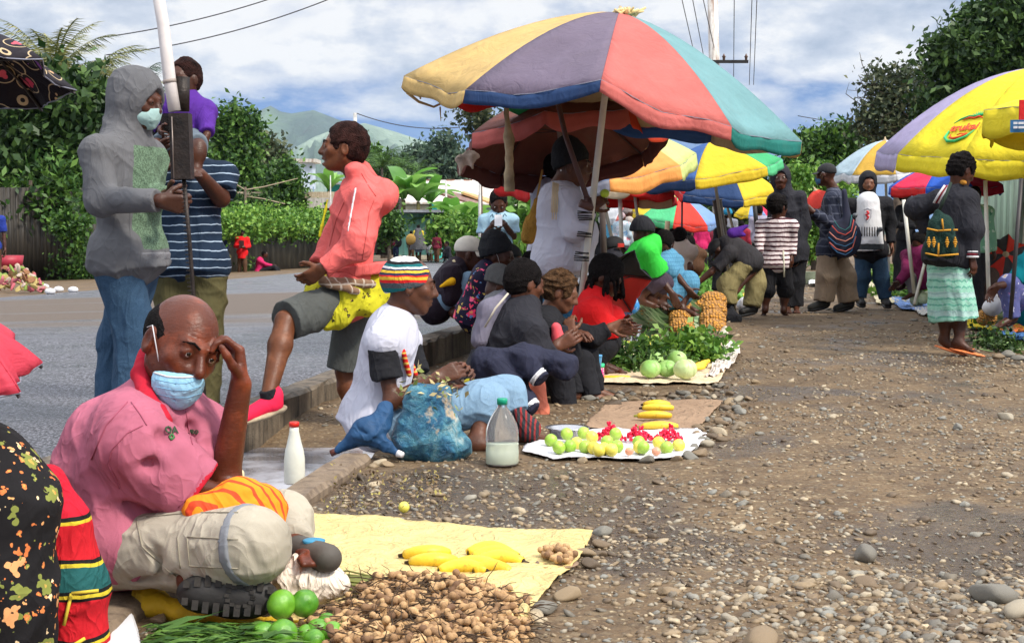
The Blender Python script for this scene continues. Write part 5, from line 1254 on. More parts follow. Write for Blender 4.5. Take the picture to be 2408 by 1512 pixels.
p=Person('young man in a coral pink hooded sweatshirt standing with one foot up on the kerb',7.1,dict(H=(808,350),N=(845,430),P=(820,690),SL=(862,470,-.19),SR=(825,470,.17),EL=(838,578,-.26),WL=(758,632,-.28),FL=(728,652,-.26),ER=(785,580,.12),WR=(752,625,.02),HL=(800,705,-.07),KL=(672,755,-.35),AL=(630,935,-.55),TL=(588,962,-.60),HR=(835,705,.10),KR=(812,870,.1),AR=(838,1000,.12),TR=(800,1020,.1)),yaw=-78,face=(-84,-3,0),sc=1.0,hs=1.0,skin=skinmat('warm brown skin',(.135,.045,.018),(.22,.078,.032)),near=True,mouth=1.1,leg=1,feet=False,girth=.95,eyes=True,h=.0065)
p.hair('short',HAIRR,1.5)
hd=p.top('hoodie',M_PKH,2,o=.03,so=.024,hem=.0,fold=.009,slack=.02,seed=21,extra=lambda B,s:(B.el(s.pt(888,460,-.02),V(.075,.11,.10),s.Rt,.03),B.rc(s.pt(835,405,-.06),s.pt(900,470,-.05),.050,.055,k=.03),B.rc(s.pt(850,400,.06),s.pt(900,460,.06),.045,.05,k=.03),B.el(s.pt(880,432,0),V(.05,.06,.05),s.Rt,.02,'d')))
B=SDF(.0065);B.rc(p.pt(836,444,-.272),p.pt(818,545,-.325),.006,.005,k=.005);v,f=B.mesh();p.T.part('piping',v,f,M_WHITE,parent=hd)
B=SDF(.007);B.rc(p.pt(835,625,-.0),p.pt(838,648,-.0),.165,.15,k=.02,flat=True,flata=True);v,f=B.mesh(.005,1,3);p.T.part('waistband',v,f,M_PKH,parent=hd)
p.legs('shorts',M_SHORT,1.0,o=.024,wide=.022,fold=.007,seed=31)
B=SDF(.0075);Q=p.pt
B.rc(Q(770,690,-.05),Q(885,690,.0),.115,.10,k=.05);B.rc(Q(745,705,-.15),Q(800,745,-.17),.07,.06,k=.05);B.rc(Q(830,700,-.12),Q(870,720,-.09),.09,.06,k=.05);B.rc(Q(775,735,-.19),Q(772,765,-.19),.04,.03,k=.03)
v,f=B.mesh(.012,1.3,6);p.T.part('waist_wrap',v,f,M_YEL)
B=SDF(.0075);B.rc(Q(770,470,-.02),Q(752,555,-.04),.007,.009,k=.03);v,f=B.mesh(.004,1.2,3);p.T.part('neck_cloth',v,f,M_YEL)
B=SDF(.0065);B.rc(Q(762,662,-.19),Q(875,668,-.16),.026,.022,k=.02);B.rc(Q(775,668,-.22),Q(840,685,-.215),.022,.018,k=.02);v,f=B.mesh(.004,2,3);p.T.part('belt_bag',v,f,cloth('brown and cream belt bag',(.22,.13,.08),('plaid',(.62,.56,.46),.05),wr=.4))
CD=plain('coral seam',(.42,.06,.055),.9)
for q_ in ([(880,470),(868,500),(860,560),(852,610)],[(812,470),(790,520),(775,580)],[(770,640),(830,640),(890,645)],[(850,408),(868,440),(884,462)]):seam(p.T,hd,q_,.002,CD)
def sneaker(p,A,T_,mat,solem,label=None,socks=True,swoosh=True,side=-1):
 d=nrm(T_-A)*V(1,1,1);fl=nrm(V(d[0],d[1],d[2]*.5));l_=nrm(np.cross(fl,V(0,0,1)));u_=np.cross(l_,fl);R3=np.array([l_,fl,u_]).T
 X=lambda x,y_,z:A+l_*x+fl*y_+u_*z
 B=SDF(.0055);B.rc(X(0,-.030,-.005),X(0,-.025,-.040),.043,.040,k=.03);B.rc(X(0,0,-.030),X(0,.13,-.048),.042,.034,k=.03);B.el(X(0,-.055,.01),V(.02,.015,.03),R3,.02);B.el(X(0,.005,.035),V(.03,.035,.03),R3,.015,'d');B.cut(X(0,0,-.068),-u_)
 v,f=B.mesh(.0008,3);sh=p.T.part('shoe',v,f,mat,label=label)
 B=SDF(.0055);B.el(X(0,.048,-.073),V(.043,.115,.018),R3,.01);B.el(X(0,-.03,-.071),V(.040,.05,.018),R3,.01);v,f=B.mesh(.0012,5);p.T.part('sole',v,f,solem,parent=sh)
 if socks:
  B=SDF(.0055);B.rc(X(0,-.008,.0),X(0,-.008,.035),.042,.040,k=.01,flat=True);v,f=B.mesh(.001,4);p.T.part('sock',v,f,M_BLK,parent=sh)
 if swoosh:
  mb=MB();P_=[X(side*(.047-.002*i),.085-.0155*i,-.052+.012*(i/8)**2.0*2.2-.006*math.sin(i/8*3.14))for i in range(9)];P_=[X(side*.040,.080,-.022),X(side*.044,.070,-.040),X(side*.046,.050,-.047),X(side*.047,.015,-.040),X(side*.048,-.030,-.026),X(side*.045,-.050,-.018)]
  mb.tube(P_,[.0015,.005,.007,.0055,.003,.001],6);p.T.part('side_mark',*mb.out(),M_WHITE,parent=sh)
sneaker(p,p.J['AL'],p.J['TL'],cloth('hot pink shoe mesh',(.80,.02,.07),wr=.2),plain('muddy white sole',(.42,.33,.22),.8,var=.3,vs=20),side=1)
p=Person('seated man in a striped knitted cap and white shirt with black sleeves',6.2,dict(H=(965,672),N=(925,752),P=(880,985),SR=(895,805,-.17),SL=(955,800,.17),ER=(922,945,-.20),WR=(1028,890,-.20),FR=(1080,868,-.18),EL=(990,930,.1),WL=(1055,885,.0),FL=(1095,868,-.03),HR=(890,1000,-.1),KR=(1140,950,-.10),AR=(1120,1045,-.2),TR=(1185,1050,-.22),HL=(900,990,.1),KL=(1185,935,.12),AL=(1230,1030,.05),TL=(1290,1040,.0)),yaw=92,face=(98,8,0),sc=1.0,hs=1.02,skin=SK2,near=True,arm=1,curl=(45,50),jaw=1.1)
B=SDF(.0065);Rm=p.Rm;Pq=lambda x,y,z:p.J['H']+(Rm@V(x,y,z))*1.02
B.el(Pq(0,-.026,.024),V(.096,.114,.102),Rm,.02);B.cut(Pq(0,0,-.012),Rm@V(0,.34,-.94));v,f=B.mesh(.003,3,5)
def zb(T_,D,py,px=960):return W(px,py,D)[2]-T_.org[2]
zz=lambda py:zb(p.T,6.2,py)
OR,WH,TL_,BK,RD,YL,NV,GY=(.75,.12,.02),(.62,.62,.62),(.01,.12,.13),(.012,.012,.014),(.60,.02,.02),(.70,.42,.04),(.02,.025,.07),(.07,.08,.09)
p.T.part('knitted_cap',v,f,cloth('striped wool',RD,('bands',[(zz(735),GY),(zz(716),GY),(zz(712),RD),(zz(704),OR),(zz(699),RD),(zz(692),WH),(zz(687),TL_),(zz(676),GY),(zz(664),RD),(zz(657),YL),(zz(650),RD),(zz(646),NV),(zz(640),YL),(zz(634),NV),(zz(630),WH),(zz(625),TL_),(zz(618),BK),(zz(612),WH),(zz(590),WH)]),wr=.4,scale=3))
sh=p.top('shirt',M_TEE,0,o=.028,hem=.02,fold=.008,seed=41)
for k in 'LR':
 B=SDF(.0065);B.rc(p.J['S'+k],p.J['S'+k]+(p.J['E'+k]-p.J['S'+k])*.62,.064,.070,k=.03,flat=True);v,f=B.mesh(.006,1.2,6);sl=p.T.part('black_sleeve',v,f,M_BLK,parent=sh)
for i,(x,y)in enumerate(((872,792),(880,786),(889,782),(898,779))):
 ontext(p.T,sl,'MOUN'[i],x-2,y+6,.026,M_WHITE,30,.001)
p.legs('jeans',M_JEAN2,1.45,o=.022,wide=.02,fold=.008,seed=8)
B=SDF(.0055)
for off,dd in ((0,-.15),(10,.03)):
 ps=[p.pt(908,728,dd*.3),p.pt(930+off,775,dd*.8),p.pt(948+off,830,dd),p.pt(962+off*1.5,880,dd*.8)]
 for a,b in zip(ps[:-1],ps[1:]):B.rc(a,b,.012,.012,k=.006)
v,f=B.mesh(.001,4,2);p.T.part('neck_scarf',v,f,cloth('red and yellow scarf',(.55,.02,.015),('stripes',(.70,.42,.08),.024,.35),wr=.3))
p=Person('person with short black hair seated with back turned, black jacket with grey shoulders',7.8,dict(H=(1234,668),N=(1222,735),P=(1165,890),ER=(1268,850,-.2),WR=(1308,815,-.2),FR=(1335,800,-.18),EL=(1290,800,.15),WL=(1330,790,.05),KR=(1310,850,-.1),AR=(1330,960,-.1),KL=(1320,800,.2),AL=(1350,930,.1)),yaw=120,face=(118,12,0),sc=1.1,hs=1.0,skin=SK2)
p.hair('short',HAIRM,1.5);jk=p.top('jacket',M_BLK2,2,o=.04,so=.03,hem=.03,fold=.01,slack=.02,seed=51)
B=SDF(.0075);B.rc(p.pt(1148,730,-.05),p.pt(1128,800,-.08),.055,.05,k=.05);B.rc(p.pt(1150,728,-.05),p.pt(1195,690,-.02),.05,.03,k=.05);v,f=B.mesh(.005,1,3);p.T.part('grey_shoulder',v,f,cloth('grey violet fleece',(.16,.15,.20),wr=.4),parent=jk)
mb=MB();mb.tube([p.pt(1195,690,-.17),p.pt(1165,725,-.20),p.pt(1140,770,-.20)],.006,6);p.T.part('piping',*mb.out(),plain('cream piping',(.5,.45,.36),.8),parent=jk)
p.legs('trousers',M_BLK,2,o=.02)
T_=Thing('jacket','navy tracksuit jacket with white stripes on its cuffs draped over the lap of the seated person','jacket',W(1230,985,7.0));T_.root['label']='navy tracksuit jacket with white cuff stripes draped over a seated person\'s lap'
Q=lambda px,py,dd=0:W(px,py,7.1+dd);B=SDF(.0075)
B.rc(Q(1135,850),Q(1230,855,-.02),.065,.08,k=.06);B.rc(Q(1150,870),Q(1240,945,-.06),.075,.06,k=.06);B.rc(Q(1230,830),Q(1335,860,.05),.055,.06,k=.06);B.rc(Q(1165,860,-.08),Q(1255,965,-.12),.052,.045,k=.03,flat=True);B.rc(Q(1230,850,-.06),Q(1275,895,-.10),.062,.048,k=.03,flat=True);B.rc(Q(1315,860,.0),Q(1330,880,0),.055,.04,k=.05)
for a1,b1 in (((1160,850,-.14),(1230,930,-.19)),((1200,840,-.15),(1260,900,-.18)),((1120,870,-.1),(1190,950,-.14)),((1260,840,-.08),(1330,870,-.06))):B.rc(Q(*a1),Q(*b1),.007,.006,k=.03,op='d')
v,f=B.mesh(.009,1,5,fine=1);bd=T_.part('cloth',v,f,M_NAVY)
for (x,y,dx,dy,r,dd)in ((1249,958,9,10,.048,-.118),(1268,888,10,9,.051,-.098)):
 for k_ in (0,.55):
  B=SDF(.006);a=Q(x-dx*k_,y-dy*k_,dd);dv=nrm(Q(x+dx,y+dy,dd-.01)-a);B.rc(a-dv*.006,a+dv*.006,r+.001*k_,r,k=.005,flat=True,flata=True);v,f=B.mesh(.003,1,3);T_.part('cuff_stripe',v,f,M_WHITE,parent=bd)
T_=Thing('cloth_bundle','coral orange cloth spilling from under the navy jacket','cloth',W(1270,980,7.25));Q=lambda px,py,dd=0:W(px,py,7.3+dd)
B=SDF(.0075);B.rc(Q(1262,880),Q(1265,965,-.05),.04,.055,k=.04);B.rc(Q(1225,950,-.05),Q(1265,970,-.05),.04,.04,k=.04);v,f=B.mesh(.007,1,5);T_.part('cloth',v,f,cloth('coral cloth',(.72,.20,.12),wr=.5,dirt=.3))
T_=Thing('cloth_bundle','yellow cloth tucked beneath the navy jacket near the man\'s hands','cloth',W(1130,925,7.2));Q=lambda px,py,dd=0:W(px,py,7.2+dd)
B=SDF(.008);B.rc(Q(1105,905),Q(1150,915),.03,.03,k=.03);v,f=B.mesh(.006,1,5);T_.part('cloth',v,f,cloth('lemon cloth',(.60,.52,.04),wr=.4))
p=Person('child with light brown curly hair in a black top, chin on hand',8.0,dict(H=(1318,688),N=(1290,742),P=(1265,890),ER=(1345,835,-.15),WR=(1343,785,-.12),FR=(1338,752,-.1),EL=(1395,795,.05),WL=(1432,772,.05),FL=(1460,765,.05),KR=(1370,850,-.05),KL=(1380,830,.1),AR=(1390,930,-.1),AL=(1400,920,.1)),yaw=85,face=(82,22,0),sc=.88,hs=.92,skin=SK3,arm=2,curl=(30,60))
p.hair('afro',HAIRB,.75);p.top('sweater',M_BLK,2,o=.025,so=.02,fold=.007,seed=61);p.legs('trousers',M_BLK,2,o=.015)
T_=Thing('cloth_bundle','bright salmon pink cloth between the two seated youngsters','cloth',W(1310,850,7.9));Q=lambda px,py,dd=0:W(px,py,7.75+dd)
B=SDF(.008);B.rc(Q(1308,770),Q(1318,825),.03,.05,k=.04);v,f=B.mesh(.006,1.2,5);T_.part('cloth',v,f,cloth('salmon cloth',(.80,.10,.12),wr=.4))
p=Person('person with a high hair bun squatting behind the two black jackets',9.8,dict(H=(1258,652),N=(1245,700),P=(1235,800),KL=(1290,760,.1),KR=(1290,760,-.1),AL=(1270,800,.1),AR=(1270,800,-.1)),yaw=140,sc=.9,skin=SK1,eyes=False)
h_=p.hair('short',HAIRM,2);mb=MB();mb.add(I2[0]*.055+W(1246,608,9.8),I2[1]);p.T.part('hair_bun',*mb.out(),HAIRM,parent=h_);p.top('jacket',M_BLK,2,o=.03)
p=Person('man in a white cap and black shirt squatting at the kerb edge',10.4,dict(H=(1106,600),N=(1074,632),P=(1024,722),ER=(1060,700,-.15),WR=(1108,668,-.12),EL=(1085,690,.15),WL=(1120,665,.08),KR=(1102,662,-.12),AR=(1072,738,-.12),TR=(1100,752,-.12),KL=(1112,665,.12),AL=(1090,738,.1),TL=(1118,752,.1)),yaw=88,face=(88,12,0),sc=.95,hs=1.08,skin=SK1,jaw=1.1,arm=1)
p.hair('cap',plain('off-white cap cloth',(.60,.55,.47),.85,var=.15));p.top('shirt',cloth('aubergine black cotton',(.022,.014,.022),wr=.5),2,o=.025,so=.02,fold=.007,seed=71);p.legs('jeans',M_JEAN2,1.8,o=.015,fold=.006)
mb=MB();mb.tube([p.pt(1066,612,-.10),p.pt(1074,626,-.12)],.010,6);p.T.part('collar_edge',*mb.out(),plain('cream collar',(.6,.5,.3),.8))
B=SDF(.009);B.rc(p.pt(1036,674,-.22),p.pt(1062,662,-.23),.012,.030,k=.02);v,f=B.mesh(.004,2);p.T.part('yellow_pouch',v,f,cloth('yellow pouch',(.78,.42,.01),wr=.3))
M_FL2=cloth('navy cloth with pink and yellow flowers',(.012,.010,.03),('floral',[(.75,.04,.12),(.80,.10,.22),(.60,.42,.10),(.75,.05,.12),(.10,.22,.45)],15,.62),wr=.3)
p=Person('woman in a black beanie and bright pink floral dress, white mask under her chin',9.9,dict(H=(1170,602),N=(1146,642),P=(1118,742),ER=(1140,710,-.15),WR=(1165,700,-.15),EL=(1160,700,.1),WL=(1185,695,.05),KR=(1170,700,-.1),AR=(1140,750,-.1),KL=(1180,700,.1),AL=(1160,750,.1),TR=(1165,758,-.1)),yaw=82,face=(80,8,0),sc=.92,hs=1.05,skin=SK1,arm=1)
p.hair('beanie',cloth('black knit',(.012,.013,.016),wr=.4,scale=3),1.1);p.top('dress_top',M_FL2,1,o=.03,so=.02,hem=.05,fold=.006,seed=81)
B=SDF(.009);B.rc(p.pt(1118,735),p.pt(1165,712),.13,.09,k=.05);B.rc(p.pt(1165,712),p.pt(1135,748),.08,.06,k=.05);v,f=B.mesh(.006,1,2);p.T.part('dress_skirt',v,f,M_FL2);p.mask(M_MASKW,under_chin=True)
p=Person('bearded man in a black cap half hidden behind the floral dress woman',10.6,dict(H=(1196,612),N=(1180,650),P=(1170,745),KL=(1210,720,.1),KR=(1210,720,-.1),AL=(1200,755,.1),AR=(1200,755,-.1)),yaw=85,face=(84,10,0),sc=.95,hs=1.0,skin=SK2)
p.hair('cap',plain('black cap cloth',BLACK,.8));p.hair('beard',HAIRM);p.top('jacket',M_BLK,2,o=.03)
p=Person('person in a dark grey knitted hat bending low beside the floral dress',9.0,dict(H=(1176,672),N=(1172,710),P=(1150,790),KL=(1210,740,.1),KR=(1210,740,-.1),AL=(1190,790,.1),AR=(1190,790,-.1)),yaw=100,face=(95,35,0),sc=.85,hs=.95,eyes=False)
p.hair('beanie',cloth('dark grey wool',(.075,.075,.075),wr=.4,scale=3),.8);p.top('jacket',M_GREYH,2,o=.02)
M_LBL=cloth('pale blue cotton',(.28,.44,.55),wr=.55,var=.08)
p=Person('bearded man in a pale blue T-shirt standing on the road looking at his phone',14.2,dict(H=(1172,478),N=(1172,507),P=(1172,604),EL=(1207,556,.0),WL=(1186,527,-.2),FL=(1172,522,-.24),ER=(1139,556,.0),WR=(1160,528,-.2),FR=(1172,524,-.24),KL=(1188,660),KR=(1158,660),AL=(1190,712),AR=(1156,712)),yaw=0,face=(2,32,0),sc=.92,hs=1.05,skin=SK1,arm=1,sw=.145)
p.hair('short',HAIRM);p.hair('beard',HAIRM,seed=6);sh=p.top('t_shirt',M_LBL,1,o=.028,so=.02,hem=.03,fold=.007,slack=.01);p.legs('trousers',cloth('sage cotton',(.20,.24,.18)),2,o=.015)
mb=MB();mb.box(p.pt(1172,519,-.27),(.075,.12,.010),R=Rhead(0,65));single('phone',*mb.out(),plain('white phone',(.7,.7,.72),.3),'white phone held by the man in pale blue','phone',smooth=False)
for q_ in ([(1153,510),(1158,504),(1160,511)],[(1164,509),(1168,503),(1170,510)],[(1176,504),(1177,511)],[(1183,510),(1187,503),(1191,509)]):seam(p.T,sh,q_,.005,plain('slate print',(.06,.11,.15),.8),'print',n=2)
p=Person('woman in a black beanie and long white shirt holding a green fruit',9.5,dict(H=(1347,392),N=(1322,446),P=(1318,610),SR=(1338,470,-.20),SL=(1312,462,.18),ER=(1352,540,-.28),WR=(1388,492,-.3),FR=(1416,468,-.3),EL=(1350,540,.1),WL=(1372,500,.0),FL=(1385,470,-.02),KR=(1325,740,-.05),AR=(1335,860,-.05),KL=(1300,740,.15),AL=(1300,850,.15)),yaw=72,face=(76,3,0),sc=1.0,hs=1.12,skin=SK2,girth=1.35,curl=(50,50),near=True,nose=.95,headfat=1.1)
p.hair('beanie',cloth('black knit',(.012,.013,.016),wr=.4,scale=3),1.15);sh=p.top('shirt',M_TEE,2,o=.035,so=.026,hem=.06,fold=.010,slack=.03,seed=91,belly=.03);p.legs('jeans',M_JEAN3,2,o=.02,fold=.006)
mb=MB()
for i in range(7):mb.tube([p.pt(1300+i*2.2,428+i*.6,-.22),p.pt(1296+i*2.4,500+(i*17)%34,-.26)],.0032,5)
p.T.part('bleached_braids',*mb.out(),plain('straw blond braids',(.70,.58,.36),.8))
mb=MB();mb.add(I2[0]*.006+p.pt(1319,401,-.09),I2[1]);p.T.part('ear_stud',*mb.out(),plain('pearl stud',(.8,.8,.8),.2))
mb=MB();v_=I2[0]*V(.030,.030,.028)+W(1422,455,9.18);mb.add(v_,I2[1]);single('green_fruit',*mb.out(),plain('lime green peel',(.40,.55,.04),.4),'small green fruit held up by the woman in the white shirt','fruit')
p=Person('person in a pale top and dark trousers hidden behind the woman in white',11.3,dict(H=(1318,400),N=(1290,440),P=(1282,590),KL=(1275,690),KR=(1290,690),AL=(1275,800),AR=(1295,800),ER=(1268,520,0),WR=(1262,580,0)),yaw=100,sc=1.1,eyes=False)
p.hair('short',HAIRM);p.top('shirt',M_TEE,2,o=.02);p.legs('trousers',M_NAVY,2,o=.02)
T_=Thing('net_bag','ochre yellow net bag hanging behind the woman in the white shirt','bag',W(1245,570,10.6));Q=lambda px,py,dd=0:W(px,py,10.6+dd);B=SDF(.01)
B.rc(Q(1262,470),Q(1252,530),.02,.05,k=.04);B.rc(Q(1250,530),Q(1243,555),.06,.06,k=.04);v,f=B.mesh(.006,2,2);T_.part('bag',v,f,cloth('ochre netting',(.42,.22,.04),wr=.8,var=.3,scale=3));mb=MB();mb.tube([Q(1262,470),Q(1275,400)],.008,5);T_.part('strap',*mb.out(),plain('ochre strap',(.4,.22,.05),.8))
p=Person('person with short dreadlocks in a bright red top leaning over the stall',9.0,dict(H=(1425,652),N=(1398,705),P=(1378,825),ER=(1420,770,-.12),WR=(1452,772,-.15),FR=(1480,775,-.15),EL=(1440,750,.1),WL=(1460,762,.05),FL=(1480,768,.0),KR=(1425,815,-.1),AR=(1395,865,-.1),TR=(1425,872,-.15),KL=(1435,805,.15),AL=(1405,855,.1)),yaw=85,face=(78,34,0),sc=.98,hs=1.05,skin=SK1,leg=2)
p.hair('dreads',HAIRM,seed=8);p.top('red_top',M_REDC,2,o=.03,so=.03,fold=.008,slack=.02,seed=14);p.legs('trousers',M_BLK,1.7,o=.015)
p=Person('person in a lime green shirt with a patterned sleeve bending over the vegetables',12.0,dict(H=(1512,548),N=(1527,578),P=(1478,640),ER=(1552,655,-.1),WR=(1580,690,-.15),FR=(1588,708,-.15),EL=(1560,650,.1),WL=(1560,690,.1),KR=(1545,660,-.1),AR=(1500,705,-.1),KL=(1560,665,.1),AL=(1530,705,.1)),yaw=95,face=(120,25,0),sc=.95,skin=SK1,arm=1,eyes=False)
p.hair('beanie',M_BLK,.9);p.top('shirt',cloth('lime green cotton',(.035,.50,.05),wr=.45,var=.1),1,o=.035,so=.03,slack=.03,fold=.007,seed=15,belly=.02);p.legs('trousers',cloth('dark mauve cloth',(.055,.04,.06),wr=.5),1.5,o=.03)
B=SDF(.01);a=p.J['SR'];b=p.J['ER'];B.rc(a+(b-a)*.55,a+(b-a)*.68,.092,.094,k=.01,flat=True,flata=True);v,f=B.mesh(.003,2,3);p.T.part('sleeve_band',v,f,cloth('cream leaf band',(.45,.42,.22),('floral',[(.10,.45,.08),(.35,.25,.08)],40,.5),wr=.3))
p=Person('woman in a faded blue dress sitting behind the pineapples with a mask',12.8,dict(H=(1563,575),N=(1572,605),P=(1580,690),ER=(1592,650,-.1),WR=(1618,680,-.12),EL=(1560,650,.1),WL=(1590,690,.0),KR=(1625,672,-.05),AR=(1600,725,-.1),KL=(1615,665,.15),AL=(1600,715,.1)),yaw=60,face=(-20,40,0),sc=.9,skin=SK1,arm=1)
p.hair('short',HAIRM,2);dm=cloth('faded blue plaid',(.09,.26,.40),('plaid',(.03,.12,.22),.035),wr=.5);p.top('dress_top',dm,1,o=.03,so=.03,fold=.007);p.mask(M_MASKW,under_chin=False)
B=SDF(.011);B.rc(p.pt(1580,690),p.pt(1615,668),.15,.11,k=.06);B.rc(p.pt(1615,668),p.pt(1605,700),.10,.08,k=.06);v,f=B.mesh(.007,1,2);p.T.part('dress_skirt',v,f,dm)
p=Person('man in a black cap and dark vest bending down to pick vegetables',14.6,dict(H=(1690,590),N=(1714,577),P=(1765,612),SL=(1722,590,.14),SR=(1716,596,-.16),ER=(1672,640,-.2),WR=(1638,668,-.2),FR=(1622,682,-.2),EL=(1770,640,-.05),WL=(1742,672,-.1),HL=(1768,622,.1),HR=(1752,622,-.1),KL=(1778,670,.05),AL=(1768,722,.0),TL=(1750,732,-.05),KR=(1712,668,-.12),AR=(1710,712,-.12),TR=(1690,722,-.15)),yaw=-90,face=(-100,62,0),sc=.95,skin=SK1,arm=1,eyes=False)
p.hair('cap',plain('black cap cloth',BLACK,.8));p.top('vest',cloth('dark grey cotton',(.032,.030,.034),wr=.5),1,o=.035,so=.03,fold=.008,seed=23);p.legs('trousers',cloth('khaki green cotton',(.24,.20,.09),wr=.6),2,o=.025,wide=.03,fold=.009);p.shoes(M_DARK)
p=Person('boy in a white shirt with dark maroon stripes and black shorts, seen from behind',15.0,dict(H=(1830,488),N=(1827,520),P=(1824,618),EL=(1786,562,.0),WL=(1786,596,-.08),ER=(1862,568,.0),WR=(1862,602,-.06),KL=(1803,685),AL=(1799,730),KR=(1846,685,.1),AR=(1843,732,.1),TL=(1795,742,.12),TR=(1848,742,.2)),yaw=160,face=(128,5,0),sc=.86,hs=1.0,skin=SK1,leg=1,eyes=False,sw=.19)
p.hair('afro',HAIRM,.8);p.top('shirt',cloth('white shirt with maroon stripes',(.72,.62,.62),('stripes',(.060,.010,.018),.0475,.38),wr=.4),2,o=.025,so=.02,hem=.02,fold=.006,seed=33);p.legs('shorts',M_BLK,1.05,o=.025,wide=.02);p.shoes(plain('brown sandal',(.06,.035,.03),.7),kind='thong')
mb=MB();mb.tube([p.pt(1842,590,-.14),p.pt(1843,620,-.13),p.pt(1844,652,-.12)],.010,6);p.T.part('hanging_strap',*mb.out(),plain('cream strap',(.6,.58,.45),.8))
p=Person('youth in a long black hooded top staring at the camera',15.7,dict(H=(1836,420),N=(1848,458),P=(1862,590),EL=(1892,530,0),WL=(1880,598,-.05),ER=(1822,530,0),WR=(1835,596,-.1),KL=(1872,662),AL=(1872,720),KR=(1850,662),AR=(1852,720)),yaw=-8,face=(-12,2,0),sc=1.0,hs=1.12,skin=SK1,sw=.14)
p.top('hoodie',M_BLK2,2,o=.03,so=.03,hem=.12,hood='up',fold=.009,slack=.02,seed=44);p.legs('trousers',M_BLK,2,o=.02,wide=.02);p.shoes(plain('brown sandal',(.06,.035,.03),.7),kind='thong')
p=Person('man in a dark plaid jacket, black cap and khaki trousers looking away',16.0,dict(H=(1942,412),N=(1960,447),P=(1955,585),SL=(1958,468,-.16),SR=(1968,462,.16),EL=(1968,535,-.22),WL=(1912,498,-.26),FL=(1898,488,-.26),ER=(1935,520,.1),WR=(1908,500,0),HL=(1945,590,-.06),HR=(1968,590,.08),KL=(1945,652,-.05),AL=(1938,708,-.05),TL=(1912,722,-.1),KR=(1985,652,.1),AR=(1995,710,.1),TR=(1972,724,.05)),yaw=-105,face=(-125,3,0),sc=1.0,hs=1.05,skin=SK1,eyes=False)
p.hair('cap',plain('black cap cloth',BLACK,.8));p.top('jacket',cloth('dark blue plaid flannel',(.022,.026,.045),('plaid',(.11,.12,.16),.09),wr=.5),2,o=.035,so=.03,hem=.07,fold=.009,slack=.02,seed=54);p.legs('trousers',M_TAN,2,o=.03,wide=.045,fold=.010,seed=55);p.shoes(plain('dark suede boots',(.03,.03,.028),.9),M_DARK);p.mask(cloth('dark blue mask paper',(.05,.13,.24)))
T_=Thing('bilum_bag','black string bag with curved red and blue bands on the plaid jacket\'s back','bag',W(1985,620,15.75));Q=lambda px,py,dd=0:W(px,py,15.72+dd);B=SDF(.014)
B.el(Q(1986,560),V(.19,.06,.22),k=.03);B.rc(Q(1995,540),Q(1985,450),.05,.03,k=.06);v,f=B.mesh(.004,1);bg_=T_.part('bag',v,f,plain('black navy string',(.018,.02,.04),.9))
for i,(w_,y0,c_)in enumerate(((28,545,(.35,.05,.04)),(34,560,(.42,.16,.12)),(36,572,(.02,.08,.16)),(34,584,(.42,.10,.08)),(22,534,(.02,.1,.1)),(30,592,(.02,.08,.18)))):
 mb=MB();mb.tube([Q(1984-w_,y0-14,-.07),Q(1984-w_*.5,y0+2,-.085),Q(1988,y0+8,-.09),Q(1988+w_*.5,y0-2,-.08),Q(1984+w_*.85,y0-28,-.05)],.007,5);T_.part('band',*mb.out(),plain('bag band %d'%i,c_,.9),parent=bg_)
p=Person('bearded man in a black hooded coat over a white printed shirt and jeans',16.6,dict(H=(2041,432),N=(2042,470),P=(2048,590),EL=(2092,525,.05),WL=(2096,574,-.02),ER=(1996,525,.05),WR=(2002,574,0),KL=(2072,650),AL=(2082,702),KR=(2028,650),AR=(2022,700)),yaw=-4,face=(-6,2,0),sc=1.02,hs=1.08,skin=SK3,sw=.19,headfat=.95)
p.hair('beard',HAIRM);ct=p.top('coat',M_BLK,2,o=.045,so=.035,hem=.05,hood='up',fold=.008,slack=.02,seed=64);p.legs('jeans',M_JEAN,2,o=.02,wide=.015);p.shoes(M_DARK)
B=SDF(.013);B.rc(p.pt(2041,478,-.06),p.pt(2044,590,-.055),.135,.172,k=.04,flat=True);v,f=B.mesh(.004,1,2)
zz=lambda py:zb(p.T,16.5,py,2040);sf=p.T.part('shirt',v,f,cloth('white football shirt',(.62,.62,.64),('bands',[(zz(620),(.62,.62,.64)),(zz(588),(.04,.045,.05)),(zz(574),(.62,.62,.64)),(zz(440),(.62,.62,.64))]),wr=.3))
for i in range(8):seam(p.T,sf,[(2021+i*6,534),(2021+i*6,556)],.006,M_DARK,'print_bar',n=3)
RB_=plain('red badge print',(.55,.03,.04),.7);seam(p.T,sf,[(2031,494),(2040,490),(2049,494),(2048,512),(2040,523),(2032,512),(2031,494)],.004,plain('grey badge ring',(.35,.36,.40),.7),'badge_ring',n=3);seam(p.T,sf,[(2038,497),(2044,501),(2036,506),(2043,511),(2038,517)],.012,RB_,'emblem',n=3)
mb=MB()
for x,y in ((2011,507),(2010,540),(2070,540)):mb.add(I1[0]*.03+p.pt(x,y,-.21),I1[1])
p.T.part('buttons',*mb.out(),plain('grey button',(.08,.09,.10),.4),parent=ct)
p=Person('woman in a dark jacket and mint green patterned skirt carrying a bag on her back',10.65,dict(H=(2262,402),N=(2252,446),P=(2228,598),SL=(2208,470,.05),SR=(2274,470,-.06),EL=(2156,490,.15),WL=(2180,548,.15),ER=(2284,540,-.12),WR=(2286,606,-.15),FR=(2288,622,-.15),KL=(2222,730),AL=(2222,803,.02),TL=(2240,818,.0),KR=(2256,730),AR=(2256,808,-.05),TR=(2280,822,-.08)),yaw=140,face=(110,24,0),sc=.93,hs=.95,skin=SK1,leg=0,near=True,girth=1.05)
p.hair('afro',HAIRM,.75);jk=p.top('jacket',M_BLK2,2,o=.04,so=.035,hem=.06,fold=.008,slack=.03,seed=74)
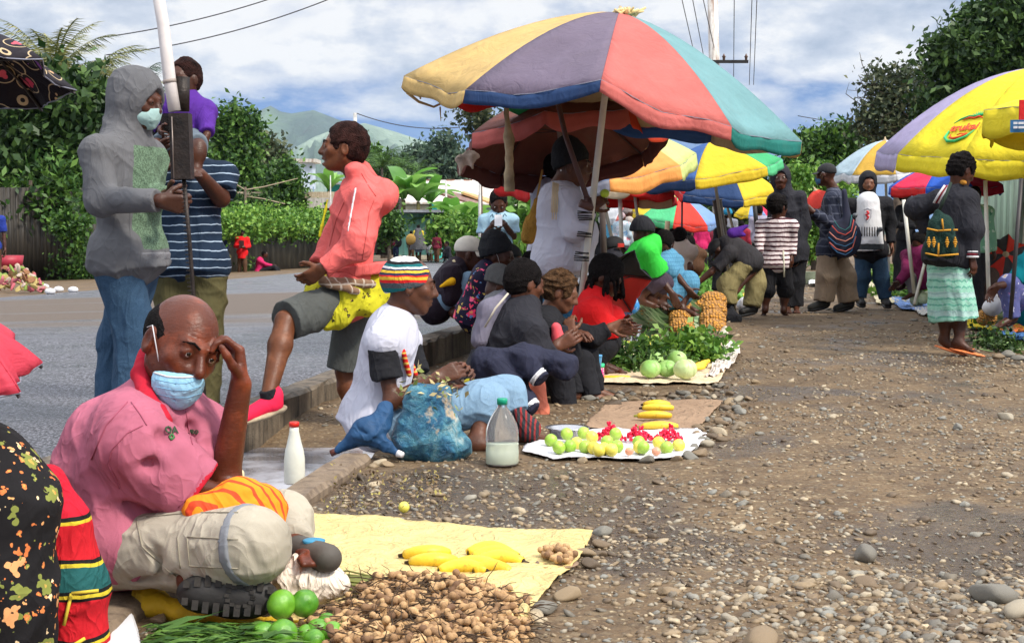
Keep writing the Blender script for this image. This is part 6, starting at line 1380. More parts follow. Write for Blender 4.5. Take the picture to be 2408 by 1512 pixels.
p.skirt('skirt',cloth('mint wave print',(.26,.52,.40),('wave',(.08,.30,.22),.045,(.45,.52,.56)),wr=.4),(2243,752),.175,.132,fold=.007,pleats=11);p.shoes(plain('orange sandal',(.72,.20,.06),.6),kind='thong')
for (a,b,r)in (((2284,598,-.15),(2286,606,-.15),.053),):
 for q_,cc in ((-8,M_WHITE),(-2,plain('maroon knit',(.20,.015,.03),.8)),(4,M_WHITE)):
  B=SDF(.008);c=p.pt(2285,600+q_,-.15);B.rc(c+V(0,0,.008),c-V(0,0,.008),r,r,k=.01,flat=True,flata=True);v,f=B.mesh();p.T.part('cuff_stripe',v,f,cc,parent=jk)
for dx,cc in ((0,M_WHITE),(5,plain('maroon knit',(.2,.015,.03),.8)),(10,M_WHITE)):
 mb=MB();mb.tube([p.pt(2196+dx,478,-.13),p.pt(2208+dx,456,-.15),p.pt(2222+dx,436,-.16)],.009,6);p.T.part('shoulder_stripe',*mb.out(),cc,parent=jk)
B=SDF(.008);B.rc(p.pt(2240,425,.06),p.pt(2268,430,-.09),.022,.020,k=.02);v,f=B.mesh(.004,2);p.T.part('neck_scarf',v,f,cloth('gold scarf',(.45,.20,.03),wr=.4));
T_=Thing('bilum_bag','dark green string bag with gold diamonds on the back of the skirted woman','bag',W(2216,606,10.3));Q=lambda px,py,dd=0:W(px,py,10.35+dd);B=SDF(.009)
B.rc(Q(2200,530),Q(2192,588),.05,.065,k=.06);B.rc(Q(2222,525),Q(2232,588),.06,.065,k=.06);B.rc(Q(2205,500),Q(2212,540),.025,.07,k=.05);v,f=B.mesh(.004,2,2);bg_=T_.part('bag',v,f,cloth('dark green knit',(.012,.035,.028),wr=.6,scale=3));GD=plain('gold wool',(.50,.24,.02),.9,bs=200)
mb=MB();mb.tube([Q(2206,500),Q(2222,465,-.02),Q(2236,430,.02)],.012,6);T_.part('strap',*mb.out(),plain('dark green strap',(.015,.03,.02),.9),parent=bg_)
mb=MB()
for cx in (2184,2210-14,2227,2246):
 for k_ in range(5):
  w_=(3,6,9,6,3)[k_];a,b=Q(cx-w_*.5,560+k_*5,-.082),Q(cx+w_*.5,560+k_*5,-.082);mb.tube([a,b],.008,5)
for (x0,y0,x1,y1)in ((2180,538,2205,543),(2205,543,2236,541),(2215,515,2218,541),(2207,572,2206,600),(2176,596,2206,602),(2206,602,2254,598),(2242,541,2252,541)):mb.tube([Q(x0,y0,-.078),Q(x1,y1,-.078)],.007,5)
T_.part('gold_pattern',*mb.out(),GD,parent=bg_)
# ---------------------------------------------------------------- umbrellas
RU2=np.random.RandomState(77)
def fabric(name,col,dirt=.25,pat=None,trans=.22):
 key=('fab',name)
 if key in _M:return _M[key]
 m,t,b,out=newmat(name);oc=objc(t)
 n=t.noise(oc,3.5,6,.62,.5);c=t.ramp(n,[(.3,tuple(x*.82 for x in col)),(.7,tuple(min(1,x*1.08)for x in col))])
 c=t.mix(t.ramp(t.noise(oc,7,6,.7),[(.52,0.),(.78,dirt)]),c,(.12,.09,.06))
 if pat:
  vo=t.n('ShaderNodeTexVoronoi');vo.inputs['Scale'].default_value=pat[1];t.l(oc,vo.inputs['Vector']);sc=t.n('ShaderNodeSeparateColor');t.l(vo.outputs['Color'],sc.inputs[0])
  v2=t.n('ShaderNodeTexVoronoi');v2.inputs['Scale'].default_value=pat[1]*4;t.l(oc,v2.inputs['Vector'])
  fc=t.ramp(sc.outputs[0],[(i/len(pat[0]),q)for i,q in enumerate(pat[0])],'CONSTANT')
  dd=t.math('ADD',vo.outputs['Distance'],t.math('MULTIPLY',v2.outputs['Distance'],.3))
  ring=t.math('LESS_THAN',t.math('ABSOLUTE',t.math('SUBTRACT',vo.outputs['Distance'],.46)),.025)
  c=t.mix(t.math('LESS_THAN',dd,pat[2]),c,fc);c=t.mix(ring,c,(.55,.42,.25))
 setc(t,b,c);b.inputs['Roughness'].default_value=.7;b.inputs['Specular IOR Level'].default_value=.25
 bump(t,b,t.math('ADD',t.noise(t.mapping(oc,(1,1,.5)),9,4,.6,1.5),t.math('MULTIPLY',t.noise(oc,250,2),.06)),.45,.03)
 tr=t.n('ShaderNodeBsdfTranslucent');t.l(c,tr.inputs[0]);mx=t.n('ShaderNodeMixShader');mx.inputs[0].default_value=trans
 t.l(b.outputs[0],mx.inputs[1]);t.l(tr.outputs[0],mx.inputs[2]);t.l(mx.outputs[0],out.inputs[0]);_M[key]=m;return m
FC=dict(yel=(.66,.45,.17),purp=(.17,.135,.19),pink=(.60,.15,.13),lblue=(.18,.36,.38),teal=(.02,.20,.17),cream=(.58,.46,.30),white=(.66,.66,.68),blue=(.05,.13,.36),sky=(.22,.36,.66),dblue=(.025,.06,.16),orange=(.88,.38,.10),green=(.05,.42,.16),bgreen=(.10,.55,.24),red=(.62,.02,.02),byel=(.78,.56,.03),brown=(.17,.055,.042),lime=(.62,.70,.25),grey=(.28,.29,.36),ired=(.62,.06,.02),dgrey=(.06,.06,.065),lilac=(.42,.36,.55),vyel=(.82,.68,.03),gold=(.66,.40,.06),royal=(.02,.10,.50),hotpink=(.80,.03,.09),paleblue=(.48,.60,.66),black=(.012,.012,.013),rose=(.66,.06,.10),coral=(.80,.06,.04))
def fm(c):return fabric('umbrella cloth '+c,FC[c],.35 if c in ('yel','cream','brown')else .18)
M_ALU=plain('dull aluminium pole',(.50,.50,.48),.4,metal=.7,var=.15,vs=4);M_WPOLE=plain('white enamel pole',(.68,.66,.58),.45,var=.12,vs=4);M_RIB=plain('dark steel rib',(.05,.045,.045),.5,metal=.5)
class Umb:
 def __init__(s,label,c,R,H,tilt,roll,rot0,cols,vcols=None,n=8,val=.12,foot=None,polem=None,pr=.017,sag=.03,ex=1.7,name='market_umbrella',cat='umbrella',group=None,wrinkle=.012,hub=True,ribs=True,notch=.15,lean=0,hemc='grey',lift=None,res=8,pole2=None):
  s.c=W(*c);s.R=R;s.H=H;s.u=nrm(V(math.sin(R_(roll)),-math.sin(R_(tilt)),math.cos(R_(roll))*math.cos(R_(tilt))));s.e1=nrm(np.cross(V(0,1,0),s.u))if abs(s.u[1])<.95 else V(1,0,0)
  s.e1=nrm(V(1,0,0)-s.u*s.u[0]);s.e2=np.cross(s.u,s.e1);s.n=n;s.lift=lift or {};s.ex=ex;s.sag=sag;s.rot0=rot0;s.wr=wrinkle;s.seed=RU2.rand()*10
  if not foot:fo=V(s.c[0],s.c[1],min(s.c[2]-.05,float(gz(s.c[0],s.c[1]))))if name=='market_umbrella' else s.c-V(0,0,.3)
  else:fo=G(*foot[:2])if len(foot)==2 else W(*foot)
  T_=s.T=Thing(name,label,cat,fo,group);cols=list(cols);vcols=vcols or cols
  vs=[];fs=[];mi=[];names=[]
  def midx(c_):
   if c_ not in names:names.append(c_)
   return names.index(c_)
  nt,ns=12,res
  for k in range(n):
   o=len(vs)
   for i in range(nt+1):
    for j in range(ns+1):vs.append(s.P(k,j/ns,i/nt))
   for i in range(nt):
    for j in range(ns):a=o+i*(ns+1)+j;fs.append((a,a+1,a+ns+2,a+ns+1));mi.append(midx(cols[k%len(cols)]))
  s.can=T_.part('canopy',vs,np.array(fs,np.int32),[fm(c_)for c_ in names],midx=mi)
  sm=s.can.modifiers.new('t','SOLIDIFY');sm.thickness=.003
  if val:
   vs=[];fs=[];mi=[];names=[]
   for k in range(n):
    o=len(vs)
    for j in range(2*ns+1):
     q=j/(2*ns);p=s.P(k,q,1);e=min(q,1-q);L=val*(1-notch*math.exp(-(e/.06)**2)*1.0)*(1+.10*math.sin(q*9+k*2.1));outw=nrm(p-s.c)
     w_=.005*math.sin(q*14+k*3)
     for r in range(4):vs.append(p+(-s.u*.82-V(0,0,.18)+outw*.10)*L*r/3+outw*w_*r/3)
    for j in range(2*ns):
     for r in range(3):a=o+j*4+r;fs.append((a,a+4,a+5,a+1));mi.append(midx(vcols[k%len(vcols)]))
   vo=T_.part('valance',vs,np.array(fs,np.int32),[fm(c_)for c_ in names],midx=mi);sm=vo.modifiers.new('t','SOLIDIFY');sm.thickness=.003
  mb=MB();mb.tube([s.P(k,j/6,1)+nrm(s.P(k,j/6,1)-s.c)*.002 for k in range(n)for j in range(6)]+[s.P(0,0,1)],.0022,5,caps=False);T_.part('hem',*mb.out(),fm(hemc))
  if ribs:
   for k in range(n):
    mb=MB();mb.tube([s.P(k,0,t_)-s.u*.012 for t_ in (.02,.35,.7,1)],.004,5,caps=False)
    if pole2 is not False:mb.tube([s.P(k,0,.55)-s.u*.012,s.c+s.u*s.H*.25],.0035,5,caps=False)
    T_.part('rib',*mb.out(),M_RIB)
  top=s.c+s.u*(H*1.0)
  if foot is not False:
   mb=MB();mb.tube([fo-V(0,0,.02)*(len(foot or ())<3),s.c+s.u*H*.1 if lean==0 else s.c+s.u*H*.1,top],pr,10);T_.part('pole',*mb.out(),polem or M_ALU)
  if hub:mb=MB();mb.lathe(top-s.u*.015,[(.028,0),(.030,.02),(.012,.035),(.009,.06)],10,R=np.array([s.e1,s.e2,s.u]).T);T_.part('finial',*mb.out(),fm('cream'))
 def ang(s,k):return R_(s.rot0+360/s.n*k)
 def rib(s,k,t):
  a=s.ang(k);return s.c+(s.e1*math.cos(a)+s.e2*math.sin(a))*s.R*t+s.u*(s.H*(1-t**s.ex)+s.lift.get(k%s.n,0)*t**3)
 def P(s,k,q,t):
  p=s.rib(k,t)*(1-q)+s.rib(k+1,t)*q;b=math.sin(math.pi*q)
  d=p-s.c;outw=nrm(d-s.u*np.dot(d,s.u))if t>.01 else V(0,0,0)
  p=p-s.u*s.sag*b*t*.6-outw*s.sag*b*t**3*1.0
  if t>.5:p=p+outw*.006*math.sin(q*23+k*3)*(t-.5)*2*b
  w=s.wr*(math.sin(t*17+q*5+k+s.seed)+.6*math.sin(t*31-q*9+k*2+s.seed*2))*b*t
  return p+s.u*w
 def frame_at(s,k,q,t,e=.01):
  p=s.P(k,q,t);a=nrm(s.P(k,q+e,t)-p);b=nrm(s.P(k,q,t-.02)-p);n_=nrm(np.cross(a,b));b=np.cross(n_,a);return p,np.array([a,b,n_]).T
U=Umb
u1=U('huge faded umbrella with cream, mauve, pink and turquoise panels leaning over the stalls',(1417,260,9.2),1.30,.62,4,9.4,-167,['yel','purp','pink','lblue','white','cream','cream','cream','cream','cream'],['yel','dblue','pink','teal','yel','cream','blue','green','red','yel'],10,.085,(1345,885),M_WPOLE,.022,sag=.05,ex=1.55,wrinkle=.016,lift={1:-.04,2:.13})
mb=MB()
for i in range(60):
 a=RU2.rand()*6.28;r=.01+.07*RU2.rand();p0_=u1.c+u1.u*u1.H*1.0+V(.03+r*math.cos(a),r*math.sin(a),-.015);mb.tube([p0_,p0_+V(RU2.normal()*.03+.02,RU2.normal()*.03,.035*RU2.rand()+.01)],[.016,.006],5)
u1.T.part('frayed_top',*mb.out(),plain('frayed straw cloth',(.66,.52,.25),.9,var=.3,vs=30))
ps=[W(957,218,9.1),W(985,240,9.1),W(1020,252,9.1),W(1050,238,9.1),W(1068,215,9.1)];mb=MB();mb.tube(ps,[.012,.010,.008,.008,.010],6);mb.tube([ps[2]+V(.04,0,0),ps[2]+V(.045,0,-.09)],[.006,.002],5);u1.T.part('torn_hem',*mb.out(),plain('frayed hem cord',(.42,.28,.12),.9))
for (x,y,n_)in ((1374,497,5),(1372,545,3),(1366,592,5)):
 mb=MB()
 for i in range(n_):a=W(x-16+RU2.rand()*4,y+i*5,9.12);b=W(x+18,y+6+i*4-RU2.rand()*8,9.12);mb.tube([a,(a+b)/2-V(0,.05,0),b],.005,6)
 u1.T.part('binding_strap',*mb.out(),M_DARK)
mb=MB();mb.tube([W(1400,470,9.22),W(1372,640,9.24),W(1352,830,9.24)],.020,8);u1.T.part('angle_iron',*mb.out(),plain('dark angle iron',(.03,.022,.018),.6,metal=.3))
mb=MB();mb.tube([W(1300,190,9.35),W(1330,320,9.2),W(1382,470,9.05)],.017,8);mb.tube([W(1382,470,9.05),W(1388,488,9.02),W(1365,478,9.0)],.03,6);single('prop',*mb.out(),plain('brown flat iron',(.085,.04,.035),.6),'brown iron prop crossing in front of the woman in the black beanie','pole')
u2=U('worn brown umbrella with torn hanging flaps seen from underneath beside the big one',(1318,338,10.8),.80,.38,-14,-6,-100,['brown','brown','brown','brown','brown','brown','brown','brown'],['pink','ired','brown','brown','brown','brown','brown','pink'],8,.13,(1352,842,10.5),M_ALU,.018,ex=1.6,notch=.2)
B=SDF(.010);Q=lambda px,py,dd=0:W(px,py,9.95+dd);B.rc(Q(1190,255),Q(1197,330),.018,.030,k=.03);B.rc(Q(1197,330),Q(1198,450),.030,.036,k=.03,flat=True);v,f=B.mesh(.008,1.3,6);u2.T.part('torn_flap',v,f,plain('dirty cream canvas',(.36,.28,.17),.9,var=.4,vs=5))
B=SDF(.009);B.el(W(1098,372,10.05),V(.085,.008,.05),Rhead(10,0,22),.02);B.rc(W(1085,380,10.05),W(1082,412,10.05),.022,.008,k=.03);B.rc(W(1108,372,10.05),W(1112,396,10.05),.02,.006,k=.03);v,f=B.mesh(.006,2,2);u2.T.part('torn_flap',v,f,plain('dirty white canvas',(.45,.36,.29),.9,var=.4,vs=8))
U('pink, pale blue and orange umbrella behind the brown torn one',(1400,392,13),.93,.40,10,-7,-176,['pink','sky','orange','lime','grey','white','pink','yel'],['red','grey','orange','lime','grey','pink','red','red'],8,.13,(1470,700,13.2),M_WPOLE)
U('umbrella with blue, yellow and green panels, the front one above the bending man',(1677,402,14.5),.73,.29,6,-9,-172,['blue','byel','green','dblue','red','blue','byel','dblue'],['dblue','byel','bgreen','dblue','blue','dblue','green','blue'],6,.10,(1730,740),M_ALU,ex=1.5)
U('blue and yellow umbrella standing lower behind the front yellow one',(1695,438,17),.70,.30,16,2,-196,['red','dblue','byel','bgreen','blue','red'],None,6,.09,(1765,690,17),M_ALU)
U('green, red and blue umbrella under the two blue and yellow ones',(1590,508,19),.62,.27,12,6,-190,['byel','bgreen','coral','sky','byel','coral','green','sky'],None,8,.07,(1612,640,19),M_WPOLE)
U('small blue umbrella with yellow and pink panels deep in the market',(1768,503,23),.30,.19,8,0,-170,['byel','sky','hotpink','teal','yel','sky'],None,6,.04,(1770,600,23),M_WPOLE)
U('pink and white striped umbrella behind the woman in the pale headscarf',(1478,507,22),.46,.22,10,-4,-180,['white','pink','white','yel','pink','white'],None,6,.08,(1478,600,22),M_WPOLE)
U('flat dark red umbrella with a cream edge right of the green fruit',(1492,457,15.2),.50,.10,-6,2,-160,['red','red','red','red','red','red'],['cream','red','red','cream','red','cream'],6,.09,(1520,680,15.2),M_ALU)
u10=U('bright yellow umbrella with a red and green fruit logo and one lilac panel',(2440,372,13),1.42,.81,5,2,-195,['lilac']+['vyel']*7+['white','white','white','lilac'],['lilac']+['vyel']*7+['white','white','lilac','lilac'],12,.155,False,M_WPOLE,ex=1.9,sag=.02,wrinkle=.006)
def logo(u,px,py,w_):
 best=None
 for k in range(u.n):
  for q in np.linspace(.05,.95,19):
   for t_ in np.linspace(.2,1,41):
    p=u.P(k,q,t_);dy=p[1];x=1204+FPX*p[0]/(dy*math.cos(TH)-(p[2]-CAMH)*math.sin(TH));
    v=((p[2]-CAMH)*math.cos(TH)+dy*math.sin(TH))/(dy*math.cos(TH)-(p[2]-CAMH)*math.sin(TH));y=756-FPX*v
    e=math.hypot(x-px,y-py)+p[1]*12
    if best is None or e<best[0]:best=(e,k,q,t_)
 return u.frame_at(*best[1:])
pl,Rl=logo(u10,2268,302,1)
if Rl[1,2]>0:Rl=Rl@np.diag([-1,1,-1.])
if Rl[0,0]<0:Rl=Rl@np.diag([-1,-1,1.])
rt=R_(6);Rl=Rl@np.array([[math.cos(rt),-math.sin(rt),0],[math.sin(rt),math.cos(rt),0],[0,0,1]])
LR=plain('red logo paint',(.75,.06,.01),.6,bmp=0);LG=plain('green logo paint',(.03,.42,.14),.6,bmp=0)
text(u10.T,'lettering','trukai',pl+Rl@V(0,0,.016),.125,Rl,LR,u10.can,ext=.002,bold=.0022)
def curve(pts,r,mat,nm):mb=MB();mb.tube([pl+Rl@V(x*1.45,y*1.45,.014)for x,y in pts],[q*1.45 for q in r],6);u10.T.part(nm,*mb.out(),mat,parent=u10.can)
curve([(-.105,-.02),(-.10,-.08),(-.06,-.115),(0,-.12),(.06,-.085),(.09,-.03)],[.004,.009,.01,.009,.007,.003],LG,'logo_leaf')
curve([(-.07,-.055),(-.065,-.08),(-.03,-.095),(.015,-.085),(.05,-.055),(.03,-.06),(.0,-.055),(-.02,-.065)],[.003,.007,.008,.007,.005,.004,.004,.003],LR,'logo_mark')
curve([(-.06,.072),(-.02,.092),(.02,.082),(.05,.095),(.085,.075)],[.003,.006,.005,.005,.003],LR,'logo_mark')
curve([(-.11,.05),(-.08,.085),(-.03,.105),(.03,.10),(.08,.11),(.11,.08),(.12,.04)],[.002,.005,.006,.007,.006,.005,.002],LG,'logo_leaf')
for a in range(7):an=.3+a*.38;curve([(.03,.10),(.03+.05*math.cos(an),.10+.045*math.sin(an))],[.004,.001],LG,'logo_leaf')
u11=U('white umbrella with a green valance below the yellow logo one',(2420,378,14.8),.77,.20,4,0,-180,['white','white','white','white','white','white'],['bgreen','green','green','bgreen','green','green'],6,.14,(2400,700,14.8),M_WPOLE)
u12=U('yellow umbrella edge with a blue sponsor patch at the right border',(2505,262,11),.64,.14,-4,0,-176,['vyel','gold','vyel','vyel','vyel','vyel'],['vyel','gold','gold','vyel','vyel','vyel'],6,.21,(2500,800,11),M_WPOLE)
mb=MB();mb.box(W(2397,297,10.34),(.125,.006,.09),rz=-.3);sg=u12.T.part('blue_patch',*mb.out(),plain('blue patch',(.02,.12,.26),.6),smooth=False)
mb=MB()
for x,y,w_ in ((2388,290,.02),(2388,300,.02),(2402,290,.03),(2402,300,.03)):mb.box(W(x,y,10.32),(w_*1.4,.004,.017),rz=-.3)
u12.T.part('patch_print',*mb.out(),M_WHITE,parent=sg,smooth=False)
mb=MB();mb.box(W(2408,260,10.4),(.07,.015,.15));u12.T.part('red_patch',*mb.out(),fm('red'),smooth=False)
U('patched white, ochre and grey umbrella behind the black coat',(2082,402,18),.70,.38,6,-3,-184,['paleblue','gold','white','white','grey','pink','grey','white'],['white','white','white','green','grey','white','grey','green'],8,.10,(2090,640,18),M_WPOLE,wrinkle=.02)
U('red and blue umbrella under the lilac panel of the yellow umbrella',(2222,437,15.5),.62,.24,3,-2,-170,['hotpink','royal','hotpink','royal','hotpink','royal','hotpink','royal'],['red','royal','hotpink','royal','red','royal','red','royal'],8,.09,(2150,715,14.5),M_WPOLE)
U('small plain red umbrella held open beside the plaid jacket',(1930,482,18.5),.26,.20,4,-22,-150,['coral','coral','coral','coral','coral','coral'],None,6,0,None,M_ALU,name='hand_umbrella')
U('dark grey and red umbrella lying open against the right-hand stall seats',(2362,612,13),.27,.12,62,-12,-150,['coral','dgrey','coral','dgrey','coral','dgrey','coral','dgrey'],None,8,0,(2355,640,13.3),M_ALU,name='hand_umbrella',wrinkle=.002)
U('red umbrella with charcoal lower panels lying open behind the dreadlocked person',(1442,668,10.0),.29,.13,-62,-14,-60,['dgrey','coral','coral','dgrey','dgrey','dgrey'],None,6,0,(1440,690,9.8),M_ALU,name='hand_umbrella',wrinkle=.002)
fabric('umbrella cloth floralnight',(.012,.008,.014),.1,([(.60,.06,.12),(.62,.40,.20),(.30,.08,.40),(.65,.10,.14)],13,.36));FC['floralnight']=(.012,.008,.014)
_M[('fab','umbrella cloth floralnight')]=_M[('fab','umbrella cloth floralnight')]
U('black umbrella printed with pink and cream flowers in the top left corner',(-95,168,4.3),.335,.13,-14,4,-162,['floralnight'],None,8,0,(-95,640,4.3),M_ALU,name='hand_umbrella',wrinkle=.003)
u19=U('plain rose pink umbrella with a black rib tip at the left edge',(-108,850,2.9),.172,.10,22,12,-160,['rose'],None,8,0,(-105,1100,2.9),M_ALU,name='hand_umbrella',wrinkle=.001)
T_=Thing('folded_umbrella','folded navy umbrella with a white tip resting on the low kerb against the blue bag','umbrella',W(870,1070,5.75));Q=lambda px,py,dd=0:W(px,py,5.75+dd);B=SDF(.0065)
B.rc(Q(795,1058),Q(860,1020),.018,.045,k=.03);B.rc(Q(860,1015),Q(935,1066,-.05),.050,.016,k=.03);B.rc(Q(860,1010),Q(905,975,.03),.045,.03,k=.04);B.rc(Q(900,1000),Q(905,960,.05),.03,.035,k=.03)
for (a,b)in (((815,1030),(925,1062)),((840,1010),(930,1055)),((800,1050),(910,1070)),((870,985),(925,1040))):B.rc(Q(*a,-.05),Q(*b,-.06),.006,.004,k=.015,op='d')
v,f=B.mesh(.006,1.2,5,fine=1);T_.part('canopy',v,f,cloth('dark blue umbrella nylon',(.020,.065,.15),wr=.5,rough=.55));mb=MB();mb.tube([Q(935,1066,-.05),Q(948,1070,-.06)],[.016,.012],10);T_.part('tip',*mb.out(),M_WHITE);mb=MB();mb.tube([Q(778,1066),Q(800,1056)],[.014,.012],8);T_.part('handle',*mb.out(),plain('dark red handle',(.12,.03,.02),.4))
T_=Thing('folded_umbrella','furled purple umbrella with a pale knot above the bending man','umbrella',W(1740,545,14.3));B=SDF(.014);Q=lambda px,py,dd=0:W(px,py,14.2+dd);B.rc(Q(1722,548),Q(1757,532),.05,.02,k=.02);B.rc(Q(1722,548),Q(1750,552),.045,.02,k=.02);v,f=B.mesh(.006,1);T_.part('canopy',v,f,M_PURP)
for (x0,y0,x1,y1,D,r,m_,lb)in ((1457,444,1463,600,15,.022,M_WPOLE,'white pole with dark foot left of the green shirt'),(1415,470,1422,640,11.8,.026,plain('dark wooden stake',(.05,.035,.03),.8),'dark timber stake right of the white shirt woman'),(1604,466,1603,590,17,.012,M_RIB,'thin dark rod near the brown shirted child'),(1686,470,1700,560,15,.05,plain('grey timber post',(.12,.10,.08),.9),'thick grey timber post behind the front yellow umbrella pole'),(1773,470,1782,560,19,.03,M_DARK,'black post left of the striped boy'),(2402,420,2376,750,10.5,.016,M_RIB,'thin black pole at the far right edge'),(2317,425,2326,730,12.2,.018,M_WPOLE,'slim pole with a black socket right of the skirted woman'),(2125,470,2150,690,15,.02,M_WPOLE,'leaning white pole right of the black coat'),(1570,520,1566,580,17,.03,plain('pale branch',(.4,.3,.18),.8),'pale crooked branch post above the blue dress')):
 mb=MB();mb.tube([W(x0,y0,D),W(x1,y1,D)],r,8);single('pole',*mb.out(),m_,lb,'pole')
# ---------------------------------------------------------------- stalls and produce
RP=np.random.RandomState(99);random.seed(5)
def sheet(name,label,rows,z,mat,cat='cloth',n=70,amp=.008,group=None,thick=.003,edge=.006,kind=None):
 """rows: list of (left px, right px) pixel pairs from the far edge to the near edge, laid on the ground"""
 L=np.array([onz(*a,z)[:2]for a,b in rows]);Rr=np.array([onz(*b,z)[:2]for a,b in rows]);t=np.linspace(0,len(rows)-1,n);ti=np.arange(len(rows))
 l=np.stack([np.interp(t,ti,L[:,i])for i in (0,1)],1);r=np.stack([np.interp(t,ti,Rr[:,i])for i in (0,1)],1);m=n
 s_=np.linspace(0,1,m);P=l[:,None ]*(1-s_)[None,:,None ]+r[:,None ]*s_[None,:,None ]
 x,y=P[...,0],P[...,1];ed=snoise(x,y,30,4)*edge;x=x+ed;y=y+snoise(x,y,26,6)*edge
 zz_=np.maximum(ground_h(x,y),z-.02)+.012+np.abs(snoise(x,y,14,3))*amp+np.abs(snoise(x*.6,y,34,5))*amp*.6
 zz_+=np.abs(snoise(x,y,75,8))*amp*.25
 v=np.stack([x,y,zz_],-1).reshape(-1,3);i=(np.arange(n-1)[:,None ]*m+np.arange(m-1)[None ]).ravel()
 o=single(name,v,np.stack([i,i+m,i+m+1,i+1],1),mat,label,cat,group,kind);sm=o.modifiers.new('t','SOLIDIFY');sm.thickness=thick;return o
def proto(name,v,f,mat):return mkmesh(name,v,f,mat)
def inst(name,me,loc,rot,scale,label,cat,group):
 o=bpy.data.objects.new(name,me);link(o);o.location=tuple(loc);o.rotation_euler=rot;o.scale=(scale,)*3 if isinstance(scale,(int,float))else scale;tag(o,label,cat,group);return o
def fruitmesh(nm,mat,dent=.12,stem=True,sq=(1,1,.92)):
 v=I3[0].copy();r=np.hypot(v[:,0],v[:,1]);v[:,2]-=dent*np.exp(-(r/.28)**2)*np.sign(v[:,2]);v*=V(*sq);rs=np.random.RandomState(3);v*=1+.02*np.sin(v[:,:1]*5+1)*np.cos(v[:,1:2]*4);return mkmesh(nm,v,I3[1],mat)
def fruitmat(name,c1,c2,spots=(.10,.08,.02),rough=.32,sp=.3):
 m,t,b,out=newmat(name);oc=objc(t);oi=t.n('ShaderNodeObjectInfo');c=t.ramp(t.math('ADD',t.math('MULTIPLY',t.noise(oc,1.6,4,.6),.8),t.math('MULTIPLY',oi.outputs['Random'],.35)),[(.35,c1),(.8,c2)])
 c=t.mix(t.ramp(t.noise(oc,9,5,.7),[(.58,0.),(.72,sp)]),c,spots);setc(t,b,c);b.inputs['Roughness'].default_value=rough;b.inputs['Specular IOR Level'].default_value=.5;bump(t,b,t.noise(oc,26,3),.15,.02);return m
LIME=fruitmesh('lime',fruitmat('glossy green lime peel',(.055,.20,.010),(.15,.36,.025)));GUAVA=fruitmesh('guava',fruitmat('green guava skin',(.25,.46,.04),(.42,.58,.08)),sq=(1,1,1.1));GUAVAY=fruitmesh('guava',fruitmat('yellow guava skin',(.66,.55,.05),(.74,.68,.12)),sq=(1,1,1.08));GUAVAP=fruitmesh('guava',fruitmat('pinkish guava skin',(.72,.30,.20),(.75,.45,.15)),sq=(1,1,.9))
def on(px,py,r,zb_=.012):p=onz(px,py+0,0);return V(p[0],p[1],r+zb_)
M_YSH=cloth('pale yellow plastic sheet',(.62,.48,.20),wr=.7,var=.12,rough=.4,scale=1.6,dirt=.35)
sheet('ground_sheet','pale yellow plastic sheet spread under the peanuts and bananas',[((722,1216),(1395,1256)),((715,1262),(1380,1290)),((705,1310),(1362,1330)),((690,1360),(1300,1385)),((660,1420),(1245,1440)),((620,1480),(1190,1500)),((560,1560),(1150,1570)),((520,1640),(1120,1650))],.0,M_YSH,amp=.009,n=110)
B=SDF(.005);a,b=onz(1235,1432,.03),onz(1175,1512,.02);B.rc(a,b,.012,.02,k=.02);B.rc(onz(1205,1440,.05),b,.006,.018,k=.02);v,f=B.mesh(.006,1.5,3);single('sheet_corner',v,f,M_YSH,'turned-up yellow corner of the front sheet between the big stones','sheet corner')
def peanut():
 B=SDF(.0022);B.rc(V(-.011,0,0),V(-.010,0,0),.0088,k=.006);B.rc(V(.011,0,.001),V(.010,0,.001),.0082,k=.006);B.rc(V(-.01,0,0),V(.01,0,0),.0062,k=.006);v,f=B.mesh();return v,f
pnv,pnf=peanut()
m,t,b,out=newmat('peanut shell');oi=t.n('ShaderNodeObjectInfo');g=t.n('ShaderNodeNewGeometry');oc=objc(t);c=t.ramp(t.math('FRACT',t.math('ADD',oi.outputs['Random'],g.outputs['Random Per Island'])),[(0,(.13,.065,.03)),(.35,(.40,.235,.105)),(.7,(.58,.37,.175)),(1,(.26,.14,.06))]);c=t.mix(t.ramp(t.noise(oc,180,4,.7),[(.45,0.),(.7,.6)]),c,(.12,.06,.03));setc(t,b,c);b.inputs['Roughness'].default_value=.8;bump(t,b,t.noise(t.mapping(oc,(1,3,3)),220,3),.6,.002);M_PNUT=m
PN=mkmesh('peanut',pnv,pnf,m)
c0=onz(985,1425,0);heap=[]
def heap_h(x,y):
 u=(x-(c0[0]+.0))/.30;w_=(y-(c0[1]-.06))/.42;return .055*max(0,1-u*u-w_*w_)**.6
cand=[]
while len(cand)<1500:
 px_,py_=RP.uniform(640,1245),RP.uniform(1365,1640);e=((px_-985)/262)**2+((py_-1500)/(125))**2
 if e>1.0+.15*RP.normal():continue
 if px_<845 and py_<1455:continue
 if px_<860 and py_>1490 and (px_-860)**2/4e4>RP.rand():continue
 p=onz(px_,py_,0);cand.append((e,px_,py_,p))
M_VINE=plain('dry brown peanut roots',(.06,.035,.018),.9,var=.5,vs=20)
ind,rest=cand[:300],cand[300:]
for e,px_,py_,p in ind:
 z=.018+.048*max(0,1-e)**.55+RP.rand()*.012;inst('peanut',PN,(p[0],p[1],z),(RP.normal()*.4,RP.normal()*.5,RP.rand()*6.28),RP.uniform(.72,1.08),'tan unshelled peanut in the big heap on the yellow sheet','peanut','peanuts in the big heap')
vs,fs,o_=[],[],0
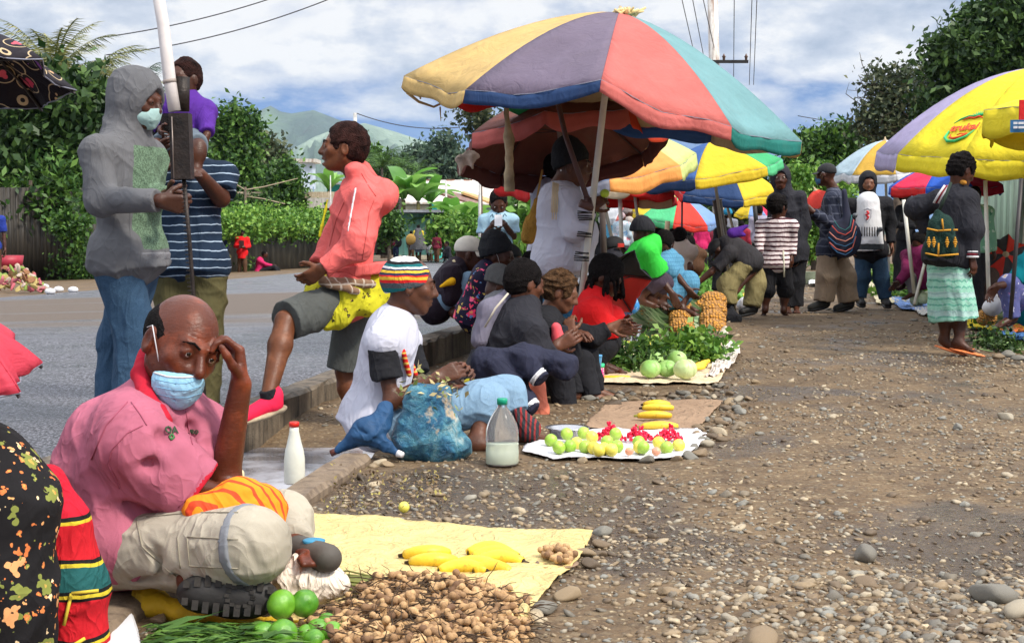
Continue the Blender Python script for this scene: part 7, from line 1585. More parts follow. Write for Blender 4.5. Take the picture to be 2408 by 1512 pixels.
for e,px_,py_,p in rest:
 a=RP.rand()*6.28;ti=RP.normal()*.4;v=pnv*RP.uniform(.72,1.05);v=v@np.array([[math.cos(ti),0,math.sin(ti)],[0,1,0],[-math.sin(ti),0,math.cos(ti)]]).T;v=v@np.array([[math.cos(a),-math.sin(a),0],[math.sin(a),math.cos(a),0],[0,0,1]]).T
 z=.010+.042*max(0,1-e)**.55+RP.rand()*.006;vs.append(v+V(p[0],p[1],z));fs.append(pnf+o_);o_+=len(v)
single('peanut_heap',np.concatenate(vs),np.concatenate(fs),M_PNUT,'deeper peanuts filling the body of the big heap','peanuts',kind='stuff')
mb=MB()
for i in range(800):
 px_,py_=RP.uniform(650,1240),RP.uniform(1370,1600);e=((px_-985)/262)**2+((py_-1500)/125)**2
 if e>1:continue
 p=onz(px_,py_,0)+V(0,0,.020+.048*max(0,1-e)**.55);pts=[p];d=nrm(RP.normal(size=3)*V(1,1,.15))
 for j in range(4):p=p+d*.022+RP.normal(size=3)*V(.006,.006,.003);d=nrm(d+RP.normal(size=3)*.4*V(1,1,.15));pts.append(p)
 mb.tube(pts,[.0018,.0016,.0014,.001,.0006],4,caps=False)
single('peanut_roots',*mb.out(),M_VINE,'tangled brown roots and stalks among the peanuts','roots',kind='stuff')
mb=MB()
for i in range(70):
 a=onz(RP.uniform(770,1000),RP.uniform(1345,1380),.035);b_=onz(RP.uniform(800,900),RP.uniform(1355,1385),.03);d=V(-.16-.08*RP.rand(),RP.normal()*.03,RP.uniform(-.02,.01));mb.tube([b_,b_+d*.5+V(0,0,.01),b_+d],[.003,.0025,.0015],5,caps=False)
single('peanut_stalks',*mb.out(),plain('green brown stalks',(.16,.17,.04),.8,var=.3),'green-brown peanut stalks lying left of the heap towards the plastic bag','stalks',kind='stuff')
for i in range(26):
 a=RP.rand()*6.28;r=RP.rand()**.5;p=onz(1312+38*r*math.cos(a),1328+16*r*math.sin(a),0);inst('peanut',PN,(p[0],p[1],.03+.022*(1-r)),(RP.normal()*.3,RP.normal()*.4,RP.rand()*6.28),1.1,'dark peanut in the small heap on a plate at the sheet\'s right edge','peanut','peanuts in the small heap')
mb=MB();mb.lathe(onz(1310,1330,.012),[(.045,0),(.058,.006),(.060,.008),(.045,.004)],20);single('lid_plate',*mb.out(),plain('brown lid',(.25,.16,.10),.6),'brown jar lid holding the small peanut heap','plate')
def banana(L,bend,r,mat_body,mat_tip,name,label,loc,az,tilt=0,group=None,roll=0,cat='banana'):
 T_=Thing(name,label,cat,loc,group);n=12;pts=[];
 for i in range(n+1):t_=i/n-.5;pts.append(V(L*t_,bend*(t_*2)**2*1.0,0))
 ca,sa=math.cos(az),math.sin(az);cr,sr=math.cos(roll),math.sin(roll)
 def X(p):q=V(p[0],p[1]*cr,p[1]*sr);q=V(q[0]*math.cos(tilt)-q[2]*math.sin(tilt),q[1],q[0]*math.sin(tilt)+q[2]*math.cos(tilt));return V(q[0]*ca-q[1]*sa,q[0]*sa+q[1]*ca,q[2])+np.asarray(loc)
 rr=[r*(.30+.70*math.sin(math.pi*min(1,max(0,.08+.84*i/n)))**.55)for i in range(n+1)]
 mb=MB();mb.tube([X(p)for p in pts],rr,8);T_.part('peel',*mb.out(),mat_body)
 mb=MB();e=pts[-1];mb.tube([X(e),X(e+V(L*.05,bend*.12,0)),X(e+V(L*.13,bend*.3,0))],[rr[-1],r*.3,r*.27],7);T_.part('stalk',*mb.out(),mat_tip)
 mb=MB();mb.tube([X(pts[0]),X(pts[0]-V(L*.03,0,0))],[rr[0]*1.02,r*.18],7);T_.part('tip',*mb.out(),mat_tip);return T_
M_BAN=fruitmat('ripe banana peel',(.70,.43,.02),(.82,.58,.04),(.09,.045,.01),.5,.85);M_BANT=plain('dark banana tip',(.035,.02,.008),.8)
for i,(px_,py_,L,az,zz_)in enumerate(((1005,1322,.125,.18,.03),(1020,1336,.125,.10,.025),(1150,1310,.12,.05,.028),(1165,1322,.125,.0,.030),(1175,1335,.13,-.05,.032),(1120,1345,.14,-.08,.028),(1090,1350,.13,-.04,.024),(1160,1352,.10,-.2,.024))):
 p=onz(px_,py_,0);banana(L,-.022,.0205,M_BAN,M_BANT,'banana','spotted yellow banana '+('left of' if i<2 else 'in the main bunch behind')+' the peanut heap',V(p[0],p[1],zz_),az+3.14 if i<2 else az,0,'bananas on the front sheet',roll=.5)
lb=[(659,1462,30),(713,1457,28),(768,1470,22),(745,1486,23),(778,1497,24),(662,1500,28),(617,1497,23),(802,1488,20),(715,1492,18),(735,1512,22)]
for i,(x,y,r)in enumerate(lb):
 R0=r/1000*1.15;p=W(x,y,3.28+.012*(1500-y)/10);p=onz(x+4,y+22+r*.5,.0);p=V(p[0],p[1],R0+.012+(.03 if i<2 else 0));inst('lime',LIME,p,(RP.rand()*3,RP.rand()*3,RP.rand()*3),R0*1.0,'glossy green citrus fruit in the pile below the boot sole','citrus fruit','green citrus at the bottom edge')
T_=Thing('plastic_bag','knotted cream plastic bag beside the boot sole','plastic bag',onz(735,1405,0));B=SDF(.005);Q=lambda px,py,dd=0:W(px,py,3.4+dd)
B.el(Q(740,1372),V(.090,.07,.050),k=.03);B.el(Q(690,1375),V(.05,.06,.045),k=.03);B.rc(Q(715,1350),Q(700,1318),.035,.012,k=.03);B.rc(Q(700,1340),Q(670,1345),.02,.01,k=.02)
for a,b in (((680,1350),(760,1390)),((700,1345),(790,1370)),((670,1380),(740,1405)),((705,1335),(740,1360))):B.rc(Q(*a,-.07),Q(*b,-.075),.005,.004,k=.02,op='d')
v,f=B.mesh(.006,1.4,5,fine=1);T_.part('bag',v,f,cloth('thin cream plastic',(.78,.66,.54),wr=.8,rough=.3,var=.05,scale=2))
T_=Thing('spring_onions','dark green leafy stems lying at the bottom edge left of the limes','spring onions',onz(480,1500,0));vs=[];fs=[]
for i in range(420):
 p=onz(RP.uniform(330,640),RP.uniform(1468,1545),.02+.03*RP.rand());d=nrm(V(1,RP.normal()*.35,RP.normal()*.15));w_=nrm(np.cross(d,V(0,RP.normal()*.5,1)))*RP.uniform(.002,.006);L=RP.uniform(.04,.13);b=len(vs)
 vs+=[p-w_,p+w_,p+d*L*.5+w_*.9+V(0,0,.008),p+d*L*.5-w_*.9+V(0,0,.008),p+d*L];fs+=[(b,b+1,b+2,b+3),(b+3,b+2,b+4)]
me_f=fs;T_.part('leaves',vs,me_f,LM_MD,smooth=False)
for (pts,lbl)in ((((250,1450),(300,1425),(325,1480),(335,1540),(240,1540)),'torn white paper by the red and green bag'),(((815,1480),(860,1470),(862,1500),(840,1520),(800,1512)),'scrap of white paper right of the limes')):
 P_=[onz(x,y,.012)+V(0,0,.02*(i==1))for i,(x,y)in enumerate(pts)];vs=P_+[q-V(0,0,.003)for q in P_];n=len(P_)
 single('paper',vs,[tuple(range(n)),tuple(range(2*n-1,n-1,-1))]+[(i,n+i,n+(i+1)%n,(i+1)%n)for i in range(n)],M_WHITE,lbl,'paper',smooth=False)
for (x,y,r,k,lb_)in ((1415,1252,30,0,'brown angular stone at the far right corner of the yellow sheet'),(1418,1282,28,1,'brown stone just below the far corner stone'),(1378,1308,26,2,'grey-brown stone against the sheet\'s right edge'),(1390,1335,30,3,'smooth grey oval stone beside the sheet'),(1412,1305,20,4,'flat dark stone outermost beside the sheet'),(1330,1408,34,3,'large smooth grey stone lying alone right of the sheet'),(1285,1438,32,5,'brown-grey stone above the big round pair'),(1250,1462,34,6,'big round grey-brown stone at the sheet corner'),(1135,1508,33,5,'round brown stone holding the bottom of the sheet'),(1217,1500,27,2,'round grey stone just right of the turned-up corner'),(375,1462,26,1,'brown stone above the green stems'),(1330,1345,10,4,'small stone chip at the sheet edge')):
 stone(x,y,r/950*.98,lb_,None,k)
sheet('scrap','flat brown leaf scrap on the right part of the yellow sheet',[((1245,1348),(1290,1350)),((1255,1356),(1300,1356))],.012,plain('brown leaf scrap',(.22,.12,.08),.8),'leaf scrap',n=8)
def bottle(name,label,px,py_base,D,prof,mat,capmat,cap,scale=1,fill=None,fillmat=None,wall=None):
 p=W(px,py_base,D);T_=Thing(name,label,'bottle',p);mb=MB();mb.lathe(p,prof,28);T_.part('body',*mb.out(),mat);mb=MB();mb.lathe(p,cap,20);T_.part('cap',*mb.out(),capmat)
 if fill:mb=MB();mb.lathe(p,fill,24);T_.part('liquid',*mb.out(),fillmat)
 return T_
def glassy(name,col,tr=.9,rough=.15):
 m,t,b,out=newmat(name);b.inputs['Base Color'].default_value=(*col,1);b.inputs['Roughness'].default_value=rough;b.inputs['Transmission Weight'].default_value=tr;b.inputs['IOR'].default_value=1.12;return m
M_CLR=glassy('cloudy clear plastic',(.86,.88,.9),.88,.12);M_MILK=plain('milky glass',(.60,.60,.52),.25,var=.08,spec=.5);M_WTR=plain('cloudy yellowish water',(.56,.60,.42),.15,var=.05,bmp=0)
bottle('bottle','milky white glass bottle with a red cap standing on the low kerb',693,1136,5.15,[(.036,0),(.0385,.006),(.038,.09),(.034,.12),(.026,.15),(.0175,.19),(.016,.213)],M_MILK,plain('red cap',(.62,.02,.01),.4),[(.0185,.208),(.0188,.222),(.016,.226)])
pr=[(.062,0),(.066,.006),(.066,.06),(.0635,.063),(.066,.068),(.0635,.075),(.066,.082),(.0635,.089),(.066,.097),(.0655,.135),(.060,.16),(.044,.195),(.026,.222),(.018,.232),(.0175,.245)]
D_=float(G(1181,1091)[1]);bottle('bottle','big clear plastic bottle with a green cap half full of cloudy water',1181,1091,D_,pr,M_CLR,plain('green cap',(.005,.30,.17),.4),[(.021,.240),(.0215,.262),(.019,.265)],fill=[(.060,.004),(.0625,.009),(.0615,.085),(.0,.086)],fillmat=M_WTR)
T_=Thing('plastic_bag','crumpled blue and white plastic shopping bag in front of the knitted-cap man','bag',W(1010,1080,5.8));B=SDF(.006);Q=lambda px,py,dd=0:W(px,py,5.8+dd)
B.el(Q(1010,1010),V(.135,.10,.13),k=.04);B.el(Q(1050,1050),V(.11,.09,.075),k=.04);B.el(Q(960,1040),V(.06,.08,.07),k=.04);B.rc(Q(990,940),Q(1030,935),.075,.06,k=.04)
for a,b in (((940,950),(1020,1050)),((960,930),(1080,1040)),((1010,930),(1060,1070)),((930,1010),(1000,1070)),((1060,980),(1100,1050)),((985,1000),(1050,960))):B.rc(Q(*a,-.125),Q(*b,-.125),.007,.006,k=.03,op='d')
v,f=B.mesh(.011,1.2,9,fine=1);m,t,b,out=newmat('blue printed plastic');oc=objc(t)
c=t.ramp(t.noise(t.mapping(oc,(1,1,1),(0,0,0),(0,.6,.3)),9,7,.7,1),[(.3,(.01,.06,.13)),(.45,(.02,.13,.24)),(.58,(.08,.26,.34)),(.72,(.42,.52,.50))]);c=t.mix(t.ramp(t.noise(t.mapping(oc,(1,1,1),(3,1,2)),5,5,.6),[(.64,0.),(.68,.9)]),c,(.55,.42,.28));setc(t,b,c);b.inputs['Roughness'].default_value=.3;bump(t,b,t.noise(oc,16,7,.7,2),.9,.03);bb=T_.part('bag',v,f,m)
v,f=leafcloud([(Q(985,926),V(.045,.05,.02)),(Q(1030,924),V(.05,.05,.02))],160,.032,RP,2.2,4,.2);T_.part('greens_inside',v,f,leafmat('corn husks and greens',(.12,.20,.03),(.45,.36,.16),(.62,.52,.30),.7,.1))
T_=Thing('patterned_bag','small red and black patterned knitted bag behind the big clear bottle','bag',W(1245,1030,6.2));B=SDF(.0065);Q=lambda px,py,dd=0:W(px,py,6.15+dd);B.rc(Q(1222,975),Q(1245,1010),.035,.05,k=.03);v,f=B.mesh(.005,2,4);T_.part('bag',v,f,cloth('red black knit',(.03,.035,.04),('stripes',(.25,.03,.03),.022,.4,0),wr=.6))
mb=MB();mb.tube([W(795,990,6.3),W(850,992,6.3),W(900,1000,6.25)],[.006,.009,.03],8);single('stick',*mb.out(),plain('grey stalk',(.22,.20,.15),.8),'grey stalk lying beneath the white shirt against the kerb','stick')
B=SDF(.006);Q=lambda px,py,dd=0:W(px,py,4.2+dd);B.rc(Q(552,1140),Q(560,1115),.03,.02,k=.02);v,f=B.mesh(.003,2,3);single('cup',v,f,plain('cream paper',(.66,.56,.34),.7),'crumpled cream paper cup behind the resting elbow','paper cup')
sheet('ground_sheet','white cloth with green guavas and small red heaps',[((1420,1012),(1640,1014)),((1300,1030),(1662,1034)),((1235,1058),(1640,1058)),((1228,1070),(1625,1070)),((1300,1082),(1600,1084))],.0,cloth('white cotton sheet',(.66,.64,.66),wr=.7,var=.05),n=60,amp=.007)
sheet('paper_mat','flat brown paper sheet with four yellow bananas',[((1425,950),(1700,942)),((1410,970),(1690,960)),((1385,992),(1660,990)),((1375,1012),(1640,1012))],.0,cloth('brown kraft paper',(.30,.20,.13),wr=.8,var=.12,dirt=.3),'paper mat',n=50,amp=.006)
gz8=[(765,785),(915,750),(1075,740),(1155,780),(840,855),(945,845),(1010,815),(1090,850),(1170,860),(1270,870),(1300,800),(1380,750),(1395,845),(1600,805),(1605,850),(1640,855),(1790,810),(1865,860),(1980,835),(1340,880),(1220,885),(1510,875),(1765,875)]
yl={3,6,8,9,14,16,18,19,20};pk={21,22}
for i,(x,y)in enumerate(gz8):
 X_,Y_=1106.2+.2474*x,851+.2474*y;r=.0265*(.7 if i in pk else 1);p=onz(X_,Y_+12,0);me=GUAVAP if i in pk else (GUAVAY if i in yl else GUAVA)
 inst('guava',me,(p[0],p[1],r+.014+(.012 if i in (1,2,3,11)else 0)),(RP.rand()*.8,RP.rand()*.8,RP.rand()*6),r,('yellow' if i in yl else 'pinkish' if i in pk else 'green')+' guava on the white cloth','guava',('yellow' if i in yl else 'pinkish' if i in pk else 'green')+' guavas on the white cloth')
BR=mkmesh('chilli',protostone(3)*V(1,.8,.9),I2[1],plain('crimson berry skin',(.72,.005,.045),.3,var=.25,vs=40,bmp=.2))
for hi,(hx,hy)in enumerate(((1433,1040),(1501,1042),(1571,1043))):
 for i in range(75):
  a=RP.rand()*6.28;r=RP.rand()**.5;fz=RP.rand()**.4;p=onz(hx,hy,0);inst('berry',BR,(p[0]+.060*r*math.cos(a),p[1]+.05*r*math.sin(a),.020+.078*fz*(1-r)**.9),(RP.rand()*3,RP.rand()*3,RP.rand()*3),RP.uniform(.009,.0135),('leftmost','middle','rightmost')[hi]+' crimson heap on the white cloth: one small berry','berry',('leftmost','middle','rightmost')[hi]+' crimson heap')
T_=Thing('basin','shallow steel basin beside the white cloth','basin',onz(1334,1035,.0));mb=MB();mb.lathe(onz(1334,1026,.02)-V(0,0,.01),[(.060,0),(.066,.003),(.088,.045),(.1,.050),(.1,.053),(.086,.049),(.062,.008),(.0,.006)],36);T_.part('bowl',*mb.out(),plain('brushed steel',(.45,.45,.47),.25,metal=.9,var=.1,bmp=.05))
for i,(x,y,L,zz_)in enumerate(((1545,955,.13,.045),(1548,966,.15,.05),(1540,980,.16,.04),(1552,1000,.165,.028))):
 p=onz(x,y+14,0);banana(L,-.02,.020,M_BAN,plain('green banana stalk',(.30,.32,.04),.7)if i>1 else M_BANT,'banana','plump yellow banana stacked on the brown paper sheet',V(p[0],p[1],zz_),3.14,0,'bananas on the brown paper',roll=.4)
for k,(x,y,r)in enumerate(((1440,955,30),(1547,948,20),(1585,1015,18),(1597,962,14),(1360+10,1085,18),(1500+20,1085,20),(1590,1085,16),(1630,1060,18),(1645,1072,24),(1625,1082,22),(1660,1050,20),(1690,1025,26),(1670,1035,20),(1700,1000,20),(1720,985,22),(1690,990,18),(1735,965,22),(1705,965,18),(1740,1005,18),(1760,940,18),(1735,940,20),(1715,925,18),(1685,928,22),(1655,925,20),(1620,935,16))):
 stone(x,y,r/560*.9,'rounded brown stone edging the cloths with guavas and bananas','stones edging the second stall')
for k in range(26):
 x=1300+k*15.5+random.uniform(-3,3);stone(x,925+random.uniform(-3,4)-(k>18)*(k-18)*.8,random.uniform(.022,.036),'flat grey-brown stone in the row in front of the cabbage cloth','row of stones before the cabbages')
for k in range(22):
 x=1385+k*13+random.uniform(-4,4);stone(x,944+random.uniform(-4,3)-k*.4,random.uniform(.018,.034),'stone in the second row between the two stalls','second row of stones')
for k in range(46):
 t_=random.random();stone(1660+random.uniform(0,120)-40*t_,900+t_*150,random.uniform(.015,.034),'loose river stone scattered right of the stall cloths','loose stones right of the stalls')
for (x,y,r,lb_)in ((2030,1292,.05,'pale flat boulder half buried in the path'),(2330,1402,.055,'large ochre boulder in the lower right corner'),(1780,1528,.055,'pale boulder cut by the bottom edge of the picture'),(2402,1445,.05,'brown boulder at the right edge'),(1375,1340-5,.012,'tiny round stone chip by the sheet'),(1285,1120,.02,'small black stone alone on the path'),(2250,1012,.03,'flat grey stone on the right of the path'),(2365,985,.04,'brown half buried stone at the right'),(2040,1370,.03,'grey oval stone above the pebble heap')):
 stone(x,y,r,lb_)
M_CRM=cloth('cream canvas sheet',(.70,.56,.38),wr=.7,var=.1,dirt=.25)
sheet('ground_sheet','cream canvas under the cabbages and leafy greens',[((1395,800),(1700,812)),((1380,830),(1735,828)),((1340,860),(1725,845)),((1300,890),(1705,878)),((1292,912),(1690,905))],.0,M_CRM,n=70,amp=.012)
sheet('ground_sheet','white crumpled cloth at the right edge of the cabbage stall',[((1700,818),(1738,815)),((1690,840),(1740,840)),((1672,870),(1715,868)),((1660,890),(1690,885))],.01,cloth('white crumpled cloth',(.72,.64,.58),wr=.9,var=.06),n=40,amp=.04)
def cabbage(px,py,r,label,pale=0):
 p=onz(px,py+r*300,0);p=V(p[0],p[1],r+.02);T_=Thing('cabbage',label,'cabbage',V(p[0],p[1],.01),'cabbages on the cream canvas');B=SDF(.009);B.el(p,V(r*1.05,r,r*.92),k=.02);v,f=B.mesh(.002,3,2)
 M1=fruitmat('cabbage leaf pale',(.48,.62,.25),(.62,.72,.40),(.75,.80,.6),.45,.7)if pale else fruitmat('cabbage leaf',(.26,.52,.12),(.44,.64,.24),(.62,.74,.45),.45,.7);T_.part('head',v,f,M1)
 for k in range(4):
  a=RP.rand()*6.28;q=p+V(math.cos(a),math.sin(a),.2)*r*.12;B=SDF(.009);B.el(q,V(r*1.02,r*1.02,r*.94),k=.01);B.cut(p+V(math.cos(a),math.sin(a),.3)*r*.35,-V(math.cos(a),math.sin(a),.3));v,f=B.mesh(.002,3,k+3);T_.part('outer_leaf',v,f,M1)
for (x,y,r,lb_,pl_)in ((1539,857,.058,'upper left cabbage of the five',0),(1593,855,.062,'upper right cabbage of the five',0),(1530,880,.060,'lower left cabbage of the five',0),(1567,879,.058,'lower middle cabbage of the five',0),(1611,881,.066,'palest cabbage, lower right of the five',1)):cabbage(x,y,r,lb_,pl_)
def greens(label,blobs,n,size,mat,D=None,name='leafy_greens',cat='leafy greens',elong=1.5,stems=True):
 bs=[]
 for (px,py,rx,ry,rz)in blobs:p=G(px,py);bs.append((V(p[0],p[1],float(gz(p[0],p[1]))+rz*.6),V(rx,ry,rz)))
 T_=Thing(name,label,cat,bs[0][0]-V(0,0,bs[0][1][2]*.6));v,f=leafcloud(bs,n,size,RP,elong,5,.35,flat=1.2);T_.part('leaves',v,f,mat)
 if stems:
  mb=MB()
  for i in range(40):
   b=bs[i%len(bs)];p=b[0]+RP.normal(size=3)*b[1]*.4;mb.tube([p,p+RP.normal(size=3)*V(.08,.08,.02)],.005,5,caps=False)
  T_.part('stems',*mb.out(),plain('pale green stalks',(.30,.45,.18),.6))
 return T_
greens('tall heap of broad bright green leaves behind the cabbages',[(1600,850,.18,.13,.07),(1635,848,.18,.13,.06),(1575,852,.15,.12,.04),(1660,852,.13,.12,.03),(1590,838,.25,.15,.045),(1640,835,.2,.15,.04)],2400,.062,LM_LT)
greens('low heap of dark green leafy stems left of the cabbages',[(1450,878,.16,.15,.05),(1495,876,.18,.15,.055),(1425,872,.12,.15,.045),(1540,862,.18,.15,.06)],1800,.055,LM_MD,elong=2.2)
greens('bundle of long spring onions behind the small yellow fruits',[(1440,845,.2,.1,.03),(1500,835,.25,.1,.03)],500,.07,LM_MD,elong=5,name='spring_onions',cat='spring onions')
for i in range(15):
 x,y=1468+(i%6)*15+RP.uniform(-3,3),826-(i//6)*8+RP.uniform(-2,2);p=onz(x,y,0);inst('passion_fruit',GUAVAY if i%3==1 else GUAVA,(p[0],p[1],.05+.025*(i//6)),(0,0,RP.rand()*6),.030,'small yellow-green fruit in the row behind the dark stems','fruit','small yellow-green fruits of the cabbage stall')
for i in range(5):
 p=onz(1635+i*7,878-i*4,0);banana(.15,.02,.016,M_BAN,M_BANT,'banana','yellow banana lying right of the palest cabbage',V(p[0],p[1],.035),.3+.2*i,0,'bananas by the cabbages')
for i in range(3):
 p=onz(1440+i*9,899,0);banana(.13,.01,.014,M_BAN,M_BANT,'banana','thin golden banana lying at the front edge of the cream canvas',V(p[0],p[1],.03),.1*i,0,'bananas at the canvas front')
T_=Thing('jar','small pink printed jar with a green lid at the canvas front','jar',onz(1405,893,0));mb=MB();pj=onz(1405,893,.015);mb.lathe(pj,[(.040,0),(.042,.005),(.042,.075),(.036,.08)],20);m,t,b,out=newmat('pink jar print');setc(t,b,t.ramp(t.noise(objc(t),30,3,.6),[(.35,(.70,.05,.25)),(.5,(.80,.55,.50)),(.65,(.30,.08,.30))],'CONSTANT'));b.inputs['Roughness'].default_value=.3;T_.part('body',*mb.out(),m);mb=MB();mb.lathe(pj+V(0,0,.08),[(.044,0),(.044,.02),(.040,.022)],20);T_.part('lid',*mb.out(),plain('mint green lid',(.05,.62,.28),.4))
def pinemat():
 m,t,b,out=newmat('pineapple rind');oc=objc(t);vo=t.n('ShaderNodeTexVoronoi');vo.inputs['Scale'].default_value=42;vo.inputs['Randomness'].default_value=.5;t.l(oc,vo.inputs['Vector'])
 setc(t,b,t.ramp(vo.outputs['Distance'],[(.05,(.72,.36,.05)),(.3,(.70,.30,.03)),(.5,(.36,.17,.04))]));b.inputs['Roughness'].default_value=.6;bump(t,b,t.math('SUBTRACT',1,vo.outputs['Distance']),1,.03);return m
M_PINE=pinemat();M_PL=leafmat('pineapple crown leaves',(.09,.20,.09),(.28,.42,.22),(.60,.68,.45),.5,.1)
def build_pine():
 vs,fs=[],[];n,m_=18,14
 for i in range(n+1):
  a=math.pi*i/n;r=.088*math.sin(a)**.65;x=.105*math.cos(a)
  for j in range(m_*2):
   th=math.pi*j/m_;rr=r*(1+.05*math.cos(th*7+i*2.2)*math.sin(i*2.4));vs.append((x,rr*math.cos(th),rr*math.sin(th)))
 for i in range(n):
  for j in range(m_*2):a=i*m_*2+j;b=i*m_*2+(j+1)%(m_*2);fs.append((a,b,b+m_*2,a+m_*2))
 body=mkmesh('fruit',vs,np.array(fs,np.int32),M_PINE);vs,fs=[],[];rs=np.random.RandomState(4)
 for i in range(64):
  th=rs.rand()*6.283;sp=.15+.55*rs.rand();L=rs.uniform(.16,.30);d0=nrm(V(-1,math.cos(th)*sp,math.sin(th)*sp+.1));p=V(-.09,math.cos(th)*.02,math.sin(th)*.02);w_=nrm(np.cross(d0,V(math.sin(th),.3,1)))*.013;d=d0;prev=None
  for j in range(5):
   ww=w_*(1,1.05,.85,.55,.05)[j];b=len(vs);vs+=[p-ww,p+ww];
   if prev is not None:fs.append((prev,prev+1,b+1,b))
   prev=b;p=p+d*L/4;d=nrm(d+V(0,math.cos(th)*.22,math.sin(th)*.22-.06))
 crown=mkmesh('crown',vs,np.array(fs,np.int32),M_PL);return body,crown
PB,PC=build_pine()
def pineapple(px,py,dz,az,label,D=None,sc=1,group='pineapples in the two stacked columns'):
 p=W(px,py,D);o=bpy.data.objects.new('pineapple',None);link(o);o.location=tuple(p);o.rotation_euler=(RP.rand()*6,0,az);o.scale=(sc,)*3;tag(o,label,'pineapple',group)
 for nm,me in (('fruit',PB),('crown',PC)):c=bpy.data.objects.new(nm,me);link(c);c.parent=o
for (x,y,D,lb_)in ((1598,729,12.9,'top pineapple of the left column'),(1602,752,12.7,'middle pineapple of the left column'),(1603,774,12.5,'bottom pineapple of the left column'),(1677,711,13.6,'top pineapple of the right column'),(1677,733,13.4,'second pineapple from the top, right column'),(1675,755,13.2,'third pineapple from the top, right column'),(1676,777,13.0,'bottom pineapple of the right column')):
 pineapple(x,y,0,RP.uniform(-.25,.15),lb_,D,1.22 if x>1650 else 1.1)
for (x,y,D,lb_)in ((1585,700,13.9,'pineapple at the back between arm and columns, mostly crown'),(1545,712,13.8,'back left pineapple under the reaching arm, mostly crown'),(1560,735,13.2,'pineapple behind the left column showing mostly its crown'),(1555,765,12.9,'lower pineapple left of the left column, mostly crown'),(1640,725,13.6,'pineapple between the two columns, mostly crown'),(1528,750,13.3,'leftmost pineapple, its crown pointing at the red top')):pineapple(x,y,0,RP.uniform(-.5,.3),lb_,D,1.15,'pineapples lying behind the columns')
greens('pale cauliflowers and leaves behind the pineapples',[(1630,705,.30,.35,.08),(1655,695,.30,.35,.08),(1600,705,.2,.25,.07)],900,.09,LM_BN,name='vegetable_heap',cat='vegetables')
greens('long heap of mixed green vegetables beside the bending man',[(1670,668,.5,.8,.18),(1660,650,.6,.8,.22),(1690,685,.35,.5,.16),(1630,640,.4,.6,.2)],2400,.14,LM_LT,name='vegetable_heap',cat='vegetables')
for (x,y,D,r,h_,mt,lb_,nm)in ((1388,838,9.0,.055,.16,plain('white bucket',(.62,.64,.64),.4),'white plastic bucket at the foot of the leaning pole','bucket'),(1484,800,10.4,.075,.10,M_CLR,'clear plastic tub in front of the red top','tub'),(1365,850,8.9,.045,.15,plain('milky jug',(.55,.62,.66),.3),'bluish water jug beside the white bucket','jug'),(1404,866,8.6,.03,.07,plain('blue label',(.10,.35,.62),.4),'small blue labelled cup under the bucket','cup')):
 T_=Thing(nm,lb_,nm,W(x,y,D));mb=MB();mb.lathe(W(x,y,D),[(r*.85,0),(r,h_),(r*1.05,h_+.005),(r*.96,h_+.004)],22);T_.part('body',*mb.out(),mt);mb=MB();mb.lathe(W(x,y,D)+V(0,0,h_*.98),[(r*1.06,0),(r*1.07,.012),(r*1.0,.014)],22);T_.part('rim',*mb.out(),mt)
T_=Thing('bottle','water bottle with a blue label lying by the small yellow fruits','bottle',W(1440,815,9.9));mb=MB();mb.tube([W(1418,812,9.9),W(1450,814,9.8)],.042,16);T_.part('body',*mb.out(),M_CLR);mb=MB();mb.tube([W(1443,813,9.8),W(1454,814,9.79)],.044,16);T_.part('label',*mb.out(),plain('blue label',(.10,.35,.62),.4))
for (x,y,D,r,mt,lb_)in ((1415,785,9.6,.07,M_WHITE,'white plastic bag left of the clear tub'),(1478,720,10.8,.09,cloth('blue pink plastic bag',(.05,.25,.60),('floral',[(.6,.1,.4),(.3,.5,.7)],20,.5),wr=.6),'bright blue printed bag behind the pineapple crowns'),(1716,752,14,.12,M_BLK,'shiny black plastic bag right of the pineapples'),(1757,716,15.5,.11,M_WHITE,'white plastic bag under the umbrella pole'),(2334,722,11.9,.09,M_WHITE,'white plastic bag hanging from a seated person\'s hand'),(1700,793,12.6,.07,cloth('cream cloth',(.62,.55,.45),wr=.5),'cream cloth spilling right of the pineapples')):
 B=SDF(.012);p=W(x,y,D);B.el(p,V(r,r*.8,r*.8),k=.03);B.rc(p,p+V(.02,0,r*1.2),r*.5,.012,k=.05);v,f=B.mesh(.010,1.3,5);single('plastic_bag',v,f,mt,lb_,'plastic bag')
def tarp(label,rows,z,col,dirt=.15):return sheet('ground_sheet',label,rows,z,cloth('tarp '+label[:18],col,wr=.7,var=.1,dirt=dirt),n=36,amp=.03,edge=.02)
tarp('yellow and orange cloth under the leaning umbrella pole',[((1735,690),(1775,690)),((1725,705),(1770,708)),((1722,712),(1765,716))],.05,(.80,.50,.08))
tarp('white cloth strip beyond the striped boy',[((1905,655),(1990,655)),((1900,668),(1985,668))],.05,(.62,.62,.62))
tarp('cream and yellow cloth beneath the right-hand cabbages',[((2040,655),(2120,655)),((2050,690),(2180,690)),((2060,718),(2170,712))],.04,(.72,.62,.40))
tarp('blue and white striped cloth in front of the right-hand greens',[((2095,700),(2175,700)),((2105,718),(2185,722)),((2120,732),(2195,738))],.05,(.20,.32,.62))
tarp('white cloth left of the green skirt hem',[((2140,725),(2190,728)),((2165,745),(2200,750))],.05,(.66,.64,.60))
tarp('bright yellow cloth right of the green skirt',[((2290,740),(2408,745)),((2270,758),(2420,765)),((2275,775),(2425,785))],.04,(.85,.66,.05))
tarp('orange cloth patch on the yellow stall cloth',[((2350,768),(2400,768)),((2345,778),(2408,782))],.06,(.80,.22,.06))
tarp('blue tarpaulin edge in the right corner stall',[((2335,778),(2430,790)),((2380,800),(2450,815))],.05,(.06,.16,.40))
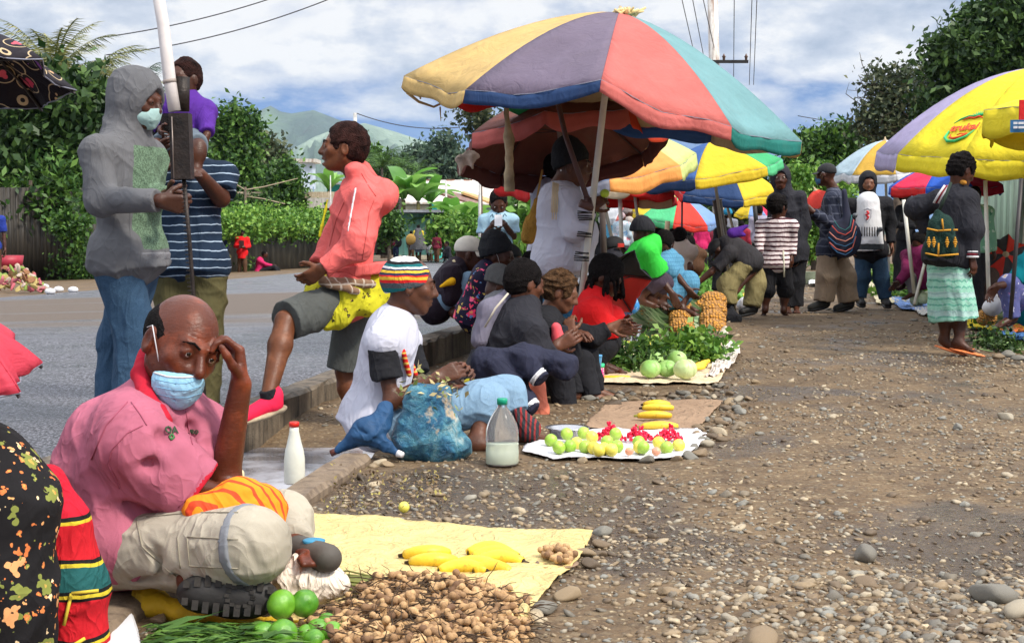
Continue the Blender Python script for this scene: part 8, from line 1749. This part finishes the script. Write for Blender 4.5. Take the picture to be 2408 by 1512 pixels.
def ball_pile(label,name,cat,px,py,D,n,R,r,me,spread,group):
 for i in range(n):
  a=RP.rand()*6.28;q=RP.rand()**.5;p=G(px,py);inst(name,me,(p[0]+spread*q*math.cos(a),p[1]+spread*1.3*q*math.sin(a),float(gz(p[0],p[1]))+r+.04+R*(1-q)),(RP.rand(),RP.rand(),RP.rand()*6),r,label,cat,group)
CABB=fruitmesh('cabbage',fruitmat('far cabbage leaf',(.30,.52,.16),(.50,.66,.30),(.7,.78,.55),.45,.6),0)
CABW=fruitmesh('cabbage',fruitmat('white cabbage leaf',(.52,.62,.34),(.66,.72,.50),(.75,.80,.6),.45,.6),0)
ball_pile('green cabbage piled behind the jeans of the black-coated man','cabbage','cabbage',2055,670,17,9,.14,.085,CABB,.18,'cabbages behind the black-coated man')
ball_pile('whitish cabbage piled left of the green skirt','cabbage','cabbage',2176,728,13,6,.10,.075,CABW,.12,'whitish cabbages by the green skirt')
ball_pile('small lime in the heap beside the leaning pole','lime','lime',1722,716,15,16,.08,.045,LIME,.15,'limes beside the leaning pole')
greens('dark leafy heap left of the green skirt',[(2120,700,.25,.4,.16),(2155,705,.25,.4,.16),(2100,690,.2,.3,.14)],1500,.11,LM_LT,name='vegetable_heap',cat='vegetables')
greens('bright leaves on the yellow cloth at the right',[(2365,765,.16,.2,.09),(2345,768,.1,.1,.06)],500,.08,LM_LT)
greens('dark mossy heap at the corner of the right stall',[(2335,820,.12,.12,.06),(2370,828,.12,.12,.05),(2320,808,.1,.1,.05)],900,.04,LM_DK)
pineapple(2320,747,0,3.3,'single ripe pineapple behind the yellow cloth at the right',12.0,.8,None)
for (x,y,r,l_)in ((2345,842,.05,'left'),(2372,838,.06,'middle'),(2392,845,.055,'right')):stone(x,y,r,l_+' mossy stone below the blue tarpaulin corner')
ST2=[mkmesh('root_vegetable',protostone(k+20),I2[1],plain('root vegetable %d'%k,c_,.8,var=.3))for k,c_ in enumerate(((.40,.24,.12),(.55,.42,.25),(.50,.18,.10),(.62,.50,.35)))]
for i in range(60):p=G(RP.uniform(1922,1972),668);inst('root_vegetable',ST2[i%4],(p[0],p[1]+RP.uniform(-.3,.3),float(gz(p[0],p[1]))+.25+RP.rand()*.28),(RP.rand()*3,RP.rand()*3,RP.rand()*3),.075,'root vegetable in the far brown heap between the two groups','root vegetable','far brown heap of roots')
p=G(1945,668);mb=MB();mb.box(p+V(0,0,.12),(.95,.5,.22));single('crate',*mb.out(),plain('grey green boards',(.13,.15,.10),.8,var=.3),'low grey-green wooden crate holding the far heap of roots','crate',smooth=False)
p=G(1952,690);mb=MB();mb.lathe(p,[(.16,0),(.20,.15),(.21,.16),(.19,.15),(.15,.02)],20);single('tub',*mb.out(),plain('bright blue plastic',(.03,.32,.62),.4),'bright blue plastic tub on the ground left of the plaid jacket','tub')
GB=[mkmesh('refuse',protostone(k+40),I2[1],plain('refuse %d'%k,c_,.8,var=.3))for k,c_ in enumerate(((.36,.28,.10),(.18,.26,.05),(.40,.12,.14),(.22,.10,.04),(.42,.32,.26),(.36,.08,.10)))]
for i in range(170):
 x=RP.uniform(-40,105);hgt=max(.05,1-((x-30)/75)**2);p=G(x,684+RP.uniform(-6,4));inst('rubbish',GB[int(RP.rand()*6)],(p[0],p[1],p[2]+.04+RP.rand()*.42*hgt),(RP.rand()*3,RP.rand()*3,RP.rand()*3),(RP.uniform(.04,.09),RP.uniform(.04,.07),RP.uniform(.03,.05)),'scrap in the colourful rubbish heap across the road','rubbish','rubbish heap across the road')
p=G(20,672);mb=MB();mb.lathe(p+V(0,0,.42),[(.3,0),(.34,.25),(.3,.24)],14);single('bucket',*mb.out(),plain('dark red plastic',(.32,.02,.04),.5),'dark red bucket on top of the rubbish heap','bucket')
for (x,y,lb_)in ((138,687,'white cup lying right of the rubbish heap'),(172,688,'white bag scrap furthest right of the rubbish heap'),(118,692,'flattened white carton near the rubbish heap'),(105,680,'small white ball near the rubbish heap')):p=G(x,y);single('litter',I1[0]*V(.09,.06,.055)+p+V(0,0,.045),I1[1],M_WHITE,lb_,'litter')
n=500;P_=np.array([onz(RP.uniform(770,1060),RP.uniform(1110,1210),.004)for _ in range(n)]);v,f=leafcloud([(P_[i],V(.01,.01,.002))for i in range(n)],700,.016,RP,2,1,0,flat=5)
single('leaf_litter',v,f,leafmat('brown leaf litter',(.05,.03,.02),(.16,.10,.05),(.35,.30,.08),.8,0),'brown and yellowish scraps trodden into the dirt by the low kerb','leaf litter',kind='stuff')
for (x,y,r,lb_)in ((950,1192,.018,'small squashed yellow-green fruit on the dirt'),(893,1092,.03,'brown stone at the end of the low kerb'),(913,1096,.026,'dark stone next to the end of the low kerb')):
 if 'fruit' in lb_:p=onz(x,y,.02);inst('fruit',GUAVAY,p,(0,0,0),r,lb_,'fruit',None)
 else:stone(x,y,r,lb_)
relabel('bananas on the brown paper','%s banana from the back on the brown paper sheet',lambda o:-o.location[1])
relabel('bananas on the front sheet','%s spotted banana from the left behind the peanut heap')
relabel('bananas by the cabbages','%s banana from the left beside the palest cabbage')
relabel('bananas at the canvas front','%s thin golden banana from the left at the canvas front')
relabel('green citrus at the bottom edge','%s glossy green citrus from the left below the boot sole')
for c_ in ('green','yellow','pinkish'):relabel(c_+' guavas on the white cloth','%s '+c_+' guava from the left on the white cloth')
relabel('row of stones before the cabbages','%s stone from the left in the row before the cabbages')
relabel('second row of stones','%s stone from the left in the row behind the brown paper')
relabel('stones edging the second stall','%s stone from the left edging the guava and banana cloths')
# ---------------------------------------------------------------- people further away
def C_(n,c,**k):return cloth(n,c,**k)
def quick(label,px,yt,yf,D,yaw,top,leg,hair='short',topm=None,sleeve=2,legs=2,arms=None,face=None,group=None,sc=None,hairm=None,skin=SK1,hem=.02,o=.02,lean=0,feet=True):
 p=Pstand(label,px,yt,yf,D,yaw,arms=arms,group=group,sc=sc,face=face,skin=skin,eyes=False,feet=feet,arm=1 if sleeve<2 else 2,leg=2 if legs>1.3 else 1,lean=lean)
 if hair:p.hair(hair,hairm or HAIRM,.7 if hair=='afro' else 1)
 p.top('top',top,sleeve,o=o,so=o*.8,hem=hem,hood='up' if hair is None else None)
 if leg is not None:p.legs('trousers' if legs>1.3 else 'shorts',leg,legs,o=.018,wide=.01)
 return p
MA=C_('maroon cotton',(.14,.015,.03));NB=C_('navy cotton',(.012,.018,.05));LB=C_('pale blue shirt',(.30,.38,.48));MU=C_('mustard cotton',(.50,.30,.08));GC=C_('grey cloak',(.10,.10,.11));GB_=C_('black green print',(.02,.04,.02),pat=('floral',[(.1,.4,.05),(.3,.5,.1)],6,.4));WT=M_WHITE;BRN=C_('brown cotton',(.09,.045,.025));HP=C_('hot pink jacket',(.50,.02,.11));
D=66
quick('far walker in maroon with a black backpack, leftmost of the group',931,542,612,D,170,MA,NB,group=None)
quick('far walker in a pale blue shirt beside the backpack wearer',951,538,610,D+1,175,LB,M_BLK)
quick('far walker with a big yellow bag and brown skirt',967,543,611,D-1,180,BRN,BRN)
p=quick('tallest far walker wrapped in a long grey cloak',984,529,614,D-2,180,C_('yellow collar shirt',(.65,.50,.05)),LB,legs=1.1);B=SDF(.03);B.rc(p.J['N']+p.up*.0,p.J['P']-V(0,0,.35),.16,.42,k=.05,flat=True);v,f=B.mesh(.01);p.T.part('cloak',v,f,GC)
quick('far walker in a green and black print top with white shorts',1009,537,615,D-2,170,GB_,WT,legs=1.1)
quick('far walker in maroon with a small blue pack and yellow waist cloth',1027,548,619,D-5,165,MA,BRN)
quick('far person in navy by the tree trunk right of the walkers',1060,542,604,D+3,200,NB,MA)
quick('far person in black standing in front of the tumbling hedge',1090,548,606,D+3,190,M_BLK,M_BLK)
for (lb_,px,py,w_,h_,dd,m_)in (('black backpack worn by the leftmost far walker',937,570,.30,.48,-.25,M_BLK),('big yellow bag on the back of a far walker',966,563,.45,.50,-.3,MU),('small blue pack on the back of the rightmost maroon walker',1027,566,.28,.32,-.25,C_('blue pack',(.02,.07,.30)))):
 mb=MB();B=SDF(.04);B.el(W(px,py,D-2.2+dd),V(w_/2,.15,h_/2),k=.02);v,f=B.mesh();single('backpack',v,f,m_,lb_,'backpack')
p=Person('far seated person in dark clothes at the foot of the tree trunk',60,dict(H=(1050,575),N=(1052,582),P=(1055,602),KL=(1045,592),KR=(1045,592),AL=(1043,606),AR=(1043,606)),yaw=-60,eyes=False);p.hair('short',HAIRM);p.top('top',M_BLK2,2,o=.02);p.legs('trousers',M_BLK,2)
q=quick('standing person in a long bright red coat against the creeper fence',570,541,650,48,5,M_REDC,BRN,arms='front',hem=.22,o=.05,face=(5,30,0))
mb=MB();mb.box(q.pt(568,575,-.28),(.16,.02,.26));q.T.part('printed_front',*mb.out(),C_('dark shirt front',(.05,.02,.02)),smooth=False)
quick('person in a dark hooded jacket standing left of the red coat',522,545,650,48,-40,NB,M_BLK,hair=None,o=.035)
p=Person('person in a hot pink jacket sitting on the far verge',49.5,dict(H=(623,598),N=(612,608),P=(608,640),ER=(625,622,-.1),WR=(640,625),EL=(620,625),WL=(640,627),KR=(645,628,-.1),AR=(655,644,-.1),KL=(650,630,.1),AL=(660,644,.1)),yaw=85,eyes=False,sc=1.0);p.hair('short',HAIRM);p.top('jacket',HP,2,o=.04,so=.03);p.legs('trousers',M_BLK,2)
quick('person in a blue shirt cut by the left edge across the road',-22,470,700,28,20,C_('royal blue shirt',(.02,.04,.25)),BRN,sleeve=1,sc=1.15)
D=17
p=quick('woman in a pale patterned headscarf and light blue blouse',1463,500,650,17,150,C_('blue white floral blouse',(.36,.46,.52),pat=('floral',[(.5,.2,.25),(.6,.6,.65),(.15,.3,.5)],12,.5)),NB,hair='scarf',hairm=C_('pink grey scarf',(.36,.28,.30)))
quick('person in a grey cloth cap behind the pale headscarf',1478,488,650,18.5,100,C_('beige blouse',(.40,.34,.30)),NB,hair='scarf',hairm=C_('grey check cap',(.22,.18,.17),pat=('plaid',(.4,.35,.33),.05)))
p=Person('black-capped person with a red badge sitting behind the red umbrella',12.5,dict(H=(1447,586),N=(1440,605),P=(1430,680),KL=(1460,660,.1),KR=(1460,660,-.1),AL=(1450,705,.1),AR=(1450,705,-.1)),yaw=110,eyes=False,sc=.9);p.hair('cap',plain('black cap cloth',BLACK,.8));p.top('jacket',M_BLK2,2,o=.03);mb=MB();mb.box(p.pt(1460,577,-.11),(.055,.02,.03),R=Rhead(20,10));p.T.part('cap_badge',*mb.out(),plain('red badge',(.6,.04,.03),.6),smooth=False)
quick('person wearing an orange headscarf deep in the crowd',1540,520,640,19,170,M_BLK,M_BLK,hair='scarf',hairm=C_('orange scarf',(.70,.30,.16)),sc=1.1)
p=Person('child in a brown top with a yellow print sitting with back turned',18.5,dict(H=(1622,575),N=(1624,590),P=(1625,628),ER=(1642,610),WR=(1645,625),EL=(1606,610),WL=(1602,625),KL=(1610,630,.2),KR=(1640,630,.2),AL=(1610,645,.2),AR=(1640,645,.2)),yaw=175,eyes=False,sc=.85);p.hair('short',HAIRM);p.top('top',BRN,2,o=.03);mb=MB();mb.tube([p.pt(1612,608,-.2),p.pt(1625,600,-.22),p.pt(1622,615,-.22)],.02,5);p.T.part('print',*mb.out(),plain('yellow print',(.6,.4,.05),.8))
quick('person in a cerise coat standing far back in the crowd',1650,522,640,24,180,HP,M_BLK,hem=.15)
quick('person in purple bending far back beside the cerise coat',1612,545,640,23,120,M_PURP,M_BLK,lean=6)
quick('curly-headed person in dark clothes behind the front umbrella pole',1700,508,690,17.5,40,M_BLK2,M_BLK,hair='afro')
quick('person in a blue beanie and grey sweater in the crowd',1712,492,650,21,160,C_('grey sweater',(.20,.21,.25)),M_BLK,hair='beanie',hairm=C_('teal beanie',(.02,.20,.35)))
quick('person with a pale bare neck right of the small blue umbrella',1786,484,650,21.5,170,C_('grey violet shirt',(.30,.28,.36)),M_BLK,skin=SK3)
p=Person('seated person in a cream blouse beside the blue dress',15,dict(H=(1600,560),N=(1594,578),P=(1590,630),ER=(1612,612),WR=(1612,635),KL=(1620,625,.1),KR=(1620,625,-.1),AL=(1625,650,.1),AR=(1625,650,-.1)),yaw=150,eyes=False,sc=.9);p.hair('short',HAIRM);p.top('blouse',C_('cream blouse',(.52,.42,.36)),1,o=.03)
for i,(x,yt,yf,D,yw,tp,lb_)in enumerate(((1405,530,680,14,150,M_BLK2,'dark-clad person behind the leaning pole, left of the red umbrella'),(1500,525,640,20,190,NB,'navy-clad person standing between the two headscarves'),(1560,530,640,21,160,M_BLK,'black-clad person under the green and red umbrella, left side'),(1680,530,640,25,200,MA,'maroon-clad person behind the grey timber post'),(1590,528,640,24,170,C_('dark red shirt',(.2,.02,.03)),'dark red shirted person under the small umbrellas'),(1745,520,650,20,150,C_('red blue jacket',(.25,.02,.04)),'person in a red jacket left of the striped boy'),(1968,610,655,40,190,MU,'tiny far person in yellow beside the plaid trousers'))):
 quick(lb_,x,yt,yf,D,yw,tp,M_BLK)
p=Person('seller in a maroon top bending over the greens left of the skirted woman',16.5,dict(H=(2160,572),N=(2158,592),P=(2160,655),ER=(2132,640,-.15),WR=(2112,664,-.2),FR=(2104,672,-.2),EL=(2150,640,.1),WL=(2130,665,0),KL=(2140,650,.1),KR=(2140,655,-.1),AL=(2150,690,.1),AR=(2150,690,-.1)),yaw=-60,face=(-40,35,0),eyes=False,sc=.95);p.hair('short',HAIRM);p.top('top',C_('magenta maroon fleece',(.17,.015,.07)),2,o=.035,so=.03);p.legs('trousers',C_('grey trousers',(.20,.18,.18)),2)
quick('person in black standing in the shade of the red and blue umbrella',2130,448,680,18,40,M_BLK,M_BLK,arms='front')
p=Person('seller in a white shirt and brown skirt sitting against the green wall',13.2,dict(H=(2312,585),N=(2322,610),P=(2330,700),ER=(2300,650,-.1),WR=(2296,640,-.2),EL=(2335,660),WL=(2315,690),KR=(2305,650,-.2),AR=(2300,720,-.2),KL=(2325,655,-.2),AL=(2325,725,-.2)),yaw=-35,face=(-50,30,0),sc=.95,eyes=False);p.hair('scarf',C_('white head cloth',(.60,.62,.68)));p.top('shirt',LB,2,o=.03);B=SDF(.012);B.rc(p.pt(2325,655,-.15),p.pt(2318,715,-.12),.17,.15,k=.05,flat=True);v,f=B.mesh(.008);p.T.part('skirt',v,f,C_('brown grey skirt',(.085,.06,.05)))
p=Person('person in a teal shirt and blue patterned trousers cut by the right edge',11.6,dict(H=(2450,545),N=(2435,590),P=(2430,730),SR=(2408,620,-.1),ER=(2380,668,-.15),WR=(2345,672,-.25),FR=(2332,690,-.25),KR=(2372,668,-.15),AR=(2380,748,-.15),KL=(2395,670,.1),AL=(2400,745,.1)),yaw=-60,sc=1.0,eyes=False,arm=1);p.hair('short',HAIRM);p.top('shirt',C_('teal cotton',(.0,.16,.20)),1,o=.03);p.legs('trousers',C_('blue print cotton',(.10,.11,.28),pat=('floral',[(.45,.45,.6),(.3,.15,.3)],14,.45)),2,o=.03)
quick('woman in a green printed dress hidden behind the skirted woman',2292,440,740,12.8,150,C_('green printed cotton',(.16,.36,.24),pat=('floral',[(.4,.55,.45),(.05,.2,.12)],14,.5)),M_BLK)
# ---------------------------------------------------------------- haze between the market and the mountains
hz=bpy.data.meshes.new('haze');bx_=MB();bx_.box((0,2900,225),(9000,7000,480));v,f=bx_.out()
o=single('haze',v,f,[],None,None,None,'stuff',org=V(0,0,0),smooth=False);tag(o,'thin bluish haze lying before the mountains','haze')
m=bpy.data.materials.new('haze air');m.use_nodes=True ;t=NT(m.node_tree);m.node_tree.nodes.clear();out=t.n('ShaderNodeOutputMaterial');pv_=t.n('ShaderNodeVolumePrincipled')
pv_.inputs['Color'].default_value=(.74,.88,1,1);pv_.inputs['Density'].default_value=.00007;pv_.inputs['Anisotropy'].default_value=.2;t.l(pv_.outputs[0],out.inputs['Volume']);o.data.materials.clear();o.data.materials.append(m)
